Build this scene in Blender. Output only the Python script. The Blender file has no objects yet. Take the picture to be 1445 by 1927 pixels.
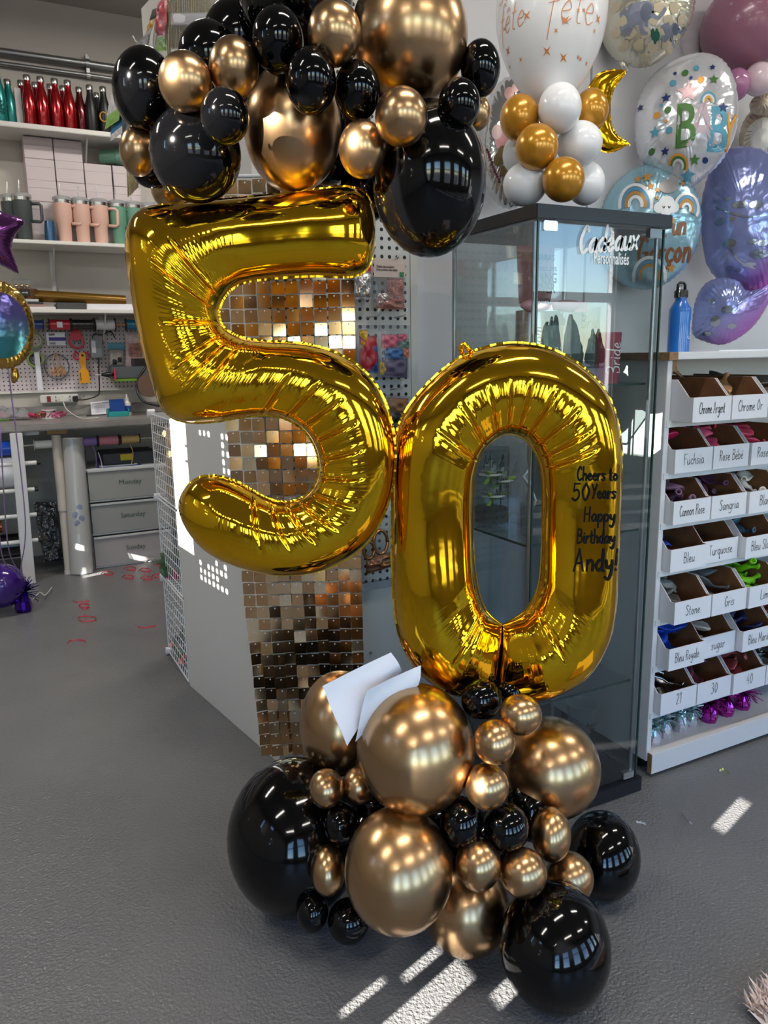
import bpy, bmesh, math, random
import numpy as np
from mathutils import Vector, Matrix
random.seed(7)
S = bpy.context.scene
COL = S.collection
R = math.radians
# ------------------------------------------------------------------ camera
W_PX, H_PX, F_PX = 1445, 1927, 1450.0
CAM_H, PITCH, ROLL, YAW = 1.25, 11.5, -1.0, -27.0
cam_d = bpy.data.cameras.new('camera'); cam = bpy.data.objects.new('camera', cam_d); COL.objects.link(cam)
cam_d.sensor_fit = 'VERTICAL'; cam_d.sensor_height = 24.0; cam_d.lens = F_PX / H_PX * 24.0; cam_d.clip_start = 0.05
RM = Matrix.Rotation(R(YAW), 3, 'Z') @ Matrix.Rotation(R(90 - PITCH), 3, 'X') @ Matrix.Rotation(R(-ROLL) * -1, 3, 'Z')
cam.location = (0, 0, CAM_H); cam.rotation_euler = RM.to_euler()
S.camera = cam
CO = Vector((0, 0, CAM_H)); CR, CU, CF = RM @ Vector((1, 0, 0)), RM @ Vector((0, 1, 0)), RM @ Vector((0, 0, -1))
FWH = Vector((-math.sin(R(YAW)), math.cos(R(YAW)), 0)); RTH = Vector((math.cos(R(YAW)), math.sin(R(YAW)), 0))
UP = Vector((0, 0, 1))
# ------------------------------------------------------------------ world, sun, lamps, exposure
world = bpy.data.worlds.new('world'); S.world = world; world.use_nodes = True
wn = world.node_tree.nodes; wl = world.node_tree.links
sky = wn.new('ShaderNodeTexSky'); sky.sky_type = 'NISHITA'; sky.sun_disc = False
sky.sun_elevation = R(20); sky.sun_rotation = R(-108); sky.air_density = 1.0; sky.dust_density = 0.1; sky.ozone_density = 4.0
wn['Background'].inputs['Strength'].default_value = 1.15
wl.new(sky.outputs[0], wn['Background'].inputs[0])
SUN_DIR = Vector((0.893, 0.291, -0.342)).normalized()
sun_d = bpy.data.lights.new('sun', 'SUN'); sun_d.energy = 34.0; sun_d.angle = R(0.12); sun_d.color = (1.0, 0.95, 0.87)
sun = bpy.data.objects.new('sun', sun_d); COL.objects.link(sun); sun.rotation_euler = SUN_DIR.to_track_quat('-Z', 'Y').to_euler(); sun.location = (-6, -2, 4)
S.view_settings.view_transform = 'Standard'; S.view_settings.look = 'None'; S.view_settings.gamma = 1.0
S.view_settings.use_curve_mapping = False; S.view_settings.exposure = 0.24
try:
    S.cycles.use_denoising = True; S.cycles.max_bounces = 8; S.cycles.transparent_max_bounces = 20; S.cycles.use_adaptive_sampling = True; S.cycles.adaptive_threshold = 0.025
    S.cycles.glossy_bounces = 4; S.cycles.diffuse_bounces = 3; S.cycles.sample_clamp_indirect = 6.0; S.cycles.caustics_reflective = False
except Exception: pass
LAMP_W = 15.0
# ------------------------------------------------------------------ helpers
def ray(x, y):
    return (CF * F_PX + CR * (x - W_PX / 2) + CU * (H_PX / 2 - y)).normalized()
def PY(x, y, Y): d = ray(x, y); return CO + d * (Y / d.y)
def PX(x, y, X): d = ray(x, y); return CO + d * (X / d.x)
def PZ(x, y, Z): d = ray(x, y); return CO + d * ((Z - CAM_H) / d.z)
def PF(x, y, F): d = ray(x, y); return CO + d * (F / d.dot(FWH))
def to_px(p):
    v = p - CO; z = v.dot(CF); return W_PX / 2 + F_PX * v.dot(CR) / z, H_PX / 2 - F_PX * v.dot(CU) / z
def depth(p): return (p - CO).dot(CF)
def lin(c): return tuple(((v / 255) / 12.92 if v / 255 <= 0.04045 else ((v / 255 + 0.055) / 1.055) ** 2.4) for v in c[:3])

MATS = {}
def mat(name, col, rough=0.5, metal=0.0, spec=0.5, bump=None, noise=None, coat=0.0, trans=0.0, emit=0.0, sheen=0.0, alpha=1.0, sss=0.0):
    if name in MATS: return MATS[name]
    m = bpy.data.materials.new(name); m.use_nodes = True
    nt = m.node_tree; b = nt.nodes['Principled BSDF']; c = lin(col) + (1,)
    b.inputs['Base Color'].default_value = c; b.inputs['Roughness'].default_value = rough; b.inputs['Metallic'].default_value = metal
    b.inputs['Specular IOR Level'].default_value = spec; b.inputs['Coat Weight'].default_value = coat; b.inputs['Coat Roughness'].default_value = 0.05
    b.inputs['Transmission Weight'].default_value = trans; b.inputs['Alpha'].default_value = alpha
    if sss: b.inputs['Subsurface Weight'].default_value = sss; b.inputs['Subsurface Scale'].default_value = 0.02
    if emit: b.inputs['Emission Color'].default_value = c; b.inputs['Emission Strength'].default_value = emit
    tc = None
    if bump or noise:
        tc = nt.nodes.new('ShaderNodeTexCoord')
    if noise:
        n = nt.nodes.new('ShaderNodeTexNoise'); n.inputs['Scale'].default_value = noise[1]; n.inputs['Detail'].default_value = 4
        nt.links.new(tc.outputs['Object'], n.inputs['Vector'])
        r = nt.nodes.new('ShaderNodeValToRGB'); r.color_ramp.elements[0].position = 0.35; r.color_ramp.elements[1].position = 0.65
        r.color_ramp.elements[0].color = c; r.color_ramp.elements[1].color = lin(noise[0]) + (1,)
        nt.links.new(n.outputs['Fac'], r.inputs['Fac']); nt.links.new(r.outputs['Color'], b.inputs['Base Color'])
    if bump:
        n = nt.nodes.new('ShaderNodeTexNoise'); n.inputs['Scale'].default_value = bump[0]; n.inputs['Detail'].default_value = 3
        nt.links.new(tc.outputs['Object'], n.inputs['Vector'])
        bp = nt.nodes.new('ShaderNodeBump'); bp.inputs['Strength'].default_value = bump[1]; bp.inputs['Distance'].default_value = bump[2] if len(bump) > 2 else 0.01
        nt.links.new(n.outputs['Fac'], bp.inputs['Height']); nt.links.new(bp.outputs['Normal'], b.inputs['Normal'])
    MATS[name] = m
    return m
def clear_mat(name, tint=(235, 240, 238), ior=1.45, rough=0.0, haze=0.0, hazecol=(255, 255, 255)):
    if name in MATS: return MATS[name]
    m = bpy.data.materials.new(name); m.use_nodes = True; nt = m.node_tree; nt.nodes.clear()
    out = nt.nodes.new('ShaderNodeOutputMaterial'); tr = nt.nodes.new('ShaderNodeBsdfTransparent'); tr.inputs[0].default_value = lin(tint) + (1,)
    gl = nt.nodes.new('ShaderNodeBsdfGlossy'); gl.inputs['Roughness'].default_value = rough
    lw = nt.nodes.new('ShaderNodeLayerWeight'); lw.inputs['Blend'].default_value = 0.5      # Schlick term, the same from both faces of a thin pane
    pw = nt.nodes.new('ShaderNodeMath'); pw.operation = 'POWER'; pw.inputs[1].default_value = 5.0; nt.links.new(lw.outputs['Facing'], pw.inputs[0])
    r0 = ((ior - 1) / (ior + 1)) ** 2; fr = nt.nodes.new('ShaderNodeMath'); fr.operation = 'MULTIPLY_ADD'; fr.inputs[1].default_value = 1 - r0; fr.inputs[2].default_value = r0; nt.links.new(pw.outputs[0], fr.inputs[0])
    mx = nt.nodes.new('ShaderNodeMixShader')
    base = tr.outputs[0]
    if haze:
        df = nt.nodes.new('ShaderNodeBsdfDiffuse'); df.inputs[0].default_value = lin(hazecol) + (1,)
        m2 = nt.nodes.new('ShaderNodeMixShader'); m2.inputs[0].default_value = haze
        nt.links.new(tr.outputs[0], m2.inputs[1]); nt.links.new(df.outputs[0], m2.inputs[2]); base = m2.outputs[0]
    nt.links.new(fr.outputs[0], mx.inputs[0]); nt.links.new(base, mx.inputs[1]); nt.links.new(gl.outputs[0], mx.inputs[2]); nt.links.new(mx.outputs[0], out.inputs[0])
    MATS[name] = m
    return m

class MB:
    def __init__(s): s.v = []; s.f = []
    def add(s, vs, fs):
        o = len(s.v); s.v += [Vector(v) for v in vs]; s.f += [tuple(i + o for i in f) for f in fs]; return s
    def box(s, x0, x1, y0, y1, z0, z1, M=None):
        vs = [Vector((x, y, z)) for x in (x0, x1) for y in (y0, y1) for z in (z0, z1)]
        if M is not None: vs = [M @ v for v in vs]
        return s.add(vs, [(0, 1, 3, 2), (4, 6, 7, 5), (0, 4, 5, 1), (2, 3, 7, 6), (0, 2, 6, 4), (1, 5, 7, 3)])
    def obox(s, c, a, b, d):          # box from centre and three half-axis vectors
        c = Vector(c); vs = [c + a * i + b * j + d * k for i in (-1, 1) for j in (-1, 1) for k in (-1, 1)]
        return s.add(vs, [(0, 1, 3, 2), (4, 6, 7, 5), (0, 4, 5, 1), (2, 3, 7, 6), (0, 2, 6, 4), (1, 5, 7, 3)])
    def ring_strip(s, rings, closed=True, cap=True):
        o = len(s.v); n = len(rings[0])
        for r in rings: s.v += [Vector(p) for p in r]
        for i in range(len(rings) - 1):
            for j in range(n if closed else n - 1):
                k = (j + 1) % n
                s.f.append((o + i * n + j, o + i * n + k, o + (i + 1) * n + k, o + (i + 1) * n + j))
        if cap:
            s.f.append(tuple(o + j for j in range(n))[::-1]); q = o + (len(rings) - 1) * n; s.f.append(tuple(q + j for j in range(n)))
        return s
    def cyl(s, p0, p1, r0, r1=None, n=16, cap=True):
        p0, p1 = Vector(p0), Vector(p1); r1 = r0 if r1 is None else r1
        d = (p1 - p0).normalized(); a = d.orthogonal().normalized(); b = d.cross(a)
        return s.ring_strip([[p + (a * math.cos(t) + b * math.sin(t)) * r for t in [2 * math.pi * k / n for k in range(n)]] for p, r in ((p0, r0), (p1, r1))], cap=cap)
    def tube(s, pts, r, n=6, cap=True):
        pts = [Vector(p) for p in pts]; rings = []; a = None
        for i, p in enumerate(pts):
            d = (pts[min(i + 1, len(pts) - 1)] - pts[max(i - 1, 0)])
            if d.length < 1e-9: d = Vector((0, 0, 1))
            d.normalize()
            a = d.orthogonal().normalized() if a is None else (a - d * a.dot(d)).normalized()
            b = d.cross(a); rr = r[i] if isinstance(r, (list, tuple)) else r
            rings.append([p + (a * math.cos(t) + b * math.sin(t)) * rr for t in [2 * math.pi * k / n for k in range(n)]])
        return s.ring_strip(rings, cap=cap)
    def lathe(s, prof, M=None, n=24, cap=True):
        rings = []
        for r, z in prof:
            ring = [Vector((max(r, 1e-5) * math.cos(2 * math.pi * k / n), max(r, 1e-5) * math.sin(2 * math.pi * k / n), z)) for k in range(n)]
            rings.append([M @ v for v in ring] if M is not None else ring)
        return s.ring_strip(rings, cap=cap)
    def prism(s, poly, h0, h1, M=None):   # poly in local xy, extruded along z
        n = len(poly); vs = [Vector((p[0], p[1], h)) for h in (h0, h1) for p in poly]
        if M is not None: vs = [M @ v for v in vs]
        return s.add(vs, [tuple(range(n))[::-1], tuple(range(n, 2 * n))] + [(i, (i + 1) % n, n + (i + 1) % n, n + i) for i in range(n)])
    def sphere(s, c, r, nu=16, nv=10, M=None, sc=(1, 1, 1)):
        c = Vector(c); rings = []
        for i in range(nv + 1):
            ph = math.pi * i / nv; rr = max(math.sin(ph), 1e-4)
            rings.append([c + Vector((rr * math.cos(2 * math.pi * k / nu) * r * sc[0], rr * math.sin(2 * math.pi * k / nu) * r * sc[1], math.cos(ph) * r * sc[2])) for k in range(nu)])
        return s.ring_strip(rings)

def frame_M(o, ex, ey, ez):
    return Matrix(((ex.x, ey.x, ez.x, o[0]), (ex.y, ey.y, ez.y, o[1]), (ex.z, ey.z, ez.z, o[2]), (0, 0, 0, 1)))
def T(x, y, z): return Matrix.Translation((x, y, z))
def RX(a): return Matrix.Rotation(a, 4, 'X')
def RY(a): return Matrix.Rotation(a, 4, 'Y')
def RZ(a): return Matrix.Rotation(a, 4, 'Z')
ORG = {}
def mesh_of(name, mb, m, smooth=False, bevel=0.0, org=None, solidify=0.0):
    me = bpy.data.meshes.new(name); org = Vector((0, 0, 0)) if org is None else org
    me.from_pydata([tuple(v - org) for v in mb.v], [], mb.f)
    if bevel:
        bm = bmesh.new(); bm.from_mesh(me)
        es = [e for e in bm.edges if len(e.link_faces) == 2 and e.calc_face_angle(0) > 0.5]
        bmesh.ops.bevel(bm, geom=es, offset=bevel, segments=2, affect='EDGES', clamp_overlap=True); bm.to_mesh(me); bm.free()
    if smooth is True: me.polygons.foreach_set('use_smooth', [True] * len(me.polygons))
    elif smooth: 
        me.polygons.foreach_set('use_smooth', [True] * len(me.polygons)); me.set_sharp_from_angle(angle=R(smooth))
    me.materials.append(m); me.update(); return me
def tag(o, label=None, cat=None, group=None, kind=None):
    if label: o['label'] = label
    if cat: o['category'] = cat
    if group: o['group'] = group
    if kind: o['kind'] = kind
    return o
def obj(name, mb, m, parent=None, smooth=False, bevel=0.0, label=None, cat=None, group=None, kind=None):
    """one mesh object; vertices in mb are world coordinates"""
    if parent is None:
        xs = [v.x for v in mb.v]; ys = [v.y for v in mb.v]; org = Vector(((min(xs) + max(xs)) / 2, (min(ys) + max(ys)) / 2, min(v.z for v in mb.v)))
        o = bpy.data.objects.new(name, mesh_of(name, mb, m, smooth, bevel, org)); o.location = org; ORG[o] = org
    else:
        org = ORG[parent]; o = bpy.data.objects.new(name, mesh_of(name, mb, m, smooth, bevel, org)); o.parent = parent; ORG[o] = org
    COL.objects.link(o); return tag(o, label, cat, group, kind)
def thing(name, label, cat, loc, group=None):
    o = bpy.data.objects.new(name, None); COL.objects.link(o); o.location = loc; o.empty_display_size = 0.05; ORG[o] = Vector(loc)
    return tag(o, label, cat, group)
def struct(name, mb, m, parent=None, **k):
    return obj(name, mb, m, parent, kind='structure' if parent is None else None, **k)
def inst(name, me, Mx, m=None, parent=None, **k):
    o = bpy.data.objects.new(name, me); COL.objects.link(o)
    if m is not None: o.material_slots[0].link = 'OBJECT'; o.material_slots[0].material = m
    if parent is not None: o.parent = parent; Mx = Matrix.Translation(-ORG[parent]) @ Mx
    o.matrix_local = Mx; ORG[o] = Mx.translation.copy(); return tag(o, **k)
def crom(pts, k=6, closed=False):
    pts = [np.array(p, float) for p in pts]; n = len(pts); out = []
    for i in range(n if closed else n - 1):
        g = (lambda j: pts[j % n]) if closed else (lambda j: pts[min(max(j, 0), n - 1)])
        p0, p1, p2, p3 = g(i - 1), g(i), g(i + 1), g(i + 2)
        for t in np.arange(k) / k:
            out.append(0.5 * (2 * p1 + (p2 - p0) * t + (2 * p0 - 5 * p1 + 4 * p2 - p3) * t * t + (3 * p1 - p0 - 3 * p2 + p3) * t ** 3))
    if not closed: out.append(pts[-1])
    return out

# ------------------------------------------------------------------ handwriting (single-stroke letters, x height .5, ascender 1)
GL = {
 'a': (.5, '42,42 25,50 6,28 14,2 34,10 42,42|42,46 42,8 52,0'), 'b': (.48, '6,100 6,0|6,30 24,50 42,28 26,0 6,6'), 'c': (.42, '38,42 22,50 5,24 20,0 40,8'),
 'd': (.5, '42,40 24,50 5,24 20,0 42,18|42,100 42,6 50,0'), 'e': (.44, '6,25 36,30 24,50 6,26 20,0 42,9'), 'f': (.38, '40,88 28,100 18,80 18,-35|2,46 36,50'),
 'g': (.48, '42,42 22,50 5,25 20,2 42,20|42,48 42,-22 22,-42 4,-28'), 'h': (.46, '6,100 6,0|6,28 24,50 38,36 38,0'), 'i': (.2, '10,48 10,6 18,0|10,66 11,70'),
 'j': (.2, '12,48 12,-25 0,-40|12,66 13,70'), 'k': (.42, '6,100 6,0|36,50 6,22 38,0'), 'l': (.2, '10,100 10,8 18,0'), 'm': (.62, '5,48 5,0|5,28 18,50 30,36 30,0|30,28 43,50 54,36 54,0'),
 'n': (.46, '6,48 6,0|6,28 24,50 38,36 38,0'), 'o': (.46, '24,50 6,28 20,0 40,22 24,50'), 'p': (.46, '6,48 6,-45|6,30 24,50 42,26 24,0 6,8'), 'q': (.5, '40,42 22,50 5,24 20,0 40,20|42,48 42,-45 52,-35'),
 'r': (.36, '6,48 6,0|6,26 20,46 34,46'), 's': (.38, '34,44 18,50 8,38 30,18 18,0 4,6'), 't': (.32, '14,84 14,8 28,0|2,52 28,54'), 'u': (.48, '6,48 8,10 22,0 40,20|40,48 40,8 48,0'),
 'v': (.42, '4,48 20,0 38,48'), 'w': (.6, '4,48 16,0 29,40 42,0 54,48'), 'x': (.42, '4,48 38,0|38,48 4,0'), 'y': (.44, '5,48 10,18 22,12 38,30|38,48 36,-10 20,-42 4,-30'), 'z': (.42, '5,48 38,48 5,0 40,0'),
 'A': (.66, '4,0 30,100|30,100 56,0|14,34 48,36'), 'B': (.56, '8,100 8,0|8,98 38,94 40,66 8,54|8,54 46,46 44,8 8,0'), 'C': (.54, '46,84 28,100 6,50 24,0 50,12'), 'D': (.6, '8,100 8,0|2,98 42,90 52,46 36,6 4,0'),
 'F': (.5, '10,100 10,0|8,98 46,100|10,54 38,56'), 'G': (.58, '46,86 26,100 5,48 24,0 48,16 50,44|30,44 54,44'), 'H': (.6, '8,100 8,0|50,100 50,0|8,50 50,52'), 'L': (.46, '10,100 8,4 44,2'),
 'M': (.72, '6,0 12,100|12,100 34,30|34,30 58,100|58,100 64,0'), 'O': (.62, '30,100 6,52 28,0 54,48 30,100'), 'P': (.5, '8,100 8,0|8,98 42,92 42,58 8,48'), 'R': (.54, '8,100 8,0|8,98 42,92 40,60 8,50|18,50 48,0'),
 'S': (.5, '44,88 24,100 8,78 42,36 26,0 4,12'), 'T': (.54, '4,98 50,100|27,100 25,0'), 'Y': (.54, '4,100 26,50|50,100 16,0'), 'É': (.5, '8,0'),
 '0': (.54, '26,100 6,52 26,0 46,50 26,100'), '1': (.3, '6,80 18,100 18,0'), '2': (.5, '8,80 26,100 42,74 8,4|8,2 46,2'), '3': (.48, '8,92 28,100 38,76 18,54|18,54 42,36 28,0 4,10'), '4': (.52, '30,100 6,38|6,38 46,38|36,62 36,0'),
 '5': (.5, '42,98 12,98|12,98 10,56|10,56 36,60 42,22 22,0 4,12'), '&': (.56, '50,4 14,74 26,100 36,78 6,24 24,0 50,40'), '!': (.22, '12,100 10,30|10,4 11,6'), "'": (.16, '10,100 6,82'), '.': (.18, '8,2 9,5'), ' ': (.3, ''),
}
GL['é'] = (.44, GL['e'][1] + '|20,66 34,80'); GL['ê'] = (.44, GL['e'][1] + '|10,64 22,78 34,64'); GL['ç'] = (.42, GL['c'][1] + '|22,0 28,-14 14,-20')
def strokes(text, size, squeeze=1.0, slant=0.0, space=0.06):
    x = 0; out = []
    for ch in text:
        adv, dd = GL.get(ch, GL[' '])
        for st in [q for q in dd.split('|') if q]:
            pts = [tuple(float(a) / 100 for a in p.split(',')) for p in st.split(' ')]
            sm = crom(pts, 4) if len(pts) > 2 else [np.array(p) for p in pts]
            out.append([((x + p[0] + slant * p[1]) * size * squeeze, p[1] * size) for p in sm])
        x += adv + space
    return out, x * size * squeeze
def ribbon(mb, lines, w, f):
    for ln in lines:
        n = len(ln); L = []; 
        for i, p in enumerate(ln):
            a = ln[max(i - 1, 0)]; b = ln[min(i + 1, n - 1)]; dx, dy = b[0] - a[0], b[1] - a[1]; l = math.hypot(dx, dy) or 1; dx, dy = dx / l, dy / l
            e = (-w * 0.4 if i == 0 else w * 0.4 if i == n - 1 else 0); px, py = p[0] + dx * e, p[1] + dy * e; hw = w * (0.38 if i in (0, n - 1) else 0.5)
            L.append((f(px - dy * hw, py + dx * hw), f(px + dy * hw, py - dx * hw)))
        vs = [q for pr in L for q in pr]
        mb.add(vs, [(2 * i, 2 * i + 1, 2 * i + 3, 2 * i + 2) for i in range(n - 1)])
    return mb
def write(name, text, o, ex, ey, size, w, m, parent, squeeze=1.0, slant=0.0, align='c', space=0.06, n=None):
    ls, tw = strokes(text, size, squeeze, slant, space); off = -tw / 2 if align == 'c' else 0
    nz = ex.cross(ey).normalized() * 0.0007; mb = MB()
    ribbon(mb, ls, w, lambda x, y: o + ex * (x + off) + ey * y + nz)
    return obj(name, mb, m, parent)
def type_text(name, text, o, ex, ey, size, m, parent, sx=1.0, align='CENTER', bold=0.0, off=0.0007):
    cu = bpy.data.curves.new(name, 'FONT'); cu.body = text; cu.size = size; cu.align_x = align; cu.offset = bold; cu.resolution_u = 2
    ob = bpy.data.objects.new(name, cu); COL.objects.link(ob); dg = bpy.context.evaluated_depsgraph_get()
    me = bpy.data.meshes.new_from_object(ob.evaluated_get(dg)); bpy.data.objects.remove(ob); bpy.data.curves.remove(cu)
    nz = ex.cross(ey).normalized(); mb = MB()
    mb.v = [o + ex * (v.co.x * sx) + ey * v.co.y + nz * off for v in me.vertices]; mb.f = [tuple(p.vertices) for p in me.polygons]
    bpy.data.meshes.remove(me)
    return obj(name, mb, m, parent)
# ------------------------------------------------------------------ common materials
def floor_mat():
    m = mat('floor_epoxy', (112, 112, 113), rough=0.27, spec=0.6)
    nt = m.node_tree; b = nt.nodes['Principled BSDF']; tc = nt.nodes.new('ShaderNodeTexCoord')
    n1 = nt.nodes.new('ShaderNodeTexNoise'); n1.inputs['Scale'].default_value = 130; n1.inputs['Detail'].default_value = 2
    n2 = nt.nodes.new('ShaderNodeTexNoise'); n2.inputs['Scale'].default_value = 3; n2.inputs['Detail'].default_value = 3
    nt.links.new(tc.outputs['Object'], n1.inputs['Vector']); nt.links.new(tc.outputs['Object'], n2.inputs['Vector'])
    bp = nt.nodes.new('ShaderNodeBump'); bp.inputs['Strength'].default_value = 0.7; bp.inputs['Distance'].default_value = 0.006
    nt.links.new(n1.outputs['Fac'], bp.inputs['Height']); nt.links.new(bp.outputs['Normal'], b.inputs['Normal'])
    r = nt.nodes.new('ShaderNodeValToRGB'); r.color_ramp.elements[0].color = lin((100, 100, 103)) + (1,); r.color_ramp.elements[1].color = lin((120, 119, 118)) + (1,)
    nt.links.new(n2.outputs['Fac'], r.inputs['Fac']); nt.links.new(r.outputs['Color'], b.inputs['Base Color'])
    return m
def peg_mat(name, base, hole, pitch, rad):
    """painted board with a square grid of round holes, laid out in the board's own x (or y) and z"""
    m = mat(name, base, rough=0.55); nt = m.node_tree; b = nt.nodes['Principled BSDF']
    tc = nt.nodes.new('ShaderNodeTexCoord'); sp = nt.nodes.new('ShaderNodeSeparateXYZ'); nt.links.new(tc.outputs['Object'], sp.inputs[0]); ms = []
    for ax in ('X', 'Z'):
        a = nt.nodes.new('ShaderNodeMath'); a.operation = 'DIVIDE'; a.inputs[1].default_value = pitch; nt.links.new(sp.outputs[ax], a.inputs[0])
        f = nt.nodes.new('ShaderNodeMath'); f.operation = 'FLOORED_MODULO'; f.inputs[1].default_value = 1.0; nt.links.new(a.outputs[0], f.inputs[0])
        s_ = nt.nodes.new('ShaderNodeMath'); s_.operation = 'SUBTRACT'; s_.inputs[1].default_value = 0.5; nt.links.new(f.outputs[0], s_.inputs[0])
        p = nt.nodes.new('ShaderNodeMath'); p.operation = 'POWER'; p.inputs[1].default_value = 2.0
        ab = nt.nodes.new('ShaderNodeMath'); ab.operation = 'ABSOLUTE'; nt.links.new(s_.outputs[0], ab.inputs[0]); nt.links.new(ab.outputs[0], p.inputs[0]); ms.append(p)
    ad = nt.nodes.new('ShaderNodeMath'); ad.operation = 'ADD'; nt.links.new(ms[0].outputs[0], ad.inputs[0]); nt.links.new(ms[1].outputs[0], ad.inputs[1])
    lt = nt.nodes.new('ShaderNodeMath'); lt.operation = 'LESS_THAN'; lt.inputs[1].default_value = (rad / pitch) ** 2; nt.links.new(ad.outputs[0], lt.inputs[0])
    mx = nt.nodes.new('ShaderNodeMix'); mx.data_type = 'RGBA'; mx.inputs['A'].default_value = lin(base) + (1,); mx.inputs['B'].default_value = lin(hole) + (1,)
    nt.links.new(lt.outputs[0], mx.inputs['Factor']); nt.links.new(mx.outputs['Result'], b.inputs['Base Color']); return m
WALLM = mat('wall_paint', (196, 190, 182), rough=0.75, bump=(60, 0.05))
WALLR = mat('wall_paint_pale', (205, 205, 210), rough=0.6, bump=(60, 0.05))
CEILM = mat('ceiling_paint', (176, 172, 166), rough=0.9)
WHITE = mat('white_laminate', (222, 219, 213), rough=0.35)
WHITEP = mat('white_paint', (214, 212, 212), rough=0.45, bump=(25, 0.08))
BLACKP = mat('black_plastic', (18, 18, 20), rough=0.35)
DGREY = mat('dark_grey_plastic', (62, 63, 66), rough=0.4)
STEEL = mat('brushed_steel', (205, 203, 200), rough=0.25, metal=1.0)
ZINC = mat('zinc_pipe', (158, 160, 160), rough=0.35, metal=0.9)
WIRE = mat('white_wire', (222, 222, 224), rough=0.3)
INK = mat('black_ink', (10, 10, 10), rough=0.7, spec=0.15)
WHITEINK = mat('white_vinyl', (240, 240, 240), rough=0.4)
KRAFT = mat('kraft_cardboard', (140, 98, 62), rough=0.85, noise=((122, 84, 52), 30))
MDF = mat('raw_fibreboard', (150, 116, 82), rough=0.8, noise=((128, 98, 68), 60))
PAPER = mat('white_paper', (232, 230, 238), rough=0.7)
GLASS = clear_mat('cabinet_glass', (240, 243, 243), 1.6)
CLEARP = clear_mat('clear_plastic_film', (236, 238, 240), 1.35, 0.06, 0.06)
FROST = clear_mat('frosted_plastic', (205, 206, 205), 1.4, 0.25, 0.55, (196, 194, 190))
WOODM = mat('pale_wood', (186, 140, 92), rough=0.6, noise=((164, 118, 74), 20))
# ------------------------------------------------------------------ room shell
ROOM = (-3.0, 9.0, -3.0, 5.4, 3.33)
X0, X1, Y0, Y1, ZC = ROOM
struct('floor', MB().box(X0 - .1, X1 + .1, Y0 - .1, Y1 + .1, -0.1, 0.0), floor_mat())
struct('ceiling', MB().box(X0 - .1, X1 + .1, Y0 - .1, Y1 + .1, ZC, ZC + .1), CEILM)
struct('wall_back', MB().box(X0 - .1, X1 + .1, Y1, Y1 + .12, 0, ZC), WALLM)
struct('wall_far_right', MB().box(X1, X1 + .1, Y0, Y1, 0, ZC), WALLR)
def holed_wall(axis, pos, thick, a0, a1, holes, m, name):
    """a wall along y (axis x) or along x (axis y), full height, with rectangular openings"""
    us = sorted({a0, a1} | {h[0] for h in holes} | {h[1] for h in holes}); zs = sorted({0.0, ZC} | {h[2] for h in holes} | {h[3] for h in holes}); mb = MB()
    for i in range(len(us) - 1):
        for j in range(len(zs) - 1):
            cu, cz = (us[i] + us[i + 1]) / 2, (zs[j] + zs[j + 1]) / 2
            if any(h[0] < cu < h[1] and h[2] < cz < h[3] for h in holes): continue
            if axis == 'x': mb.box(pos - thick, pos, us[i], us[i + 1], zs[j], zs[j + 1])
            else: mb.box(us[i], us[i + 1], pos - thick, pos, zs[j], zs[j + 1])
    return struct(name, mb, m)
FRAME = mat('window_frame_white', (228, 228, 228), rough=0.4)
def win_frame(n, axis, pos, h, bars=0):
    mb = MB(); w = 0.035; u0, u1, z0, z1 = h
    def bar(a, b, c, d):
        if axis == 'x': mb.box(pos - .07, pos - .02, a, b, c, d)
        else: mb.box(a, b, pos - .07, pos - .02, c, d)
    bar(u0, u0 + w, z0, z1); bar(u1 - w, u1, z0, z1); bar(u0 + w, u1 - w, z0, z0 + w); bar(u0 + w, u1 - w, z1 - w, z1)
    for k in range(bars): zc = z0 + (z1 - z0) * 0.615; bar(u0 + w, u1 - w, zc - .045, zc + .045)
    return struct('window_%d' % n, mb, FRAME)
# shop windows behind the camera
FW_HOLES = [(-2.5, -1.5, 0.6, 2.5), (-.8, 0.2, 0.6, 2.5), (0.9, 1.9, 0.6, 2.5), (2.6, 3.6, 0.6, 2.5), (4.62, 5.66, 0.6, 2.5), (6.6, 7.6, 0.6, 2.5)]
holed_wall('y', Y0, 0.12, X0 - .1, X1 + .1, FW_HOLES, mat('wall_paint_taupe', (112, 107, 102), rough=.8), 'wall_front')
for i, h in enumerate(FW_HOLES): win_frame(i + 1, 'y', Y0, h, 1)
for i, h in enumerate(FW_HOLES):      # sampling portals for the sky light in the window openings
    ld = bpy.data.lights.new('window_daylight', 'AREA'); ld.shape = 'RECTANGLE'; ld.size = h[1] - h[0]; ld.size_y = h[3] - h[2]; ld.cycles.is_portal = True
    lo = bpy.data.objects.new('window_daylight', ld); COL.objects.link(lo); lo.location = ((h[0] + h[1]) / 2, Y0 - .02, (h[2] + h[3]) / 2); lo.rotation_euler = (R(90), 0, 0)
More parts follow.
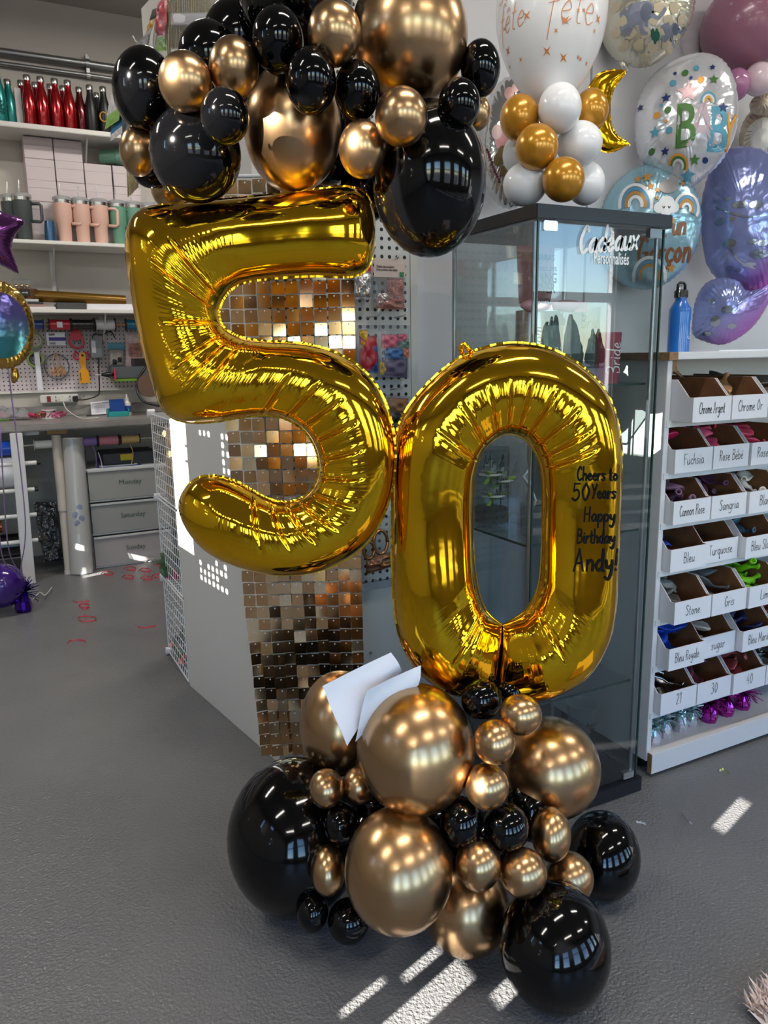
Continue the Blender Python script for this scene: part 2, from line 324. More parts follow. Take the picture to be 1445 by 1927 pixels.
# unseen openings added to the left wall, cut to place the sun patches
def slit(x0, ya, yb, za, zb):
    k = (x0 - X0); sy, sz = SUN_DIR.y / SUN_DIR.x, -SUN_DIR.z / SUN_DIR.x
    return (round(ya - k * sy, 3), round(yb - k * sy, 3), round(za + k * sz, 3), round(zb + k * sz, 3))
def floor_slit(a, b, w):
    p, q = PZ(*a, 0), PZ(*b, 0); c = (p + q) / 2; hz = abs(q.x - p.x) / 2 * -SUN_DIR.z / SUN_DIR.x; return slit(c.x, c.y - w / 2, c.y + w / 2, -hz, hz)
LW_HOLES = [slit(.60, 2.71, 2.87, .56, 1.35), slit(.48, 4.70, 4.77, -.03, .03), floor_slit((648, 1915), (732, 1832), .026), floor_slit((761, 1841), (840, 1781), .03), floor_slit((715, 1935), (905, 1835), .07), floor_slit((930, 1880), (985, 1850), .045), slit(1.65, 1.53, 1.95, .95, 1.22),
            floor_slit((1338, 1552), (1426, 1512), .045), floor_slit((1262, 1704), (1306, 1682), .04), slit(1.9, 1.46, 1.52, .94, 1.15), slit(.70, 1.06, 1.16, .42, .50)]
LW_HOLES = [h for i, h in enumerate(LW_HOLES) if i != 9] + [slit(.72, 4.82, 4.88, .03, .07)]
SCREEN_HOLE = slit(.64, 2.05, 2.70, .25, 1.45); SCREEN_HOLE = (SCREEN_HOLE[0], min(SCREEN_HOLE[1], LW_HOLES[0][0] - .01), SCREEN_HOLE[2], SCREEN_HOLE[3])
holed_wall('x', X0, 0.02, Y0 - .1, Y1 + .1, LW_HOLES + [SCREEN_HOLE], mat('wall_paint_grey', (150, 146, 142), rough=.8), 'wall_left')
for i, h in enumerate(LW_HOLES):
    if min(h[1] - h[0], h[3] - h[2]) > 0.2: win_frame(i + 7, 'x', X0 + .05, (h[0] - .04, h[1] + .04, h[2] - .04, h[3] + .04))  # frames only the larger of the added sun openings
# an added perforated screen, built further down, fills one of these unseen openings
# street seen in the reflections
struct('ground_outside', MB().box(-60, 100, -80, Y0 - .12, -.14, -.04), mat('asphalt', (96, 96, 98), rough=0.9))
GREEN = mat('conifer_green', (46, 66, 40), rough=0.9, noise=((70, 92, 54), 3))
for i in range(36):
    x = 34 + i * .8; hh = random.uniform(2.6, 4.4); yy = -50 + (i % 3) * 1.4; t = thing('street_tree', 'dark green conifer across the street, reflected in the cabinet glass', 'tree', (x, yy, -.04), 'conifers across the street')
    mb = MB(); mb.lathe([(0.02, hh), (.18, hh * .88), (.30, hh * .74), (.44, hh * .56), (.52, hh * .38), (.58, hh * .22), (.5, hh * .12), (.1, hh * .1)], T(x, yy, -.04), 13)
    for v in mb.v: v.x += random.uniform(-.10, .10); v.y += random.uniform(-.10, .10); v.z += random.uniform(-.08, .08)
    obj('foliage', mb, GREEN, t)
    obj('trunk', MB().cyl((x, yy, -.04), (x, yy, hh * .15), .1, n=8), mat('bark', (70, 54, 42), rough=.9), t)
# partition behind the glass cabinet and the shelf of bins
struct('wall_right', MB().box(1.21, X1, 2.16, 2.30, 0, ZC), WALLR)
struct('trim_1', MB().box(1.895, 1.90, 2.155, 2.16, 0, ZC), mat('panel_seam', (150, 150, 154), rough=.7))
# ceiling lamps: shallow troughs with two tubes
TUBE = mat('lamp_tube', (255, 250, 240), rough=.5, emit=6.0)
for i, (lx, ly) in enumerate([(-1.4, -1.6), (1.0, -1.6), (3.4, -1.6), (6.0, -.8), (-1.4, 0.7), (1.0, 0.7), (3.4, 0.7), (-1.2, 3.4), (1.4, 3.9)]):
    t = thing('ceiling_lamp', 'white twin tube ceiling lamp reflected in the balloons', 'lamp', (lx, ly, ZC - .09), 'twin tube ceiling lamps')
    obj('housing', MB().box(lx - .6, lx + .6, ly - .11, ly + .11, ZC - .05, ZC), WHITE, t)
    for s in (-1, 1): obj('tube', MB().cyl((lx - .57, ly + s * .05, ZC - .075), (lx + .57, ly + s * .05, ZC - .075), .018, n=10), TUBE, t, smooth=40)
    ld = bpy.data.lights.new('lamp_light', 'AREA'); ld.shape = 'RECTANGLE'; ld.size = 1.1; ld.size_y = 0.14; ld.energy = LAMP_W * (2.0 if ly > 3 else 1.0); ld.color = (1.0, 0.95, 0.88)
    lo = bpy.data.objects.new('lamp_light', ld); COL.objects.link(lo); lo.location = (lx, ly, ZC - .10)
# ------------------------------------------------------------------ latex balloons
CHROME = mat('chrome_gold_latex', (192, 155, 113), rough=0.27, metal=1.0, coat=0.25)
LATEXK = mat('black_latex', (5, 5, 6), rough=0.08, spec=0.42)
MUSTARD = mat('metallic_gold_latex', (206, 144, 42), rough=0.24, metal=0.4, coat=.3)
LATEXW = mat('white_latex', (246, 244, 246), rough=0.16)
def balloon_mesh(name, m):
    prof = []
    for i in range(23):
        a = math.pi * i / 22; r = math.sin(a); z = math.cos(a)
        if z < -0.2: r *= 1 - 0.16 * ((-z - .2) / .8) ** 1.5; z = z - 0.12 * ((-z - .2) / .8) ** 2
        if i < 22: prof.append((r, z))
    prof += [(.05, -1.13), (.035, -1.17), (.06, -1.19), (.075, -1.22), (.05, -1.25), (.11, -1.30), (.10, -1.31), (.02, -1.27)]
    return mesh_of(name, MB().lathe(prof, None, 40), m, True)
BM = {'g': balloon_mesh('chrome_balloon', CHROME), 'k': balloon_mesh('black_balloon', LATEXK), 'm': balloon_mesh('gold_balloon', MUSTARD), 'w': balloon_mesh('white_balloon', LATEXW)}
def latex(name, kind, cx, cy, rx, ry, F, label, cat='balloon', group=None, m=None, squash=1.0):
    """round balloon whose neck points away; F is its horizontal distance from the camera"""
    p = PF(cx, cy, F); s = depth(p) / F_PX; d = (p - CO).normalized(); ez = -d; ey = (CU - d * CU.dot(d)).normalized(); ex = ey.cross(ez)
    
    Mx = frame_M(p, ex, ey, ez) @ Matrix.Diagonal((rx * s * 1.01, ry * s * 1.01, (rx + ry) / 2 * s * squash, 1))
    return inst(name, BM[kind], Mx, m, label=label, cat=cat, group=group)
UPPER = [
 ('k',272,169,58,73,1.500,'glossy black balloon at the far left end of the upper cluster'),
 ('k',394,108,57,62,1.560,'black balloon behind the two small gold balloons of the upper cluster'),
 ('k',452,72,68,68,1.667,'black balloon rearmost behind the top left of the upper cluster'),
 ('k',556,-14,108,108,1.573,'big black balloon cut off by the top picture edge'),
 ('k',523,76,48,58,1.400,'small black balloon hanging under the topmost big black balloon'),
 ('k',585,153,47,58,1.358,'small black balloon in front of the big gold balloon above the five'),
 ('k',672,171,43,52,1.400,'small dark balloon between the two biggest gold balloons of the upper cluster'),
 ('k',423,219,45,50,1.330,'small black balloon resting against the round black one above the five'),
 ('k',368,290,84,86,1.450,'large black balloon resting on the left corner of the five'),
 ('k',282,322,32,30,1.594,'black balloon peeking out under the small gold one at far left'),
 ('k',904,129,37,49,1.500,'small black balloon at the right end of the upper cluster, higher one'),
 ('k',864,196,39,45,1.396,'small black balloon sitting on the biggest black balloon'),
 ('k',808,340,106,137,1.474,'biggest black balloon, egg shaped, hanging right of the five'),
 ('k',690,360,50,55,1.650,'black balloon in shade behind the bar of the five'),
 ('k',615,290,52,55,1.66,'black balloon in the dark gap beside the big gold one above the five'),
 ('k',480,190,56,60,1.66,'black balloon deep behind the small gold pair of the upper cluster'),
 ('k',650,225,48,55,1.62,'black balloon deep behind the small dark one of the upper cluster'),
 ('k',745,290,52,60,1.64,'black balloon deep behind the two small gold ones right of the five'),
 ('g',349,155,49,53,1.380,'small chrome gold balloon leftmost of the upper pair'),
 ('g',440,128,46,54,1.400,'small chrome gold balloon beside the uppermost black balloons on left'),
 ('g',629,63,50,56,1.362,'small chrome gold balloon touching the biggest gold balloon at top'),
 ('g',551,243,91,112,1.520,'big chrome gold balloon resting on the bar of the five'),
 ('g',770,70,109,118,1.500,'biggest chrome gold balloon at the top of the picture'),
 ('g',755,220,49,52,1.330,'small chrome gold balloon in front of the biggest black balloon'),
 ('g',682,281,44,51,1.380,'small chrome gold balloon just above the right end of the five'),
 ('g',260,285,34,44,1.520,'small chrome gold balloon lowest at the far left of upper cluster'),
 ('g',318,355,33,36,1.646,'chrome gold balloon half hidden behind the corner of the five'),
 ('g',896,212,27,32,1.560,'small chrome gold balloon half hidden at the right of upper cluster'),
]
LOWER = [
 ('g',640,1360,76,96,1.680,'chrome gold balloon behind the white papers'),
 ('g',782,1408,110,120,1.420,'biggest chrome gold balloon of the base, below the white papers'),
 ('g',750,1636,101,112,1.330,'large chrome gold balloon low in the middle of the base'),
 ('g',1035,1445,92,94,1.550,'large chrome gold balloon at the right of the base before the cabinet'),
 ('g',878,1705,80,88,1.440,'chrome gold balloon lying on the floor under the base'),
 ('g',614,1484,33,36,1.480,'small chrome gold balloon on top of the large black floor balloon'),
 ('g',674,1479,30,34,1.500,'small chrome gold balloon squeezed beside the biggest gold base balloon'),
 ('g',617,1638,33,45,1.431,'small chrome gold balloon at the lower left of the base'),
 ('g',979,1345,40,38,1.380,'small chrome gold balloon highest on the right under the zero'),
 ('g',930,1396,38.5,42,1.340,'small chrome gold balloon just below the black one under the zero'),
 ('g',916,1479,41,43,1.350,'small chrome gold balloon above the pair of small black balloons'),
 ('g',1037,1570,37,49,1.400,'egg shaped small chrome gold balloon below the large right gold one'),
 ('g',900,1626,42,47,1.320,'small chrome gold balloon first of the low row of three'),
 ('g',985,1643,43,45,1.320,'small chrome gold balloon middle of the low row of three'),
 ('g',1072,1651,44,46,1.418,'small chrome gold balloon last of the low row of three'),
 ('k',556,1572,126,141,1.592,'very large glossy black balloon on the floor at left of base'),
 ('k',641,1550,32,38,1.470,'small black balloon between the large black and large gold base balloons'),
 ('k',700,1512,30,30,1.530,'small black balloon hidden deep under the biggest gold base balloon'),
 ('k',588,1713,30,38,1.433,'small black balloon near the floor, left one of the low pair'),
 ('k',656,1733,39,40,1.420,'small black balloon on the floor, right one of the low pair'),
 ('k',906,1316,38.5,38,1.450,'small black balloon directly under the seam of the zero'),
 ('k',958,1303,26,26,1.520,'tiny black balloon tucked behind the foot of the zero'),
 ('k',868,1546,40,46,1.360,'small black balloon left one of the pair in the base middle'),
 ('k',953,1557,42,45,1.360,'small black balloon right one of the pair in the base middle'),
 ('k',1134,1609,68,79,1.604,'black balloon at the far right of the base near the cabinet'),
 ('k',700,1575,52,60,1.56,'black balloon filling the gap left of the base middle'),
 ('k',800,1545,60,60,1.52,'black balloon filling the dark gap behind the pair of small black ones'),
 ('k',905,1590,62,64,1.50,'black balloon filling the gap behind the low row of three'),
 ('k',1000,1520,55,60,1.50,'black balloon filling the gap under the large right gold one'),
 ('k',850,1380,40,50,1.56,'black balloon filling the gap left of the small gold ones under the zero'),
 ('k',1044,1780,102,112,1.305,'large black balloon on the floor closest to the camera'),
]
for k, cx, cy, rx, ry, F, lab in UPPER: latex('chrome_balloon' if k == 'g' else 'black_balloon', k, cx, cy, rx, ry, F, lab, group='balloons of the upper cluster')
for k, cx, cy, rx, ry, F, lab in LOWER: latex('chrome_balloon' if k == 'g' else 'black_balloon', k, cx, cy, rx, ry, F, lab, group='balloons of the base')

# ------------------------------------------------------------------ foil number balloons
FOIL = mat('gold_foil', (250, 194, 36), rough=0.065, metal=1.0, bump=(7, 0.10, 0.02))
def foil_strip(name, rungs, F, m, label, closed_pinch=False, fat=0.86, sub=12, nu=36, pleats=(), pinch=(), tilt=0.0):
    """an inflated foil band between two outlines. rungs: pairs of outline points (pixels) set out on an upright sheet at distance F;
    pleats: (rung from, rung to, count, side) fine gathers along the concave side; pinch: rung positions of sharp radial creases (pos, side, depth)"""
    A = crom([r[0] for r in rungs], sub); B = crom([r[1] for r in rungs], sub); n = len(A)
    PA = [PF(p[0], p[1], F) for p in A]; PB = [PF(p[0], p[1], F) for p in B]
    hw = [(PA[i] - PB[i]).length / 2 for i in range(n)]
    sm = []
    for i in range(n):                                   # height follows the smoothed half width
        w = [hw[min(max(i + k, 0), n - 1)] for k in range(-6, 7)]; sm.append(min(sum(w) / len(w), hw[i] * 1.9))
    rings = []; nrm = -FWH
    for i in range(n):
        t = i / sub; h0 = sm[i] * fat
        if closed_pinch:
            e = min(t, (len(rungs) - 1) - t); h0 *= 0.30 + 0.70 * min(1, e / 1.7) ** 0.6
        row = []
        for side in (1, -1):
            rng = range(nu + 1) if side == 1 else range(nu - 1, 0, -1)
            for j in rng:
                u = -math.cos(math.pi * j / nu); c = max(0.0, 1 - abs(u) ** 2.3) ** 0.55; h = h0 * c; dz = 0.0
                for (a, b, cnt, sd) in pleats:
                    if a < t < b:
                        v = (u + 1) / 2 if sd < 0 else (1 - u) / 2          # 0 at the concave edge, 1 at the convex one
                        win = min(1, (t - a) / 0.7, (b - t) / 0.7)
                        band = math.exp(-((v - 0.42) / 0.15) ** 2) + 0.45 * math.exp(-((v - 0.12) / 0.07) ** 2)
                        ph = (t - a) / (b - a) * cnt; dz += (abs(math.sin(math.pi * ph)) - 0.5) * 0.0040 * band * win * (0.75 + 0.35 * math.sin(ph * 1.7))
                        dz -= 0.006 * math.exp(-((v - 0.22) / 0.10) ** 2) * win       # hollow inside the gathers
                for (a, sd, dp) in pinch:
                    v = (u + 1) / 2 if sd < 0 else (1 - u) / 2
                    x = abs(t - a - 0.10 * math.sin(v * 3)) 
                    if x < 0.35 and v < 0.62: dz -= dp * math.exp(-(x / 0.07) ** 2) * (1 - (v / 0.62) ** 3) * min(1, v * 8) * 1.3; dz += dp * 0.4 * math.exp(-((x - .16) / 0.07) ** 2) * (1 - (v / 0.62) ** 2) * min(1, v * 8)
                p = PA[i] * ((1 - u) / 2) + PB[i] * ((1 + u) / 2)
                row.append(p + nrm * (side * (h + dz * min(1, c * 2))))
        rings.append(row)
    t = thing(name, label, 'balloon', (sum((p.x for p in PA)) / n, sum((p.y for p in PA)) / n, min(min(p.z for p in PA), min(p.z for p in PB))))
    mb = MB().ring_strip(rings, cap=not closed_pinch); body = obj('foil_body', mb, m, t, smooth=True)
    # heat-sealed seam: a narrow puckered flange round both outlines
    fl = MB()
    for line, other in ((PA, PB), (PB, PA)):
        rows = []
        acc = 0.0
        for i in range(0, n):
            if i: acc += (line[i] - line[i - 1]).length
            d = (line[i] - other[i]); 
            if d.length < 1e-5: d = line[i] - line[min(i + 1, n - 1)] if i == 0 else line[i] - line[i - 1]
            d.normalize(); amp = 0.0 if (closed_pinch and line is PB) else 1.0; wv = amp * (random.random() - .5); w = (0.0038 if amp else 0.0022) + 0.0012 * wv
            rows.append((line[i] - d * 0.003 + nrm * .0006, line[i] + d * w + nrm * (amp * 0.0012 * (random.random() - .5))))
        vs = [q for r_ in rows for q in r_]; fl.add(vs, [(2 * i, 2 * i + 1, 2 * i + 3, 2 * i + 2) for i in range(n - 1)])
    obj('seam', fl, m, t, smooth=True)
    return t, PA, PB, sm
FIVE = [((707,437),(707,437.5)),((704,400),(703,478)),((688,366),(688,508)),((655,353),(655,520)),((600,357),(590,518)),((530,366),(520,522)),((450,374),(462,530)),((370,381),(434,544)),((300,388),(421,560)),((262,400),(415,572)),((243,430),(412,583)),((239,480),(412,593)),((248,550),(414,604)),((264,630),(419,614)),((284,705),(428,623)),((300,755),(440,630)),((322,783),(455,636)),((355,794),(475,640)),((405,793),(505,643)),((455,785),(545,645)),((495,781),(585,650)),((530,785),(630,664)),((558,798),(675,690)),((580,818),(710,730)),((595,845),(732,780)),((601,875),(742,835)),((598,900),(741,890)),((587,922),(730,945)),((568,937),(705,1000)),((545,944),(668,1040)),((520,943),(615,1068)),((495,934),(560,1080)),((470,920),(500,1078)),((440,905),(440,1062)),((410,897),(395,1040)),((380,898),(365,1012)),((357,910),(347,985)),((342,930),(338,962)),((336,945),(336,945.5))]
t5, _, _, _ = foil_strip('number_balloon', FIVE, 1.52, FOIL, 'shiny gold foil number five balloon under the black and gold cluster', sub=16,
    pleats=((6, 18.5, 74, 1), (17.5, 34, 120, -1)),
    pinch=[(x, 1, .010) for x in (8.2, 10.2, 12.6, 14.4, 15.6, 16.8)] + [(x, -1, .008) for x in (20, 21.3, 22.4, 23.5, 24.6, 25.8, 27.1, 28.2, 29.3, 30.4, 31.6)])
ZERO = [((925,1318),(944,1175)),((870,1310),(925,1160)),((820,1290),(910,1140)),((778,1248),(901,1112)),((752,1195),(895,1080)),((741,1130),(891,1040)),((738,1050),(890,1000)),((739,970),(890,960)),((740,890),(891,920)),((748,812),(894,893)),((768,768),(900,868)),((811,717),(911,846)),((865,674),(927,829)),((923,652),(943,819)),((974,646),(958,816)),((1029,655),(974,819)),((1083,682),(990,829)),((1131,726),(1004,847)),((1156,776),(1014,869)),((1168,838),(1019,895)),((1168,910),(1021,925)),((1165,985),(1021,965)),((1162,1056),(1020,1010)),((1157,1147),(1018,1060)),((1140,1212),(1014,1097)),((1103,1269),(1003,1128)),((1048,1303),(986,1151)),((990,1318),(966,1165)),((930,1320),(945,1176))]
F0 = 1.55
t0, PA0, PB0, sm0 = foil_strip('number_balloon', ZERO, F0, FOIL, 'shiny gold foil number zero balloon with black lettering on its side', True, sub=16,
    pleats=((9, 19, 84, 1), (.4, 4.3, 34, 1), (23.4, 27.7, 36, 1)), pinch=[(x, 1, .008) for x in (10, 11.2, 12.4, 13.4, 14.4, 15.5, 16.6, 17.6, 18.4)] + [(25.2, 1, .006), (2.2, 1, .006)])
knot = MB().tube([PF(870, 668, F0), PF(866, 655, F0), PF(872, 646, F0 - .01), PF(880, 655, F0), PF(888, 664, F0)], [.004, .006, .005, .006, .004], 8); obj('tail', knot, FOIL, t0, smooth=True)
from mathutils.bvhtree import BVHTree
_zb = [c for c in t0.children if c.name.startswith('foil_body')][0].data; _bvh = BVHTree.FromPolygons([v.co + ORG[t0] for v in _zb.vertices], [tuple(p.vertices) for p in _zb.polygons])
def put_zero(px, py):          # the point of the bulging side that shows at this pixel, a hair above the foil
    d = ray(px, py); h = _bvh.ray_cast(CO, d); return (h[0] if h[0] is not None else PF(px, py, F0)) - d * .0016
for txt, x, y, sz, w, sq in (('Cheers to', 1085, 904, 25, 3.4, .74), ('50', 1075, 942, 32, 3.6, 1.0), ('Years', 1113, 938, 26, 3.4, .72), ('Happy', 1098, 981, 26, 3.4, .85), ('Birthday', 1085, 1022, 26, 3.4, .74), ('Andy!', 1078, 1074, 40, 5.0, .84)):
    ls, tw = strokes(txt, sz, sq, 0.08); mb = MB(); ribbon(mb, ls, w, lambda a, b: put_zero(x + a, y - b)); obj('lettering', mb, INK, t0)

# ------------------------------------------------------------------ sequin curtain
FC = 2.15
SEQ = mat('rose_gold_sequin', (232, 188, 138), rough=0.13, metal=1.0)
pitch_px = 25.0; scale_c = FC / F_PX * 1.02
tc_ = PF(560, 1445, FC); tcur = thing('sequin_curtain', 'rose gold square sequin curtain hanging behind the five', 'curtain', (tc_.x, tc_.y, max(0.0, tc_.z)))
seq = MB().prism([(-.0170, -.030), (.0170, -.030), (.0170, .001), (.0145, .0035), (-.0145, .0035), (-.0170, .001)], -.0004, .0004)
seq_me = mesh_of('sequin', seq, SEQ); pin_me = mesh_of('pin', MB().cyl((0, 0, 0), (0, 0, .0016), .0024, n=8), WHITE)
z_top = PF(560, 340, FC).z; z_bot = max(.03, PF(560, 1440, FC).z); pz = .0365; nrow = int((z_top - z_bot) / pz); ncol = 10
x_r = (PF(668, 560, FC) - CO).dot(RTH); step0 = .0375
hid = MB(); back = MB(); five_poly = None
def inside_px(px, py):        # hidden by the five or by balloons in front
    for i in range(len(FIVE) - 1):
        q = [FIVE[i][0], FIVE[i + 1][0], FIVE[i + 1][1], FIVE[i][1]]; c = 0
        for a in range(4):
            (xa, ya), (xb, yb) = q[a], q[(a + 1) % 4]
            if (ya > py) != (yb > py) and px < (xb - xa) * (py - ya) / (yb - ya) + xa: c ^= 1
        if c: return True
    return False
colpts = [[] for _ in range(ncol)]
for rI in range(nrow):
    z = z_top - rI * pz
    for cI in range(ncol):
        sq = 1 - 0.24 * max(0, (z_top - z) / (z_top - z_bot) - .25) ** 1.2
        rr = x_r - (cI + .5) * step0 * sq; fw = FC + .004 * math.sin(cI * 1.9 + rI * .6)
        p = CO * 1 + RTH * rr + FWH * fw; p.z = z + .0015 * math.sin(cI * 2.3)
        colpts[cI].append(p.copy())
        px, py = to_px(p + Vector((0, 0, -.015)))
        low = max(0, (rI - nrow * .68) / (nrow * .32))
        a1 = random.gauss(0, .05 + .10 * low); a2 = random.gauss(-.03, .055); a3 = random.gauss(0, .025)
        Mx = frame_M(p - FWH * .004, RTH, UP, -FWH) @ RZ(a3) @ RY(a1 + (0.35 * low if cI > 5 else 0)) @ RX(a2)
        hidden = inside_px(px, py) and inside_px(px - 9, py - 9) and inside_px(px + 9, py + 9) or py < 350
        if hidden:
            hid.add([Mx @ v for v in seq.v], seq.f)
        else:
            o = inst('sequin', seq_me, Mx, parent=tcur)
            inst('pin', pin_me, Mx, parent=tcur) if rI % 1 == 0 and False else None
            back.add([Mx @ (v + Vector((0, -.002, .0005))) for v in MB().cyl((0, 0, 0), (0, 0, .0014), .0022, n=6).v], MB().cyl((0, 0, 0), (0, 0, .0014), .0022, n=6).f)
tag(obj('hidden_sequins', hid, SEQ, tcur), kind='stuff')
for c in range(ncol):
    back.add(*(lambda q: (q.v, q.f))(MB().tube([p + FWH * .002 for p in colpts[c]], .0006, 4)))
for rI in range(nrow):
    back.add(*(lambda q: (q.v, q.f))(MB().tube([colpts[c][rI] + FWH * .002 + Vector((0, 0, .003)) for c in range(ncol)], .0006, 4)))
obj('net_backing', back, WIRE, tcur)
hr = [colpts[0][0] + RTH * .03 + UP * .012, colpts[-1][0] - RTH * .03 + UP * .012]; obj('header_rod', MB().cyl(hr[0], hr[1], .005, n=10), WIRE, tcur)
# ------------------------------------------------------------------ folded papers on the base
def sheet(name, px, F, m, label, curl=.012):
    mb = MB(); n = 8; A, B, C_, D = [PF(x, y, f) for (x, y), f in zip(px, F)]; rows = []
    nz = (B - A).cross(D - A).normalized()
    for th in (0, .0008):
        for i in range(n + 1):
            for j in range(n + 1):
                u, v = i / n, j / n; p = A * (1 - u) * (1 - v) + B * u * (1 - v) + C_ * u * v + D * (1 - u) * v
                rows.append(p + nz * (th + curl * math.sin(u * 3.1) * (0.4 + v) + curl * .4 * math.sin(v * 5 + u * 2)))
    q = (n + 1) ** 2; fs = []
    for i in range(n):
        for j in range(n):
            a = i * (n + 1) + j; fs.append((a, a + 1, a + n + 2, a + n + 1)); fs.append((q + a, q + a + n + 1, q + a + n + 2, q + a + 1))
    for i in range(n):
        for a, b in ((i, i + 1), (q - 1 - i, q - 2 - i), ((i + 1) * (n + 1), i * (n + 1)), (i * (n + 1) + n, (i + 1) * (n + 1) + n)): fs.append((a, b, q + b, q + a))
    return obj(name, mb.add(rows, fs), m, smooth=40, label=label, cat='paper')
sheet('paper_sheet', [(607,1291),(737,1228),(757,1262),(652,1403)], (1.40,1.46,1.46,1.375), PAPER, 'white paper sheet tucked upright behind the biggest gold base balloon')
sheet('folded_note', [(690,1300),(793,1253),(788,1290),(668,1395)], (1.395,1.44,1.43,1.385), PAPER, 'smaller creased white note in front of the upright paper sheet', .006)
# ------------------------------------------------------------------ display stand between the sequin curtain and the cabinet
PA_, PB_ = Vector((.592, 2.857, 0)), Vector((.70, 2.12, 0)); pdir = (PB_ - PA_).normalized(); pnrm = Vector((-pdir.y, pdir.x, 0)) * -1
if pnrm.x > 0: pnrm = -pnrm
PANEL = mat('white_melamine', (205, 203, 198), rough=0.4)
PEGW = peg_mat('white_pegboard', (198, 197, 194), (12, 12, 12), 0.0254, 0.0056)
PLOW = PY(715, 1095, 2.12).z
tg = thing('display_stand', 'tall white display stand with pegboard front and plain end panel', 'display stand', (.9, 2.5, 0))
mb = MB(); L = (PB_ - PA_).length; mid = (PA_ + PB_) / 2 - pnrm * .009
mb.obox(mid + UP * 1.19, pdir * (L / 2), pnrm * .009, UP * 1.19); obj('end_panel', mb, PANEL, tg, bevel=.001)
obj('pegboard', MB().box(.715, 1.185, 2.125, 2.131, PLOW + .005, 2.38), PEGW, tg)
obj('lower_panel', MB().box(.715, 1.185, 2.122, 2.131, 0, PLOW - .02), PANEL, tg)
obj('metal_rail', MB().box(.715, 1.19, 2.118, 2.130, PLOW - .02, PLOW + .004), STEEL, tg)
obj('edge_post', MB().box(1.186, 1.209, 2.123, 2.15, 0, 2.38), PANEL, tg)
obj('back_panel', MB().box(.62, 1.2, 2.84, 2.855, 0, 2.38), PANEL, tg)
obj('top_panel', MB().box(.72, 1.2, 2.135, 2.84, 2.36, 2.38), PANEL, tg)
for px, py in ((705, 1092), (697, 1228)): p = PY(px, py, 2.118); obj('screw', MB().cyl(p, p + Vector((0, -.003, 0)), .005, n=12), STEEL, tg)
for px, py in ((348, 886), (375, 1208)):
    q = PX(px, py, .63); obj('screw', MB().cyl(q + pnrm * .0, q + pnrm * .002, .003, n=8), BLACKP, tg) if False else None
# ---- packets: a card header and a clear pouch with its filling
def quad_pt(q, u, v): return q[0] * (1 - u) * (1 - v) + q[1] * u * (1 - v) + q[2] * u * v + q[3] * (1 - u) * v
def pad(mb, q, u0, u1, v0, v1, nrm, th, n=8, wob=0.0, seed=0):
    """puffed pad on the quad q (tl,tr,br,bl) between u0..u1, v0..v1"""
    rnd = random.Random(seed); ph = rnd.uniform(0, 6); vs = []; fs = []
    for s in (1, -1):
        for i in range(n + 1):
            for j in range(n + 1):
                a, b = i / n, j / n; e = (max(0, 1 - (2 * a - 1) ** 4) * max(0, 1 - (2 * b - 1) ** 4)) ** .5
                h = th * e * (1 + wob * math.sin(a * 9 + ph) * math.cos(b * 11 + ph * 2)) if s > 0 else th * .15 * e
                vs.append(quad_pt(q, u0 + (u1 - u0) * a, v0 + (v1 - v0) * b) + nrm * (h * s + .0004 * s))
    N = (n + 1) ** 2
    for i in range(n):
        for j in range(n):
            a = i * (n + 1) + j; fs.append((a, a + 1, a + n + 2, a + n + 1)); fs.append((N + a, N + a + n + 1, N + a + n + 2, N + a + 1))
    for i in range(n):
        for a, b in ((i, i + 1), (N - 1 - i, N - 2 - i), ((i + 1) * (n + 1), i * (n + 1)), (i * (n + 1) + n, (i + 1) * (n + 1) + n)): fs.append((a, b, N + b, N + a))
    return mb.add(vs, fs)
def packet(name, label, q, nrm, head=.25, headm=None, fill=None, fills=(), film=CLEARP, cat='packet', th=.01, group=None, seed=1):
    lowest = min(q, key=lambda p: p.z); t = thing(name, label, cat, lowest, group)
    if head > 0: obj('header_card', pad(MB(), q, 0, 1, 0, head, nrm, .001, 4), headm or PAPER, t)
    for i, (u0, u1, v0, v1, m, tt) in enumerate(fills): obj('filling', pad(MB(), q, u0, u1, v0, v1, nrm, tt, 9, .5, seed + i), m, t, smooth=True)
    if film is not None: obj('film', pad(MB(), q, 0, 1, head, 1, nrm, th * 1.25, 9, .25, seed + 9), film, t, smooth=True)
    return t
def hook(label, p, d, ln=.05, cat='hook', group='white pegboard hooks'):
    mb = MB().tube([p, p + d * ln * .8, p + d * ln + UP * .004, p + d * (ln * 1.12) + UP * .018], .0022, 6); return obj('peg_hook', mb, WIRE, label=label, cat=cat, group=group, smooth=True)
def qY(pts, Y): return [PY(x, y, Y) for x, y in pts]
FN = Vector((0, -1, 0))
CONF_G = mat('gold_silver_confetti', (170, 150, 110), rough=.25, metal=.8, noise=((225, 225, 240), 220)); CONF_P = mat('pink_confetti', (196, 132, 118), rough=.5, noise=((120, 70, 62), 260))
RED = mat('red_card', (176, 34, 60), rough=.5); LBL = mat('latex_blue', (70, 110, 160), rough=.4); LGRN = mat('latex_sage', (106, 132, 122), rough=.45); LPNK = mat('latex_pink', (206, 92, 116), rough=.4)
LPUR = mat('latex_purple_grey', (96, 84, 108), rough=.45); LYEL = mat('latex_yellow', (214, 168, 30), rough=.4); LRED = mat('latex_red', (168, 40, 52), rough=.4); LNAV = mat('latex_navy', (44, 66, 130), rough=.4); LORG = mat('latex_orange', (226, 130, 96), rough=.45)
t = packet('confetti_packet', 'packet of pink table confetti with pale printed header card', qY([(704, 486), (763, 488), (762, 583), (703, 581)], 2.085), FN, .36, mat('pale_card', (206, 188, 178), rough=.6), fills=[(.42, .95, .38, .9, CONF_P, .012), (.08, .98, .74, 1.0, CONF_P, .012), (.12, .45, .68, .95, CONF_G, .011)], seed=3)
EX, EY = Vector((1, 0, 0)), Vector((0, 0, 1))
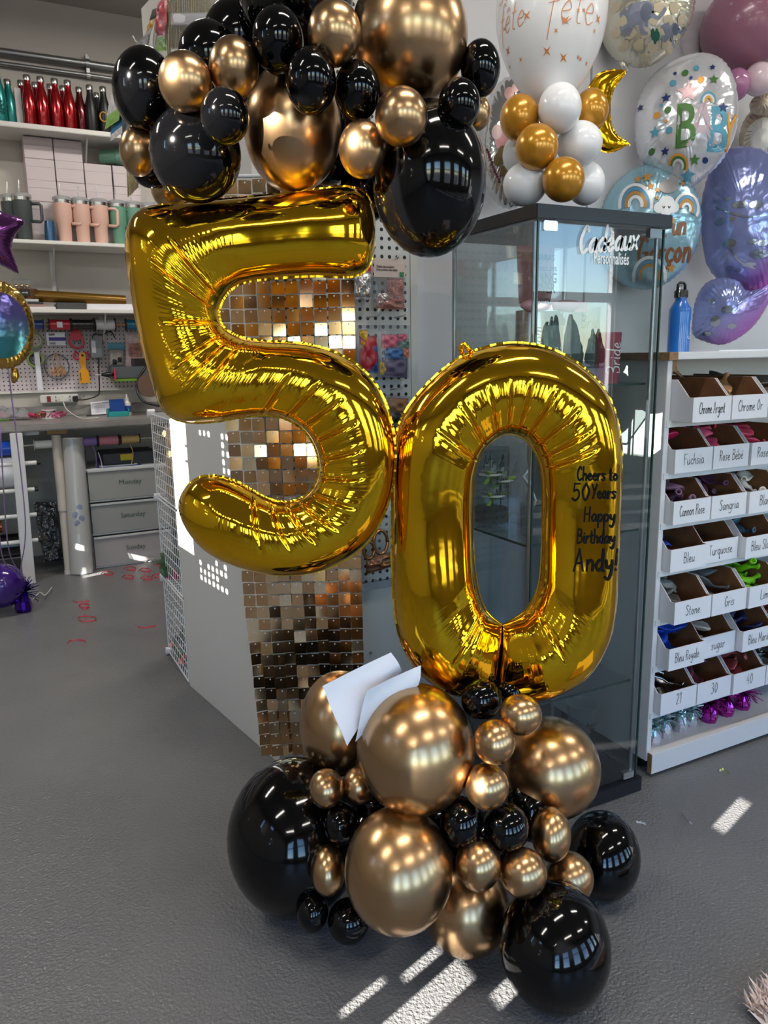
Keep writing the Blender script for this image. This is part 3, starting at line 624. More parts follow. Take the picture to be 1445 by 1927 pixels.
p = PY(708, 503, 2.0825); type_text('lettering', 'Table decoration\nDécoration de table', p, EX, EY, .0085, INK, t, align='LEFT', bold=.0002)
q = qY([(752, 512), (760, 512), (760, 521), (752, 521)], 2.0828); obj('green_mark', pad(MB(), q, 0, 1, 0, 1, FN, .0005, 2), mat('green_print', (52, 128, 74), rough=.5), t)
packet('confetti_packet', 'packet of gold and silver star confetti with red header card', qY([(662, 480), (698, 482), (698, 566), (664, 566)], 2.085), FN, .34, RED, fills=[(.1, .98, .36, .97, CONF_G, .013)], seed=5)
packet('balloon_packet', 'clear bag of pink blue and grey balloons hanging on the pegboard', qY([(711, 611), (771, 612), (769, 712), (712, 710)], 2.08), FN, 0, None, fills=[(.1, .6, .18, .45, LPNK, .014), (.62, .9, .16, .32, LPNK, .012), (.66, .98, .25, .45, LGRN, .012), (.2, .8, .42, .66, LBL, .018), (.74, .97, .42, .62, LORG, .012), (.12, .95, .62, .99, LPUR, .016), (.06, .3, .7, .95, LYEL, .008)], seed=11)
packet('balloon_packet', 'clear bag of yellow red and blue balloons half behind the curtain', qY([(672, 612), (710, 611), (710, 703), (672, 703)], 2.08), FN, 0, None, fills=[(.12, .48, .1, .5, LYEL, .014), (.1, .95, .22, .95, LRED, .018), (.6, .98, .38, .98, LNAV, .013)], seed=23)
packet('balloon_packet', 'clear bag of tan and black balloons low between five and zero', qY([(716, 742), (771, 746), (769, 830), (712, 826)], 2.08), FN, 0, None, fills=[(.25, .95, .05, .4, mat('latex_tan', (142, 96, 58), rough=.45), .014), (.15, .8, .35, .95, mat('latex_black_matt', (26, 26, 28), rough=.4), .018)], seed=31)
tb = packet('number_packet', 'clear bag with copper number balloons, low beside the zero', qY([(692, 985), (748, 965), (748, 1065), (688, 1083)], 2.07), FN, 0, None, fills=[(0, 1, .68, .98, mat('copper_foil', (168, 112, 76), rough=.25, metal=.9), .012)], seed=41)
hook('white hook holding the copper number bag', PY(735, 962, 2.125), FN, .05)
COP = mat('copper_tube', (176, 128, 92), rough=.2, metal=1.0)
for cx, cy, rx, ry in ((716, 1020, 13, 22), (694, 1035, 10, 16)): obj('numeral', MB().tube([PY(cx + rx * math.cos(a), cy + ry * math.sin(a), 2.055) for a in np.linspace(0, 2 * math.pi, 25)], .0055, 8), COP, tb, smooth=True)
for i, (hx, hy) in enumerate(((726, 493), (690, 598), (742, 598), (735, 733))): hook('white wire hook %s' % ('above the pink confetti packet', 'above the yellow and red balloon bag', 'above the pink and blue balloon bag', 'above the tan and black balloon bag')[i], PY(hx, hy, 2.125), FN + Vector((.25, 0, .1)), .05)
# ---- packets hung on the stand's end panel
def qP(pts, off=.06): 
    n = pnrm; o = PA_ + n * off
    out = []
    for x, y in pts: d = ray(x, y); tt = (o - CO).dot(n) / d.dot(n); out.append(CO + d * tt)
    return out
SILV = mat('silver_film', (206, 204, 210), rough=.2, metal=.4); FRNG = mat('gold_fringe', (202, 184, 138), rough=.35, metal=.3, noise=((166, 146, 102), 200)); GRN = mat('green_card', (128, 168, 84), rough=.5); BLU = mat('blue_card', (30, 104, 158), rough=.5)
BLK = mat('black_card', (24, 24, 26), rough=.5); LINED = mat('lined_card', (212, 206, 206), rough=.6, noise=((176, 170, 172), 60))
def strip_fill(q, n, nrm, th=.004):
    mb = MB(); rnd = random.Random(4)
    for i in range(n):
        u = (i + .5) / n; pts = [quad_pt(q, u + rnd.uniform(-.004, .004), v) + nrm * (th + rnd.uniform(0, .003)) for v in (0.0, .3, .6, 1.0)]; mb.add(*(lambda z: (z.v, z.f))(MB().tube(pts, .0022, 3)))
    return mb
q = qP([(315, -20), (434, -20), (436, 118), (318, 118)], .06); t = thing('fringe_packet', 'large clear packet of pale gold foil fringe at top behind black balloons', 'packet', q[3]); obj('fringe', strip_fill(q, 34, pnrm), FRNG, t); obj('film', pad(MB(), q, 0, 1, 0, 1, pnrm, .012, 8, .3, 2), CLEARP, t, smooth=True)
obj('label_band', pad(MB(), q, 0, 1, .30, .52, pnrm, .011, 6), mat('white_print', (214, 212, 216), rough=.5), t); obj('barcode_card', pad(MB(), q, .05, .3, .78, 1, pnrm, .012, 4), LINED, t)
packet('tinsel_packet', 'clear packet of red tinsel on the display stand end', qP([(301, 2), (315, -4), (313, 96), (289, 98)], .07), pnrm, 0, None, fills=[(.1, 1, 0, .68, mat('red_tinsel', (172, 40, 62), rough=.4, noise=((214, 84, 98), 90)), .012), (.2, 1, .72, 1, GRN, .006)], seed=51)
packet('pouch_packet', 'black packet with gold print on the display stand end', qP([(287, 18), (299, 14), (285, 62), (272, 70)], .08), pnrm, .4, BLK, fills=[(.1, .9, .42, .9, mat('gold_print', (190, 140, 50), rough=.4), .004)], film=None, seed=55)
packet('pouch_packet', 'silver film packet hanging lower on the display stand end', qP([(265, 74), (286, 50), (276, 104), (246, 106)], .09), pnrm, .2, SILV, fills=[(.1, .9, .25, .95, SILV, .006)], seed=57)
t = packet('card_packet', 'pale lined card packet with green foot left of the black balloon', qP([(214, 142), (232, 124), (224, 226), (197, 244)], .13), pnrm, .74, LINED, fills=[(0, 1, .74, 1, GRN, .003)], film=None, seed=61)
packet('card_packet', 'red and green card packet half behind the leftmost black balloon', qP([(221, 168), (240, 150), (238, 215), (208, 232)], .12), pnrm, .55, RED, fills=[(0, 1, .55, 1, GRN, .003)], film=None, seed=63)
packet('card_packet', 'blue card packet hanging under the green ones', qP([(209, 236), (230, 216), (230, 250), (208, 266)], .12), pnrm, .6, BLU, fills=[(0, 1, .6, 1, LINED, .002)], film=None, seed=65)
packet('card_packet', 'white barcode card behind the lowest small gold balloon', qP([(227, 222), (250, 214), (250, 300), (229, 306)], .10), pnrm, 1, LINED, film=None, seed=67)
q = qP([(239, 300), (268, 318), (263, 352), (244, 372)], .10); obj('fringe_end', strip_fill(q, 16, pnrm), FRNG, smooth=True, label='gold fringe end hanging below the lowest small gold balloon', cat='fringe')
for i, (x, y) in enumerate(((256, 112), (266, 76))): 
    p = qP([(x + 18, y + 10)], .0)[0]; p = p - pnrm * .012; hook(('white hook sticking out above the silver packet', 'white hook highest on the display stand end')[i], p, pnrm, .062)
# ------------------------------------------------------------------ wire grid rack with artificial flowers
gy0, gy1, gx = 2.865, 3.228, .592; gtop = PX(286, 778, gx).z; ph = gtop / 3
tw = thing('wire_rack', 'white wire grid cube rack beside the display stand', 'rack', (gx + .18, (gy0 + gy1) / 2, 0))
for k in range(3):
    mb = MB(); z0, z1 = k * ph + .012, (k + 1) * ph - .004
    for i in range(11): y = gy0 + (gy1 - gy0) * i / 10; mb.cyl((gx, y, z0), (gx, y, z1), .0014 if i not in (0, 10) else .003, n=5)
    for i in range(10): z = z0 + (z1 - z0) * i / 9; mb.cyl((gx, gy0, z), (gx, gy1, z), .0014 if i not in (0, 9) else .003, n=5)
    obj('side_grid', mb, WIRE, tw, smooth=40)
    mb = MB()
    for i in range(11): x = gx + .36 * i / 10; mb.cyl((x, gy1, z0), (x, gy1, z1), .0012, n=4)
    for i in range(10): z = z0 + (z1 - z0) * i / 9; mb.cyl((gx, gy1, z), (gx + .36, gy1, z), .0012, n=4)
    obj('back_grid', mb, WIRE, tw, smooth=40)
    mb = MB(); z = (k + 1) * ph
    for i in range(11): y = gy0 + (gy1 - gy0) * i / 10; mb.cyl((gx, y, z), (gx + .36, y, z), .0012, n=4)
    obj('shelf_grid', mb, WIRE, tw, smooth=40)
for k in range(4): 
    z = max(.016, k * ph); obj('connector', MB().cyl((gx - .014, gy1, z), (gx + .014, gy1, z), .016, n=14), WIRE, tw, smooth=40)
LEAF = mat('silk_leaf_green', (62, 84, 56), rough=.6, noise=((84, 106, 70), 20)); ROSE = mat('silk_rose_pink', (206, 42, 116), rough=.6, noise=((232, 90, 150), 30)); PALEP = mat('silk_pale_pink', (226, 132, 138), rough=.6, noise=((240, 170, 168), 30)); TWIG = mat('dry_twig', (184, 150, 112), rough=.7); STEM = mat('stem_green', (70, 92, 58), rough=.6)
def leaf_mesh(mb, p, d, side, ln, w):
    d = d.normalized(); s = d.cross(side).normalized(); n = d.cross(s)
    prof = [(0, .0), (.25, .8), (.5, 1), (.75, .7), (1, 0)]; L_ = [p + d * ln * a + s * w * b / 2 - n * .01 * a * a for a, b in prof]; C_ = [p + d * ln * a + n * w * .12 for a, b in prof]; R_ = [p + d * ln * a - s * w * b / 2 - n * .01 * a * a for a, b in prof]
    mb.add(L_ + C_ + R_, [(i, i + 1, 6 + i, 5 + i) for i in range(4)] + [(5 + i, 6 + i, 11 + i, 10 + i) for i in range(4)])
def rose(mb, c, r, seed=0):
    rnd = random.Random(seed)
    for ring, n in ((0.25, 3), (.5, 5), (.8, 6), (1.0, 7)):
        for k in range(n):
            a = 2 * math.pi * k / n + ring * 2 + rnd.uniform(-.2, .2); d = Vector((math.cos(a), math.sin(a), 0)); vs = []; m_ = 4
            for i in range(m_ + 1):
                for j in range(m_ + 1):
                    u, v = i / m_ - .5, j / m_; tn = Vector((-d.y, d.x, 0)); vs.append(c + d * (r * ring * (.25 + .75 * v ** .8)) * (1 - .35 * abs(u)) + tn * (u * r * ring * 1.3 * math.sin(.5 + v * 2)) + UP * (r * ((1.1 - ring) * v * 1.1 + .2 * v - .35 * ring * v * v)))
            mb.add(vs, [(i * 5 + j, i * 5 + j + 1, (i + 1) * 5 + j + 1, (i + 1) * 5 + j) for i in range(4) for j in range(4)])
    return mb
def flower(name, label, c, r, m, leaves, base, seed):
    t = thing(name, label, 'flower', base); obj('blossom', rose(MB(), c, r, seed), m, t, smooth=True); obj('stem', MB().tube([base, (base + c) / 2 + Vector((.01, .01, 0)), c], .003, 6), STEM, t); rnd = random.Random(seed)
    for k in range(leaves):
        mb = MB(); f = rnd.uniform(.15, 1.5); p = base + (c - base) * min(f, 1.0) + UP * max(0, f - 1) * .12; leaf_mesh(mb, p, Vector((rnd.uniform(-1, .6), rnd.uniform(-.7, .7), rnd.uniform(.0, 1))), Vector((rnd.uniform(-1, 1), 1, .3)), .07, .045); obj('leaf', mb, LEAF, t, smooth=True)
c = PX(328, 1085, .622); flower('silk_rose', 'deep pink artificial rose inside the wire rack', c, .038, ROSE, 26, Vector((c.x + .03, c.y + .03, ph + .004)), 3)
c = PX(336, 1212, .622); flower('silk_rose', 'pale pink artificial flower low in the wire rack', c, .04, PALEP, 5, Vector((c.x + .02, c.y, .012)), 9)
c = PX(350, 1244, .625); flower('silk_rose', 'salmon artificial flower at the very bottom of the wire rack', c, .035, mat('silk_salmon', (222, 110, 118), rough=.6), 3, Vector((c.x + .02, c.y + .02, .012)), 12)
tt_ = thing('twig_bundle', 'bundle of dry twigs with tiny warm bulbs in the wire rack', 'twigs', (.70, 3.0, 2 * ph + .004)); rnd = random.Random(2)
for k in range(12):
    y = 2.93 + rnd.uniform(0, .24); x = .604 + rnd.uniform(0, max(.01, y * .207 - .60)); obj('twig', MB().tube([(x, y, 2 * ph + .006), (x + rnd.uniform(-.01, .01), y + rnd.uniform(-.02, .02), 2 * ph + .18), (x + rnd.uniform(-.02, .02), y + rnd.uniform(-.03, .03), 2 * ph + .30)], .004, 6), TWIG, tt_, smooth=True)
BULB = mat('warm_bulb', (255, 220, 150), rough=.3, emit=2.0)
for k in range(4): obj('bulb', MB().sphere((.606 + rnd.uniform(0, .02), 2.98 + rnd.uniform(0, .14), 2 * ph + .06 + .07 * k), .008, 10, 8, sc=(1, 1, 1.6)), BULB, tt_, smooth=True)

# ------------------------------------------------------------------ perforated screen added out of view to shape sun spots on the end panel
def panel_hit(px, py): return qP([(px, py)], 0.0)[0]
def to_left_wall(p): k = (p.x - X0) / SUN_DIR.x; return p - SUN_DIR * k
def spot_here(px, py):
    if 340 < px < 351 and 795 < py < 885: return True
    if 372 < px < 408 and 802 < py < 816: return True
    if 417 < px < 437 and 818 < py < 905: return True
    e = (px - 356) / 72.0
    return 0 <= e <= 1 and 1036 + 30 * e < py < 1072 + 48 * e
rndp = random.Random(19); holes = []; s_pitch, z_pitch = .036, .0275
for i in range(22):
    for j in range(40):
        p = PA_ + pdir * (.02 + i * s_pitch) + UP * (.35 + j * z_pitch); u, v = to_px(p)
        if spot_here(u, v) and rndp.random() > .22: holes.append((i, j))
W0 = to_left_wall(PA_ + pdir * .0 + UP * .33); us = []
def lw(i, j): return to_left_wall(PA_ + pdir * (.02 + i * s_pitch) + UP * (.35 + j * z_pitch))
ylo, yhi = min(lw(-1, 0).y, lw(22, 0).y), max(lw(-1, 0).y, lw(22, 0).y); SCREEN = []
for i, j in holes:
    c = lw(i, j); hy, hz = abs(lw(1, 0).y - lw(0, 0).y) * rndp.uniform(.18, .25), .0072
    SCREEN.append((c.y - hy, c.y + hy, c.z - hz, c.z + hz))

mb = MB(); a0, a1, b0, b1 = SCREEN_HOLE; zs = sorted({b0, b1} | {h[2] for h in SCREEN} | {h[3] for h in SCREEN})
for k in range(len(zs) - 1):
    zc_ = (zs[k] + zs[k + 1]) / 2; row = sorted([h for h in SCREEN if h[2] < zc_ < h[3]]); y_ = a0
    for h in row + [(a1, a1, 0, 0)]:
        if h[0] > y_ + 1e-5: mb.box(X0 - .014, X0 - .010, y_, min(h[0], a1), zs[k], zs[k + 1])
        y_ = max(y_, h[1])
struct('window_20', mb, WHITEP)  # added unseen screen, pierced only to break the sun into spots
# ------------------------------------------------------------------ glass display cabinet
cx0, cx1, cy0, cy1, cz = 1.162, 1.562, 1.485, 1.86, 1.58
CABK = mat('cabinet_black', (22, 23, 30), rough=0.3); CHR = mat('chrome_metal', (220, 220, 220), rough=0.12, metal=1.0); EDGE = mat('glass_edge_green', (34, 62, 56), rough=0.15)
tcab = thing('glass_cabinet', 'tall glass display cabinet with black top and base', 'cabinet', ((cx0 + cx1) / 2, (cy0 + cy1) / 2, 0))
obj('base', MB().box(cx0 - .012, cx1 + .012, cy0 - .012, cy1 + .01, 0, .045), CABK, tcab, bevel=.003)
obj('top', MB().box(cx0 - .012, cx1 + .012, cy0 - .012, cy1 + .01, cz - .032, cz), CABK, tcab, bevel=.002)
gz0, gz1 = .047, cz - .034; g = .005
obj('side_pane', MB().box(cx0, cx0 + g, cy0 + .012, cy1 - .012, gz0, gz1), GLASS, tcab); obj('side_pane', MB().box(cx1 - g, cx1, cy0 + .012, cy1 - .012, gz0, gz1), GLASS, tcab)
obj('back_pane', MB().box(cx0 + .014, cx1 - .014, cy1 - g, cy1, gz0, gz1), GLASS, tcab)
dr = obj('door_pane', MB().box(cx0 + .004, cx1 - .004, cy0 - .001, cy0 + .004, gz0 + .004, gz1 - .004), GLASS, tcab)
for x in (cx0 + .003, cx1 - .003): obj('pane_edge', MB().box(x - .002, x + .002, cy0 - .001, cy0 + .0045, gz0, gz1), EDGE, tcab)
for x in (cx0 + .009, cx1 - .009):
    for y in (cy0 + .018, cy1 - .008): obj('upright', MB().cyl((x, y, gz0), (x, y, gz1), .006, n=10), mat('alu_upright', (176, 178, 180), rough=.3, metal=.9), tcab, smooth=40)
for x in (cx0 + .035, cx1 - .035):
    for z in (gz1 - .022, gz0 + .0): obj('hinge', MB().box(x - .02, x + .02, cy0 - .006, cy0 + .012, z, z + .022), CHR, tcab, bevel=.002)
SHZ = (1.168, .775, .335)
for z in SHZ: obj('glass_shelf', MB().box(cx0 + .012, cx1 - .012, cy0 + .03, cy1 - .014, z - .006, z), GLASS, tcab); 
for z in SHZ: obj('shelf_edge', MB().box(cx0 + .012, cx1 - .012, cy0 + .028, cy0 + .0298, z - .006, z), EDGE, tcab)
for z in SHZ: obj('shelf_edge', MB().box(cx0 + .0105, cx0 + .0118, cy0 + .03, cy1 - .014, z - .006, z), EDGE, tcab)
obj('barcode_sticker', MB().box(1.50, 1.54, cy1 - .0075, cy1 - .0058, 1.02, 1.06), PAPER, tcab)
# vinyl lettering on the door
yv = cy0 - .0018
p0, p1 = PY(1090, 488, yv), PY(1186, 470, yv)
for txt, px, py, sz, w, sq in (('Cadeaux', 1088, 476, .058, .0088, .86),): 
    ls, tw_ = strokes(txt, sz, sq, .18); mb = MB(); o_ = PY(px, py, yv); ribbon(mb, ls, w, lambda a, b: o_ + EX * a + UP * (b + a * .10) + Vector((0, -.0003, 0))); obj('lettering', mb, WHITEINK, tcab)
type_text('lettering', 'Personnalisés', PY(1150, 497, yv), EX, UP, .040, WHITEINK, tcab, sx=.52, bold=.0006)
# ---- goods in the cabinet
def lathe_thing(name, label, cat, x, y, z, parts, n=28, group=None):
    t = thing(name, label, cat, (x, y, z), group)
    for nm, prof, m in parts: obj(nm, MB().lathe(prof, T(x, y, z), n), m, t, smooth=50)
    return t
TG = clear_mat('drinking_glass', (232, 236, 236), 1.35, .0, .03)
def cup_prof(r0, r1, h, w=.002, b=.008): return [(.001, 0), (r0, 0), (r1, h), (r1 - w, h), (r0 - w, b), (.001, b)]
def glass_text(t, lines, x, y, z, r, size, m, w=.0016, up=True, tall=False, fn=.0, squeeze=.85):
    """handwriting wrapped on a cylinder of radius r, facing the room; tall=True runs it upwards"""
    for i, (txt, zz, sc) in enumerate(lines):
        ls, tw_ = strokes(txt, size * sc, squeeze, .1); mb = MB()
        def f(a, b):
            if tall: aa, bb = -b + size * sc * .3, a - tw_ / 2
            else: aa, bb = a - tw_ / 2, b
            th = -math.pi / 2 + fn + aa / r; return Vector((x + (r + .0008) * math.cos(th), y + (r + .0008) * math.sin(th), z + zz + bb))
        ribbon(mb, ls, w, f); obj('lettering', mb, m, t)
zt = SHZ[0]
PINKG = clear_mat('pink_plastic', (226, 150, 164), 1.35, .05, .45, (214, 120, 140)); PBAG = clear_mat('pink_bag_film', (226, 196, 196), 1.35, .1, .45, (196, 150, 150)); RIB = mat('pink_satin', (226, 160, 172), rough=.35)
# silver tumbler with a printed party cup and pink bow
xs, ys = 1.235, 1.60
t = lathe_thing('steel_tumbler', 'silver steel tumbler with black script in cabinet', 'tumbler', xs, ys, zt, [('body', [(.001, 0), (.032, 0), (.036, .02), (.036, .18), (.035, .185), (.001, .185)], STEEL)]); glass_text(t, [('groom', .10, 1)], xs, ys, zt, .036, .04, INK, .003, tall=True)
q = [Vector((xs - .06, ys - .02, zt + .335)), Vector((xs + .055, ys - .02, zt + .335)), Vector((xs + .045, ys - .02, zt + .20)), Vector((xs - .05, ys - .02, zt + .20))]
t = packet('gift_bag', 'clear pink gift bag with black print standing on the silver tumbler', q, FN, .10, mat('pink_card', (206, 150, 150), rough=.5), fills=[(.1, .9, .12, .98, PBAG, .02)], film=PBAG, cat='bag', th=.02, seed=71)
for i, (tx, sz) in enumerate((("LAURA'S", .020), ('BACHELORETTE', .013), ('GANG', .034), ('OVER', .034), ('party', .024))): type_text('lettering', tx, Vector((xs + .005, ys - .048, zt + .300 - i * .024 - (.004 if i > 1 else 0))), EX, UP, sz, INK, t, sx=.75, bold=.0004)
tb_ = thing('ribbon_bow', 'pink satin ribbon bow around the tumbler tops', 'bow', (xs + .04, ys - .05, zt + .188))
for s in (-1, 1):
    mb = MB(); mb.sphere((xs + .04 + s * .05, ys - .035, zt + .195), .028, 14, 10, sc=(1.7, .5, .55)); obj('loop', mb, RIB, tb_, smooth=True)
obj('knot', MB().sphere((xs + .04, ys - .045, zt + .195), .012, 12, 8), RIB, tb_, smooth=True); obj('tail', MB().box(xs + .105, xs + .145, ys - .045, ys - .043, zt + .18, zt + .205), RIB, tb_)
xs2, ys2 = 1.315, 1.63
t = lathe_thing('clear_tumbler', 'clear tumbler with dark lid beside the silver one', 'tumbler', xs2, ys2, zt, [('body', cup_prof(.032, .042, .15), TG), ('lid', [(.001, .15), (.044, .15), (.044, .165), (.03, .185), (.001, .185)], clear_mat('lid_plastic', (150, 145, 165), 1.4, .05, .3, (90, 84, 110)))]); glass_text(t, [('Mme', .06, 1)], xs2, ys2, zt, .041, .045, WHITEINK, .0026, tall=True)
t = lathe_thing('bride_tumbler', 'pink tumbler with white script reading bride', 'tumbler', 1.458, 1.56, zt, [('body', cup_prof(.030, .034, .13), PINKG), ('foot', [(.001, -.0), (.026, 0), (.026, .006), (.001, .006)], PINKG)]); glass_text(t, [('Bride', .065, 1)], 1.458, 1.56, zt, .034, .040, WHITEINK, .0032, tall=True)
t = lathe_thing('highball_glass', 'clear tall glass with black script bride to be', 'glass', 1.485, 1.68, zt, [('body', cup_prof(.036, .040, .20), TG)]); glass_text(t, [('Bride', .145, 1), ('to be', .105, .8)], 1.485, 1.68, zt, .040, .034, INK, .0018, fn=-.2)
z2 = SHZ[1]
t = lathe_thing('whisky_glass', 'low whisky glass with black printed name in cabinet', 'glass', 1.262, 1.60, z2, [('body', [(.001, 0), (.036, 0), (.038, .085), (.0355, .085), (.034, .018), (.001, .018)], TG)]); p = Vector((1.255, 1.5605, z2 + .045))
type_text('lettering', 'Steph', Vector((1.272, 1.5615, z2 + .045)), EX, UP, .019, INK, t); type_text('lettering', 'Groom', Vector((1.277, 1.5615, z2 + .030)), EX, UP, .010, INK, t)
t = lathe_thing('whisky_glass', 'second whisky glass half behind the right side of the zero', 'glass', 1.37, 1.585, z2, [('body', [(.001, 0), (.036, 0), (.038, .085), (.0355, .085), (.034, .018), (.001, .018)], TG)])
t = lathe_thing('flower_vase', 'clear glass vase with names in black script and white flowers', 'vase', 1.235, 1.76, z2, [('body', cup_prof(.05, .05, .22, .002), TG), ('pebbles', [(.001, .012), (.045, .012), (.045, .05), (.001, .055)], mat('dark_pebbles', (60, 58, 54), rough=.6, noise=((110, 106, 100), 90)))]); glass_text(t, [('Mr & Mrs', .17, 1), ('Dup', .125, 1), ('Mc C', .08, .9)], 1.235, 1.76, z2, .05, .034, INK, .002, fn=.15)
PETAL = mat('white_petal', (244, 242, 236), rough=.6); BGRN = mat('bright_leaf', (140, 170, 60), rough=.5)
for k, (dx, dz) in enumerate(((-.012, .09), (.015, .13), (-.02, .15))):
    c = Vector((1.235 + dx, 1.735, z2 + dz)); tf = thing('white_bloom', 'white artificial bloom with bright leaves inside the vase, %s' % ('lowest', 'middle', 'topmost')[k], 'flower', (c.x, c.y, z2 + .05)); obj('blossom', rose(MB(), c, .036, k + 20), PETAL, tf, smooth=True); obj('stem', MB().tube([(c.x, c.y, z2 + .05), c], .002, 5), STEM, tf)
    for a in range(3): mb = MB(); leaf_mesh(mb, c - UP * .01, Vector((math.cos(a * 2.1 + k), -.5, .3 - .5 * (a % 2))), Vector((0, 1, .2)), .045, .018); obj('leaf', mb, BGRN, tf, smooth=True)
t = lathe_thing('clear_bottle', 'clear plastic wrapped bottle beside the vase', 'bottle', 1.325, 1.74, z2, [('body', [(.001, 0), (.03, 0), (.032, .02), (.032, .13), (.012, .19), (.012, .23), (.001, .23)], CLEARP)]); obj('ribbon', MB().tube([(1.325, 1.705, z2 + .16), (1.30, 1.70, z2 + .14), (1.325, 1.70, z2 + .11), (1.345, 1.70, z2 + .07), (1.33, 1.70, z2 + .03)], .003, 6), WHITEINK, t, smooth=True)
t = lathe_thing('beer_glass', 'tall flared beer glass with black lettering at cabinet bottom', 'glass', 1.425, 1.575, .045, [('body', [(.001, 0), (.032, 0), (.032, .012), (.020, .03), (.022, .08), (.040, .20), (.044, .22), (.0425, .22), (.037, .20), (.019, .085), (.001, .04)], TG)]); type_text('lettering', 'Fuckin', Vector((1.43, 1.532, .045 + .165)), EX, UP, .017, INK, t, bold=.0003); type_text('lettering', '50', Vector((1.433, 1.536, .045 + .140)), EX, UP, .028, INK, t, sx=.8)
lathe_thing('highball_glass', 'plain clear glass on the lowest cabinet shelf', 'glass', 1.23, 1.62, SHZ[2], [('body', cup_prof(.030, .036, .12), TG)])
# ------------------------------------------------------------------ shelf unit with cardboard bins
sx0, sx1, sy0, sy1, st = 1.645, 3.1, 1.53, 1.97, 1.245
tsh = thing('bin_shelf', 'white shelf unit on casters holding rows of cardboard bins', 'shelf', ((sx0 + sx1) / 2, (sy0 + sy1) / 2, 0))
obj('side_panel', MB().box(sx0, sx0 + .018, sy0, sy1, .045, st - .022), WHITEP, tsh, bevel=.001); obj('side_panel', MB().box(sx1 - .018, sx1, sy0, sy1, .045, st - .022), WHITEP, tsh, bevel=.001)
obj('back_board', MB().box(sx0 + .019, sx1 - .019, sy1 - .008, sy1, .05, st - .024), WHITEP, tsh)
obj('top_board', MB().box(sx0 - .01, sx1 + .01, sy0 - .012, sy1, st - .02, st), WHITEP, tsh, bevel=.002)
obj('raw_board_end', MB().box(sx0 - .0115, sx0 + .0, sy0 - .0135, sy0 + .2, st - .021, st - .0), MDF, tsh); obj('raw_board_end', MB().box(sx0 - .0115, sx0 + .022, sy0 - .0145, sy0 - .012, st - .021, st), MDF, tsh); obj('raw_block', MB().box(sx0 + .019, sx0 + .037, sy0 + .002, sy0 + .02, st - .052, st - .021), MDF, tsh)
BZ = (1.06, .916, .772, .634, .486, .343, .197)
for z in BZ: obj('shelf_board', MB().box(sx0 + .005, sx1 - .005, sy0 - .003, sy1 - .009, z - .018, z), WHITEP, tsh, bevel=.0008)
obj('base_board', MB().box(sx0 + .005, sx1 - .005, sy0 - .004, sy1 - .01, .055, .072), WHITEP, tsh, bevel=.001); obj('kick_board', MB().box(sx0 + .002, sx1, sy0 - .022, sy0 - .005, .012, .076), WHITEP, tsh, bevel=.001); obj('raw_board_end', MB().box(sx0 + .0005, sx0 + .0015, sy0 - .0215, sy0 - .0055, .013, .075), MDF, tsh)
for x in (sx0 + .03, sx1 - .04):
    for y in (sy0 + .05, sy1 - .05): c_ = obj('caster', MB().box(x - .012, x + .012, y - .014, y + .014, .030, .0545), STEEL, tsh); obj('wheel', MB().cyl((x - .009, y, .0205), (x + .009, y, .0205), .02, n=18), BLACKP, c_, smooth=40)
# bins
BINW = mat('white_bin_card', (220, 218, 222), rough=.6); BINK = mat('brown_bin_card', (126, 82, 48), rough=.85, noise=((108, 68, 40), 25))
def bin_box(x, yf, z, w, label):
    d = .40; t = thing('card_bin', label, 'bin', (x + w / 2, yf + d / 2, z), 'cardboard bins on the shelf unit'); hf, hs, k = .066, .112, .0035
    obj('front', MB().box(x, x + w, yf, yf + k, z, z + hf), BINW, t)
    prof = [(0, 0), (d, 0), (d, hs), (.055, hs), (.012, hf), (0, hf)]
    for xx, s in ((x, 1), (x + w, -1)):
        mb = MB(); mb.prism([(a, b) for a, b in prof], 0, .0018, frame_M((xx, yf + k, z), Vector((0, 1, 0)), UP, Vector((s, 0, 0)))); obj('side_outer', mb, BINW, t)
        mb = MB(); mb.prism([(a, b) for a, b in prof], .0018, .0036, frame_M((xx, yf + k, z), Vector((0, 1, 0)), UP, Vector((s, 0, 0)))); obj('side_inner', mb, BINK, t)
    obj('bottom', MB().box(x + .004, x + w - .004, yf + k, yf + d - .004, z, z + .002), BINK, t); obj('front_inner', MB().box(x + .004, x + w - .004, yf + k, yf + k + .0012, z + .002, z + hf - .001), BINK, t)
    return t
def flat_balloon(seed):
    rnd = random.Random(seed); prof = [(.001, 0), (.012, .003), (.021, .016), (.024, .032), (.020, .05), (.011, .064), (.0065, .074), (.006, .092), (.0085, .094), (.0085, .097), (.006, .099), (.0045, .097), (.0045, .075), (.001, .073)]
    mb = MB().lathe(prof, None, 14); b1, b2 = rnd.uniform(-9, 9), rnd.uniform(-1, 1); out = []
    for v in mb.v: z = v.z - .045; fl = .30 + .7 * max(0, (v.z - .06) / .04); x = v.x; y = v.y * min(1, fl) + .010 * math.sin(x * 140 + b2 * 6) * (1 if v.z < .07 else 0) * abs(x) / .02; out.append(Vector((x + b1 * z * z * .6, y + b2 * 6 * z * z, z)))
    mb.v = out; return mesh_of('flat_balloon', mb, WHITE, True)
FBM = [flat_balloon(i) for i in range(6)]
def lm(n, c, me=0.0): return mat('latex_' + n, c, rough=.42, metal=me)
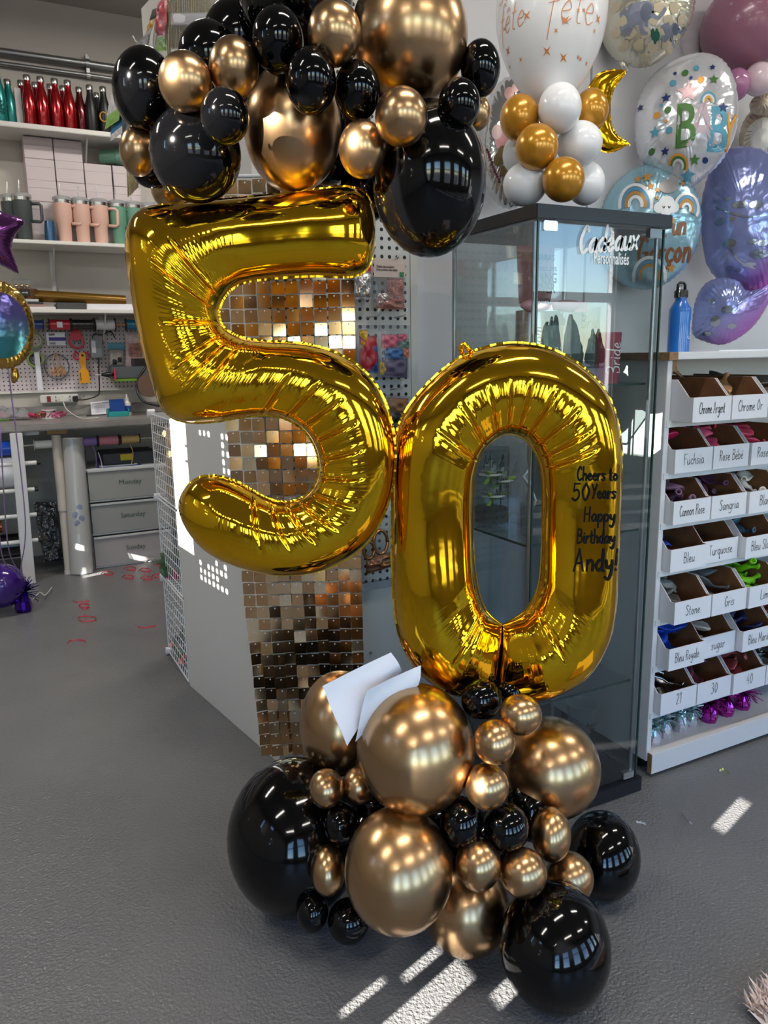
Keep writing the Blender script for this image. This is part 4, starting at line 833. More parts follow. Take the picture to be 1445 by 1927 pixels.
ROWS = [
 (0, 1.455, [('Chrome Argent', None, 0), ('Chrome Or', lm('chrome_tan', (158, 118, 80), .4), 6), ('Chrome Rose', lm('pewter', (96, 90, 82), .5), 6)]),
 (1, 1.505, [('Fuchsia', lm('fuchsia', (196, 30, 84)), 4), ('Rose Bébé', lm('baby_pink', (232, 92, 128)), 8), ('Rose Mat', lm('matt_pink', (228, 74, 100)), 8)]),
 (2, 1.50, [('Cannon Rose', lm('dusky_rose', (122, 88, 110)), 7), ('Sangria', lm('sangria', (84, 48, 72)), 8), ('Blanc', lm('blanc', (226, 216, 206)), 8)]),
 (3, 1.50, [('Bleu', lm('bleu', (32, 70, 176)), 3), ('Turquoise', None, 0), ('Bleu Slate', lm('slate', (62, 98, 122)), 6)]),
 (4, 1.475, [('Stone', lm('stone', (124, 124, 118)), 9), ('Gris', lm('gris', (84, 86, 86)), 3), ('Lime', lm('lime', (120, 200, 30)), 8)]),
 (5, 1.485, [('Bleu Royale', lm('royale', (20, 62, 168)), 8), ('sugar', lm('sugar', (222, 208, 190)), 5), ('Bleu Marin', lm('marine', (40, 48, 92)), 6), ('Rouge', lm('rouge', (176, 40, 36)), 6)]),
 (6, 1.505, [('21', mat('foil_silver', (190, 188, 186), rough=.2, metal=1), 6), ('30', mat('foil_mauve', (170, 96, 124), rough=.25, metal=.7), 6), ('40', mat('foil_rose', (190, 92, 96), rough=.3, metal=.5), 6), ('50_', mat('foil_grey', (150, 160, 156), rough=.2, metal=.8), 6)]),
]
NOTXT = {'Chrome Rose', 'Rouge', '50_'}
for row, yf, bins in ROWS:
    z = BZ[row]; w = .146
    for i, (nm, m, cnt) in enumerate(bins):
        x = sx0 + .021 + i * .1515; yy = yf + (.018 if nm in ('Turquoise', 'sugar') else 0) + (.0 if i < 2 else -.006)
        t = bin_box(x, yy, z, w, ('white fronted card bin marked %s' % ({'21': 'twenty-one, next to the shelf side', '30': 'thirty, second in the lowest row', '40': 'forty, third in the lowest row', '50': 'with a number, cut by the picture edge'}.get(nm, nm))) if nm not in NOTXT else ('card bin at the picture edge in the %s row' % {0: 'Chrome', 5: 'Bleu Royale', 6: 'lowest'}[row]))
        if nm not in NOTXT:
            write('lettering', nm, Vector((x + w / 2, yy, z + .022)), EX, UP, .030 if len(nm) > 2 else .034, .0017, INK, t, squeeze=min(.8, .125 / (strokes(nm, .03)[1] + 1e-6) * .80), slant=.04)
        rnd = random.Random(row * 10 + i)
        for k in range(int(cnt * 1.5)):
            px_ = x + .045 + rnd.uniform(0, w - .09); py_ = yy + .065 + (k / max(1, cnt)) * .10 + rnd.uniform(0, .02); pz_ = z + .028 + .030 * (k % 3) + rnd.uniform(0, .008)
            Mx = T(px_, py_, pz_) @ RZ(rnd.uniform(0, 6.28)) @ RX(R(90) + rnd.uniform(-.5, .5)) @ RY(rnd.uniform(-.8, .8)) @ Matrix.Scale(rnd.uniform(1.05, 1.3), 4)
            inst('flat_balloon', FBM[rnd.randrange(6)], Mx, m, label='uninflated %s balloon in the %s bin' % (m.name.replace('latex_', '').replace('foil_', 'foil ').replace('_', ' '), nm) if nm not in NOTXT else 'uninflated %s balloon in the unmarked bin at picture edge' % m.name.replace('latex_', '').replace('_', ' '), cat='balloon', group='loose balloons in the %s bin' % nm)
# tinsel weights on the bottom shelf
IRI = mat('iridescent_film', (222, 226, 232), rough=.12, metal=.75, noise=((140, 214, 206), 60)); IRI2 = mat('iridescent_pink_film', (230, 196, 220), rough=.15, metal=.7, noise=((206, 232, 226), 70)); MAG = mat('magenta_foil', (196, 70, 182), rough=.12, metal=1.0)
def tinsel_weight(name, label, x, y, z, r, h, m, mbody, group, n=90, spread=1.0):
    t = thing(name, label, 'balloon weight', (x, y, z), group); rnd = random.Random(int(x * 1000 + y * 77))
    prof = [(.001, 0), (r * .9, 0), (r, h * .10), (r * .92, h * .30), (r * .6, h * .44), (r * .3, h * .5), (.001, h * .5)]; mb = MB().lathe(prof, T(x, y, z), 18)
    for v in mb.v: a = math.atan2(v.y - y, v.x - x); k = 1 + .06 * math.sin(a * 7); v.x = x + (v.x - x) * k; v.y = y + (v.y - y) * k
    obj('wrapped_base', mb, mbody, t); mb = MB()
    for k in range(n):
        a = rnd.uniform(0, 6.283); e = rnd.uniform(-.5, 1.25); L_ = rnd.uniform(.6, 1.0) * h * .62 * spread; d = Vector((math.cos(a) * math.cos(e), math.sin(a) * math.cos(e), math.sin(e))); s = d.cross(Vector((rnd.random(), rnd.random(), rnd.random()))).normalized() * .0018; p = Vector((x, y, z + h * .5)); q1 = p + d * L_ * .6; q2 = p + d * L_ - UP * .012 * rnd.random()
        tw = s.cross(d) * rnd.uniform(.5, 1.2); mb.add([p - s, p + s, q1 + s + tw, q1 - s + tw, q2 + s, q2 - s], [(0, 1, 2, 3), (3, 2, 4, 5)])
    tag(obj('tinsel', mb, m, t), kind='stuff'); return t
for i, (dx, dy) in enumerate(((.035, .0), (.055, .10), (.095, .015), (.125, .09), (.17, .02), (.185, .10), (.225, .03))): tinsel_weight('balloon_weight', 'iridescent white tinsel balloon weight, number %s from the shelf side' % ('one', 'two', 'three', 'four', 'five', 'six', 'seven')[i], sx0 + .03 + dx, sy0 + .035 + dy, .072, .023, .105, IRI, IRI2, 'iridescent balloon weights', 60, .8)
for i, (dx, dy) in enumerate(((.30, .02), (.345, .09), (.385, .025), (.43, .10), (.47, .03))): tinsel_weight('balloon_weight', 'shiny magenta tinsel balloon weight, %s from the iridescent ones' % ('first', 'second', 'third', 'fourth', 'fifth')[i], sx0 + .03 + dx, sy0 + .035 + dy, .072, .026, .11, MAG, MAG, 'magenta balloon weights', 110, .95)
# blue bottle and papers on top
BB = mat('blue_enamel', (24, 104, 190), rough=.3, coat=.5); bx, by = PY(1276, 650, 1.60).x, 1.60
t = thing('water_bottle', 'bright blue metal water bottle on top of the bin shelf', 'bottle', (bx, by, st)); rb = .030
obj('body', MB().lathe([(.001, 0), (rb, 0), (rb, .002), (rb, .108), (rb * .97, .118), (rb * .6, .136), (rb * .52, .140), (rb * .52, .148), (.001, .148)], T(bx, by, st), 32), BB, t, smooth=50)
cap_ = obj('cap', MB().lathe([(.001, .148), (rb * .62, .148), (rb * .62, .165), (rb * .5, .169), (.001, .169)], T(bx, by, st), 24), BLACKP, t, smooth=50); obj('loop', MB().tube([(bx - .014, by, st + .166), (bx - .014, by, st + .182), (bx - .007, by, st + .188), (bx + .007, by, st + .188), (bx + .014, by, st + .182), (bx + .014, by, st + .166)], .004, 8), BLACKP, cap_, smooth=True); obj('carabiner', MB().tube([(bx - .012, by - .012, st + .180), (bx - .022, by - .014, st + .172), (bx - .026, by - .016, st + .150), (bx - .018, by - .016, st + .146), (bx - .012, by - .014, st + .166)], .0018, 6), CHR, cap_, smooth=True)
glass_text(t, [('Squam', .06, 1)], bx, by, st, rb, .022, WHITEINK, .0022, tall=True, fn=.55)
obj('paper_stack', MB().box(sx0 + .20, sx0 + .42, sy0 + .005, sy0 + .2, st, st + .003), PAPER, label='thin stack of white papers lying on the bin shelf top', cat='paper')
# ------------------------------------------------------------------ balloon column standing on the cabinet
def lat2(name, kind, cx, cy, rx, ry, F, label, group, m=None): return latex(name, kind, cx, cy, rx, ry, F, label, 'balloon', group, m)
COLG = 'balloon column on the glass cabinet'
for k, cx, cy, rx, ry, F, lab in (
 ('m',978,222,37,41,2.02,'metallic gold balloon highest at the side of the white column balloon'),('w',1053,204,40,44,1.97,'small white balloon directly under the big printed white balloon'),
 ('m',1112,208,32,38,2.08,'metallic gold balloon tucked beside the gold moon'),('m',1010,277,40,41,1.95,'metallic gold balloon in the middle of the column'),
 ('w',1090,271,42,40,2.02,'small white balloon at the right of the column middle'),('w',974,292,28,34,2.12,'small white balloon half hidden at the left of the column'),
 ('w',988,347,41,39,2.00,'small white balloon at the left foot of the column'),('m',1060,338,39,40,1.93,'metallic gold balloon lowest in the column, just above the cabinet'),
 ('w',1102,345,35,39,2.06,'small white balloon at the right foot of the column')):
    lat2('gold_balloon' if k == 'm' else 'white_balloon', k, cx, cy, rx, ry, F, lab, COLG)
# big printed white balloon, neck down
FW_ = 2.06; pc = PF(1037, 38, FW_); sc_ = depth(pc) / F_PX; RWb = 103 * sc_
prof = [(.001, 1.38), (.30, 1.33), (.62, 1.12), (.87, .78), (.985, .38), (1.0, .08), (.965, -.25), (.86, -.60), (.68, -.95), (.46, -1.25), (.25, -1.45), (.10, -1.56), (.05, -1.62), (.09, -1.66), (.001, -1.66)]
pr = crom([(r, z) for r, z in prof[:-3]], 3); pr = [(max(.001, p[0]) * RWb, p[1] * RWb) for p in pr] + [(r * RWb, z * RWb) for r, z in prof[-3:]]
tW = thing('printed_balloon', 'big white balloon with orange fête script above the cabinet', 'balloon', pc - UP * RWb * 1.66, COLG); obj('balloon_skin', MB().lathe(pr, T(*pc), 48), LATEXW, tW, smooth=True)
ORG_INK = mat('orange_print', (222, 140, 84), rough=.4)
_pz = [z for r, z in pr[::-1]]; _prr = [r for r, z in pr[::-1]]
view = math.atan2((CO - pc).y, (CO - pc).x)
def on_white(a, b): r = float(np.interp(b, _pz, _prr)) + .0012; th = view + a / max(r, .03); return pc + Vector((r * math.cos(th), r * math.sin(th), b))
def wtext(txt, ax, b, size, w, sl=.25):
    ls, tw_ = strokes(txt, size, .8, sl); mb = MB(); ribbon(mb, ls, w, lambda x, y: on_white(ax + x, b + y)); obj('lettering', mb, ORG_INK, tW)
wtext('Bonne', -.075, .012, .075, .0017); wtext('fête', -.015, -.052, .085, .0019); wtext('Bonne', -.155, .02, .055, .002); wtext('fête', -.15, -.045, .06, .002); wtext('Bonne', .10, .03, .06, .002)
def star_poly(n, r0, r1, rot=0): return [((r0 if k % 2 == 0 else r1) * math.cos(rot + math.pi * k / n), (r0 if k % 2 == 0 else r1) * math.sin(rot + math.pi * k / n)) for k in range(2 * n)]
def decal(mb, poly, cx, cy, f):
    n = len(poly); sx = sum(p[0] for p in poly) / n; sy = sum(p[1] for p in poly) / n
    vs = [f(cx + sx, cy + sy)] + [f(cx + sx + (p[0] - sx) * .5, cy + sy + (p[1] - sy) * .5) for p in poly] + [f(cx + p[0], cy + p[1]) for p in poly]
    return mb.add(vs, [(0, 1 + i, 1 + (i + 1) % n) for i in range(n)] + [(1 + i, 1 + n + i, 1 + n + (i + 1) % n, 1 + (i + 1) % n) for i in range(n)])
rnd = random.Random(5)
for k in range(16):
    a, b = rnd.uniform(-.13, .13), rnd.uniform(-.13, -.02)
    mb = MB(); decal(mb, star_poly(4, .012 if k % 3 == 0 else .006, .003 if k % 3 == 0 else .0018, .78), a, b, on_white); obj('printed_star', mb, ORG_INK, tW)
# ------------------------------------------------------------------ foil balloons on the wall
def foil_paint(name, c1, c2=None, rough=.22, metal=.55, scale=6.0, axis=None):
    m = mat(name, c1, rough=rough, metal=metal, bump=(9, .35, .03))
    if c2 is not None:
        nt = m.node_tree; b = nt.nodes['Principled BSDF']; tc = nt.nodes.new('ShaderNodeTexCoord'); sp = nt.nodes.new('ShaderNodeVectorMath'); sp.operation = 'DOT_PRODUCT'; sp.inputs[1].default_value = axis[0]
        nt.links.new(tc.outputs['Object'], sp.inputs[0]); mr = nt.nodes.new('ShaderNodeMapRange'); mr.inputs['From Min'].default_value = axis[1]; mr.inputs['From Max'].default_value = axis[2]; nt.links.new(sp.outputs['Value'], mr.inputs['Value'])
        mx = nt.nodes.new('ShaderNodeMix'); mx.data_type = 'RGBA'; mx.inputs['A'].default_value = lin(c1) + (1,); mx.inputs['B'].default_value = lin(c2) + (1,); nt.links.new(mr.outputs[0], mx.inputs['Factor']); nt.links.new(mx.outputs['Result'], b.inputs['Base Color'])
    return m
class Foil:
    """cushion shaped foil balloon from a closed outline in pixels, standing at distance F, turned by yaw about its upright axis"""
    def __init__(s, name, label, outline, F, m, fat=.42, yaw=0.0, cat='balloon', group='foil balloons on the wall', pucker=1.0, ny=None):
        cx = (min(p[0] for p in outline) + max(p[0] for p in outline)) / 2; cy = (min(p[1] for p in outline) + max(p[1] for p in outline)) / 2
        s.c = PF(cx, cy, F); s.cx, s.cy = cx, cy; sc = depth(s.c) / F_PX; d = (s.c - CO).normalized(); ez = Vector((-d.x, -d.y, 0)).normalized(); ez = RZ(yaw) @ ez; s.ez = ez; s.ey = UP.copy(); s.ex = s.ey.cross(ez)
        k = max(.5, abs(ez.dot(Vector((-d.x, -d.y, 0)).normalized())))
        s.poly = [((x - cx) * sc / k, (cy - y) * sc) for x, y in crom(outline, 8, True)]; s.sc, s.k = sc, k; n = len(s.poly)
        s.w = min(max(p[0] for p in s.poly) - min(p[0] for p in s.poly), max(p[1] for p in s.poly) - min(p[1] for p in s.poly)) / 2; s.T = s.w * fat * 1.5
        s.R = [math.hypot(*p) for p in s.poly]; s.A = [math.atan2(p[1], p[0]) for p in s.poly]; o = sorted(range(n), key=lambda i: s.A[i]); s.As = [s.A[i] for i in o]; s.Rs = [s.R[i] for i in o]
        s.lift = 0.0; lo = min(p[1] for p in s.poly); t = thing(name, label, cat, s.c + UP * lo, group); s.t = t; mb = MB(); nr = 12; acc = [0]
        for i in range(n): acc.append(acc[-1] + math.dist(s.poly[i], s.poly[(i + 1) % n]))
        for side in (1, -1):
            rings = []
            for j in range(nr + 1):
                q = 1 - (1 - j / nr) ** 1.6 if j else .0; ring = []
                for i in range(n):
                    pk = 1 - .018 * pucker * (.5 + .5 * math.sin(acc[i] / .020 * 2 * math.pi)) * q ** 3
                    x, y = s.poly[i][0] * q * pk, s.poly[i][1] * q * pk; h = s.T * max(0, 1 - q ** 2.2) ** .55 * (1 if side > 0 else .8) - .004 * pucker * math.sin(acc[i] / .020 * 2 * math.pi) * q ** 4 * (1 - q) * 6
                    ring.append(s.c + s.ex * x + s.ey * y + s.ez * (h * side))
                rings.append(ring)
            mb.ring_strip(rings, cap=False)
        obj('foil_body', mb, m, t, smooth=True)
    def __call__(s, x, y):
        th = math.atan2(y, x); r = math.hypot(x, y); Rr = float(np.interp(th, s.As, s.Rs, period=2 * math.pi)); q = min(1, r / Rr); h = s.T * max(0, 1 - q ** 2.2) ** .55
        return s.c + s.ex * x + s.ey * y + s.ez * (h + .0018 + s.lift)
    def px(s, x, y):      # print position from a pixel, parallax of the bulge removed
        a, b = (x - s.cx) * s.sc / s.k, (s.cy - y) * s.sc
        for _ in range(4): P_ = s(a, b); u, v = to_px(P_); a += (x - u) * s.sc * .8; b -= (y - v) * s.sc * .8
        return a, b
    def shape(s, poly, x, y, m, name='printed_shape', scale=1.0):
        s.lift += .00006; a, b = s.px(x, y); mb = MB(); decal(mb, [(p[0] * s.sc * scale, p[1] * s.sc * scale) for p in poly], a, b, s); return obj(name, mb, m, s.t)
    def line(s, pts, w, m, name='printed_line'):
        s.lift += .00006; ls = [s.px(x, y) for x, y in pts]; mb = MB(); ribbon(mb, [crom(ls, 5)], w * s.sc, s); return obj(name, mb, m, s.t)
    def text(s, txt, x, y, size, w, m, sq=.85, sl=0.0, rot=0.0, name='lettering'):
        a, b = s.px(x, y); ls, tw_ = strokes(txt, size * s.sc, sq, sl); c_, s_ = math.cos(rot), math.sin(rot); mb = MB(); ribbon(mb, [[(a + c_ * u - s_ * v, b + s_ * u + c_ * v) for u, v in l] for l in ls], w * s.sc, s); return obj(name, mb, m, s.t)
    def type(s, txt, x, y, size, m, sx=1.0, rot=0.0, bold=.0):
        cu = bpy.data.curves.new('t', 'FONT'); cu.body = txt; cu.size = size * s.sc; cu.align_x = 'CENTER'; cu.offset = bold * s.sc; cu.resolution_u = 3; ob = bpy.data.objects.new('t', cu); COL.objects.link(ob)
        me = bpy.data.meshes.new_from_object(ob.evaluated_get(bpy.context.evaluated_depsgraph_get())); bpy.data.objects.remove(ob); bpy.data.curves.remove(cu)
        bm = bmesh.new(); bm.from_mesh(me); bmesh.ops.triangulate(bm, faces=bm.faces[:]); bmesh.ops.subdivide_edges(bm, edges=[e for e in bm.edges if e.calc_length() > .02], cuts=2); a, b = s.px(x, y); mb = MB(); c_, s_ = math.cos(rot), math.sin(rot); bm.verts.ensure_lookup_table()
        mb.v = [s(a + (v.co.x * sx) * c_ - v.co.y * s_, b + v.co.x * sx * s_ + v.co.y * c_) for v in bm.verts]; mb.f = [tuple(v.index for v in f.verts) for f in bm.faces]; bm.free(); bpy.data.meshes.remove(me); return obj('lettering', mb, m, s.t)
def ell(cx, cy, rx, ry, n=14, rot=0): return [(cx + rx * math.cos(2 * math.pi * k / n) * math.cos(rot) - ry * math.sin(2 * math.pi * k / n) * math.sin(rot), cy + rx * math.cos(2 * math.pi * k / n) * math.sin(rot) + ry * math.sin(2 * math.pi * k / n) * math.cos(rot)) for k in range(n)]
def pm(n, c): return mat('print_' + n, c, rough=.35, metal=.25)
circ = ell(0, 0, 1, 1, 16); star5 = star_poly(5, 1, .45, math.pi / 2)
FWALL = lambda x: 2.02 / (1) 
def wallF(px, py, Y):      # camera distance of a point in front of the partition wall at y = Y
    return PY(px, py, Y).dot(FWH)
# gold crescent moon
MOONR = [((1177,134),(1177,136)),((1150,133),(1165,150)),((1126,142),(1153,168)),((1108,168),(1147,195)),((1100,208),(1147,222)),((1104,246),(1152,243)),((1122,276),(1163,258)),((1150,286),(1175,266)),((1184,272),(1184,273))]
foil_strip('moon_balloon', MOONR, 2.16, mat('moon_foil', (236, 176, 24), rough=.14, metal=1.0, bump=(14, .25, .02)), 'gold foil crescent moon balloon behind the column', sub=8, nu=16, fat=.6)
# silver and clear floral balloon behind the column
f = Foil('floral_balloon', 'silver foil balloon with pink flowers half hidden by the column', ell(962, 270, 62, 118, 14), wallF(962, 270, 2.05), foil_paint('silver_foil_floral', (206, 206, 206), rough=.1, metal=.85), .4)
for x, y, r, c in ((958, 175, 9, (208, 160, 158)), (970, 165, 7, (214, 176, 170)), (947, 260, 16, (214, 150, 150)), (935, 248, 10, (222, 190, 186)), (938, 300, 9, (104, 86, 44)), (945, 285, 8, (120, 98, 52)), (948, 322, 7, (112, 92, 52))): f.shape([(p[0] * r, p[1] * r * 1.3) for p in circ], x, y, pm('f%d' % c[1], c), 'printed_petal')
for k in range(14): f.shape([(p[0] * 2, p[1] * 2.4) for p in circ], 914 + k * 1.9 + random.uniform(-2, 2), 282 + k * 4.6, pm('wine', (110, 30, 56)), 'printed_dot')
# animal print balloon
f = Foil('animal_balloon', 'cream foil balloon with grey elephants at the top edge', [(1134, 50), (1140, 0), (1170, -50), (1218, -68), (1265, -52), (1296, -5), (1302, 25), (1290, 62), (1262, 98), (1224, 118), (1186, 112), (1152, 88)], wallF(1218, 40, 2.03), foil_paint('cream_foil', (206, 202, 186), rough=.2, metal=.6), .45)
rnd = random.Random(8); CB = pm('giraffe', (196, 184, 160))
for gx_ in range(6):
    for gy_ in range(6):
        x, y = 1148 + gx_ * 27 + (gy_ % 2) * 12, -10 + gy_ * 24
        if ((x - 1218) / 72) ** 2 + ((y - 30) / 84) ** 2 < .95: f.shape([(p[0] * 10 + rnd.uniform(-2, 2), p[1] * 9 + rnd.uniform(-2, 2)) for p in ell(0, 0, 1, 1, 7)], x, y, CB, 'printed_patch')
EG, EGD, LG = pm('elephant', (128, 134, 152)), pm('elephant_dark', (98, 106, 128)), pm('leaf_dark', (38, 98, 84))
def elephant(f, x, y, s):
    f.shape([(-22 * s, -14 * s), (-24 * s, 8 * s), (-8 * s, 16 * s), (12 * s, 16 * s), (20 * s, 8 * s), (21 * s, -6 * s), (14 * s, -6 * s), (14 * s, -24 * s), (6 * s, -24 * s), (5 * s, -12 * s), (-9 * s, -12 * s), (-10 * s, -22 * s), (-19 * s, -20 * s)], x, y, EG, 'printed_elephant'); f.shape([(p[0] * 8 * s, p[1] * 11 * s) for p in circ], x + 12 * s, y - 4 * s, EGD, 'printed_ear'); f.line([(x + 20 * s, y), (x + 28 * s, y + 4 * s), (x + 34 * s, y - 2 * s), (x + 38 * s, y - 8 * s)], 5 * s, EG, 'printed_trunk'); f.shape([(p[0] * 1.6 * s, p[1] * 1.6 * s) for p in circ], x + 21 * s, y - 4 * s, INK, 'printed_eye')
elephant(f, 1200, 28, 1.35); elephant(f, 1262, 58, .75)
for k in range(5): f.shape([(p[0] * 3.2, p[1] * 7) for p in ell(0, 0, 1, 1, 10, .5 + k * .25)], 1228 + k * 2.5, 62 + (k % 3) * 6, LG, 'printed_leaf')
obj('neck', MB().tube([f.c + f.ex * -.05 + UP * -.118, f.c + f.ex * -.07 + UP * -.14, f.c + f.ex * -.055 + UP * -.165], [.012, .014, .006], 8), foil_paint('cream_foil', (206, 202, 186)), f.t, smooth=True)
# pink balloon in a clear bubble with two small ones
latex('pink_balloon', 'w', 1403, 52, 80, 78, wallF(1403, 52, 2.03), 'big dusty pink balloon at the top right corner', group='pink balloon bunch', m=mat('dusty_pink_latex', (164, 108, 132), rough=.25, coat=.2))
bubble_me = BM['w']; latex('bubble_balloon', 'w', 1400, 30, 117, 112, wallF(1400, 30, 2.03) + .0, 'clear bubble balloon around the big dusty pink balloon', group='pink balloon bunch', m=clear_mat('bubble_film', (246, 244, 246), 1.25, .02, .02))
latex('pink_balloon', 'w', 1386, 159, 24, 28, wallF(1386, 159, 1.98), 'small mauve balloon under the clear bubble', group='pink balloon bunch', m=mat('mauve_latex', (170, 112, 152), rough=.2, coat=.3))
latex('pink_balloon', 'w', 1428, 149, 28, 29, wallF(1428, 149, 1.95), 'small pale pink balloon under the clear bubble', group='pink balloon bunch', m=mat('pale_pink_latex', (224, 200, 210), rough=.2, coat=.3))
# teddy coloured foil at the picture edge
Foil('beige_balloon', 'beige and white foil balloon cut by the right picture edge', ell(1436, 254, 42, 56, 12), wallF(1436, 254, 2.06), foil_paint('beige_foil', (196, 180, 160), rough=.25, metal=.4), .42).shape([(p[0] * 30, p[1] * 38) for p in circ], 1432, 262, pm('bone', (222, 220, 218)), 'printed_belly')
Foil('beige_balloon', 'small beige foil balloon under the pale pink balloon', ell(1436, 196, 24, 20, 10), wallF(1436, 196, 2.02), foil_paint('beige_foil', (196, 180, 160)), .5)
# baby balloon
f = Foil('baby_balloon', 'silver white foil balloon with the word baby in big letters', [(1197, 228), (1202, 180), (1225, 142), (1262, 120), (1308, 113), (1348, 130), (1372, 170), (1381, 228), (1374, 275), (1352, 312), (1318, 342), (1298, 350), (1262, 332), (1220, 300), (1203, 270)], wallF(1289, 232, 1.98), foil_paint('pearl_foil', (224, 224, 230), rough=.18, metal=.5), .42)
GRNP, MAU, SKY_, OCH, NAVY = pm('green', (78, 122, 62), ), pm('mauve', (196, 174, 186)), pm('skyblue', (96, 160, 186)), pm('ochre', (222, 158, 66)), pm('navy', (38, 58, 110))
for ch, x, y, c, r_ in (('B', 1287, 276, GRNP, .0), ('A', 1318, 272, MAU, -.02), ('B', 1346, 285, SKY_, -.05), ('Y', 1368, 284, OCH, -.05)): f.type(ch, x, y, 104 if ch != 'Y' else 84, c, .66 if ch != 'Y' else .36, r_, bold=1.6)
for x, y, r, c in ((1266, 156, 6, SKY_), (1289, 137, 6, GRNP), (1310, 128, 5, SKY_), (1319, 150, 6, OCH), (1256, 207, 6, GRNP), (1236, 217, 6, OCH), (1259, 245, 6, SKY_), (1226, 286, 6, GRNP), (1327, 302, 5, NAVY), (1253, 228, 3, OCH), (1270, 138, 3, NAVY), (1244, 198, 3, SKY_), (1300, 146, 3, NAVY), (1277, 232, 3, MAU)): f.shape([(p[0] * r, p[1] * r) for p in circ], x, y, c, 'printed_dot')
for x, y, r, c in ((1294, 172, 20, pm('rosestar', (214, 178, 182))), (1343, 149, 9, GRNP), (1253, 184, 9, NAVY), (1361, 202, 9, NAVY), (1204, 203, 7, NAVY), (1232, 249, 11, SKY_), (1251, 285, 8, NAVY), (1307, 301, 10, GRNP), (1294, 332, 14, SKY_), (1341, 126, 6, NAVY)): f.shape([(p[0] * r, p[1] * r) for p in star5], x, y, c, 'printed_star')
def rainbow(f, x, y, r, cols, w=4, rot=0):
    for k, c in enumerate(cols): rr = r - k * w; f.line([(x + rr * math.cos(a + rot), y - rr * math.sin(a + rot) * 1.25) for a in np.linspace(-.15, math.pi + .15, 11)], w * .95, c, 'printed_arc')
rainbow(f, 1333, 190, 13, (SKY_, pm('white', (226, 226, 228)), OCH), 3.6); rainbow(f, 1276, 312, 17, (OCH, GRNP, pm('white', (226, 226, 228))), 4.2, -.25)
# it's a boy balloon
f = Foil('boy_balloon', 'light blue foil balloon reading c\'est un garçon behind the cabinet top', ell(1220, 428, 94, 114, 16), wallF(1220, 428, 2.06), foil_paint('pale_blue_foil', (150, 188, 204), rough=.2, metal=.5), .40)
COPR = pm('copper', (132, 84, 52)); WHT = pm('white', (226, 226, 228)); BLUE2 = pm('midblue', (96, 148, 182)); GLD = pm('goldfoil', (190, 140, 74))
f.text("C'est un", 1200, 452, 38, 4.6, COPR, .62, .22, .10); f.text('Garçon', 1198, 500, 46, 5.4, COPR, .66, .20, .06)
rainbow(f, 1196, 385, 30, (WHT, BLUE2, GLD, WHT), 6); rainbow(f, 1292, 392, 22, (WHT, BLUE2, GLD, WHT), 5, -.35); rainbow(f, 1222, 522, 30, (WHT, BLUE2, GLD), 6)
for dx, dy, r in ((-13, 0, 10), (0, -7, 14), (13, 0, 10), (0, 4, 11)): f.shape([(p[0] * r, p[1] * r) for p in circ], 1254 + dx, 390 + dy, WHT, 'printed_cloud')
for x in (1249, 1259): f.line([(x - 2, 388), (x, 392), (x + 2, 388)], 1.4, INK, 'printed_eye')
f.shape([(p[0] * 17, p[1] * 13) for p in circ], 1258, 350, pm('mouse', (150, 146, 146)), 'printed_animal'); f.shape([(p[0] * 9, p[1] * 9) for p in circ], 1268, 336, pm('mouse', (150, 146, 146)), 'printed_animal_head')
for x, y, r in ((1218, 333, 10), (1224, 350, 8), (1200, 337, 8), (1237, 357, 6), (1236, 372, 5), (1284, 345, 6), (1263, 505, 9), (1265, 415, 8), (1183, 434, 6)): f.shape([(p[0] * r, p[1] * r) for p in star5], x, y, GLD, 'printed_star')
# butterfly balloon
BFM = foil_paint('butterfly_foil', (140, 150, 204), (186, 84, 188), .18, .5, 6, (tuple(RTH - UP * .9), -.14, .05))
f = Foil('butterfly_balloon', 'blue and magenta foil butterfly balloon, large upper wing', [(1322, 400), (1328, 340), (1345, 298), (1372, 282), (1420, 290), (1470, 330), (1490, 400), (1480, 480), (1462, 536), (1440, 552), (1405, 545), (1365, 525), (1335, 480)], wallF(1400, 420, 1.98), BFM, .42)
SLV = mat('print_silverspot', (170, 180, 196), rough=.15, metal=.9)
for x, y, rx, ry in ((1392, 385, 14, 6), (1355, 417, 9, 6), (1376, 412, 7, 4), (1423, 385, 12, 7), (1416, 455, 9, 5), (1435, 457, 9, 6), (1428, 478, 16, 8), (1372, 458, 12, 8), (1370, 374, 7, 3), (1410, 498, 12, 4), (1372, 505, 8, 4), (1392, 508, 8, 4)): f.shape([(p[0] * rx, p[1] * ry) for p in circ], x, y, SLV, 'printed_spot')
f.line([(1348, 390), (1378, 402), (1410, 408), (1440, 405)], 3, SLV); f.line([(1372, 466), (1392, 492), (1420, 505)], 3, SLV)
f = Foil('butterfly_balloon', 'blue and magenta foil butterfly balloon, small lower wing above the bin shelf', [(1308, 600), (1312, 560), (1328, 532), (1356, 523), (1384, 530), (1400, 548), (1425, 545), (1446, 536), (1440, 570), (1420, 610), (1392, 636), (1362, 648), (1330, 640), (1311, 628)], wallF(1370, 590, 1.93), BFM, .42)
for x, y, rx, ry in ((1340, 567, 6, 5), (1368, 582, 10, 7), (1346, 605, 9, 10), (1377, 614, 8, 5), (1330, 628, 8, 4)): f.shape([(p[0] * rx, p[1] * ry) for p in circ], x, y, SLV, 'printed_spot')
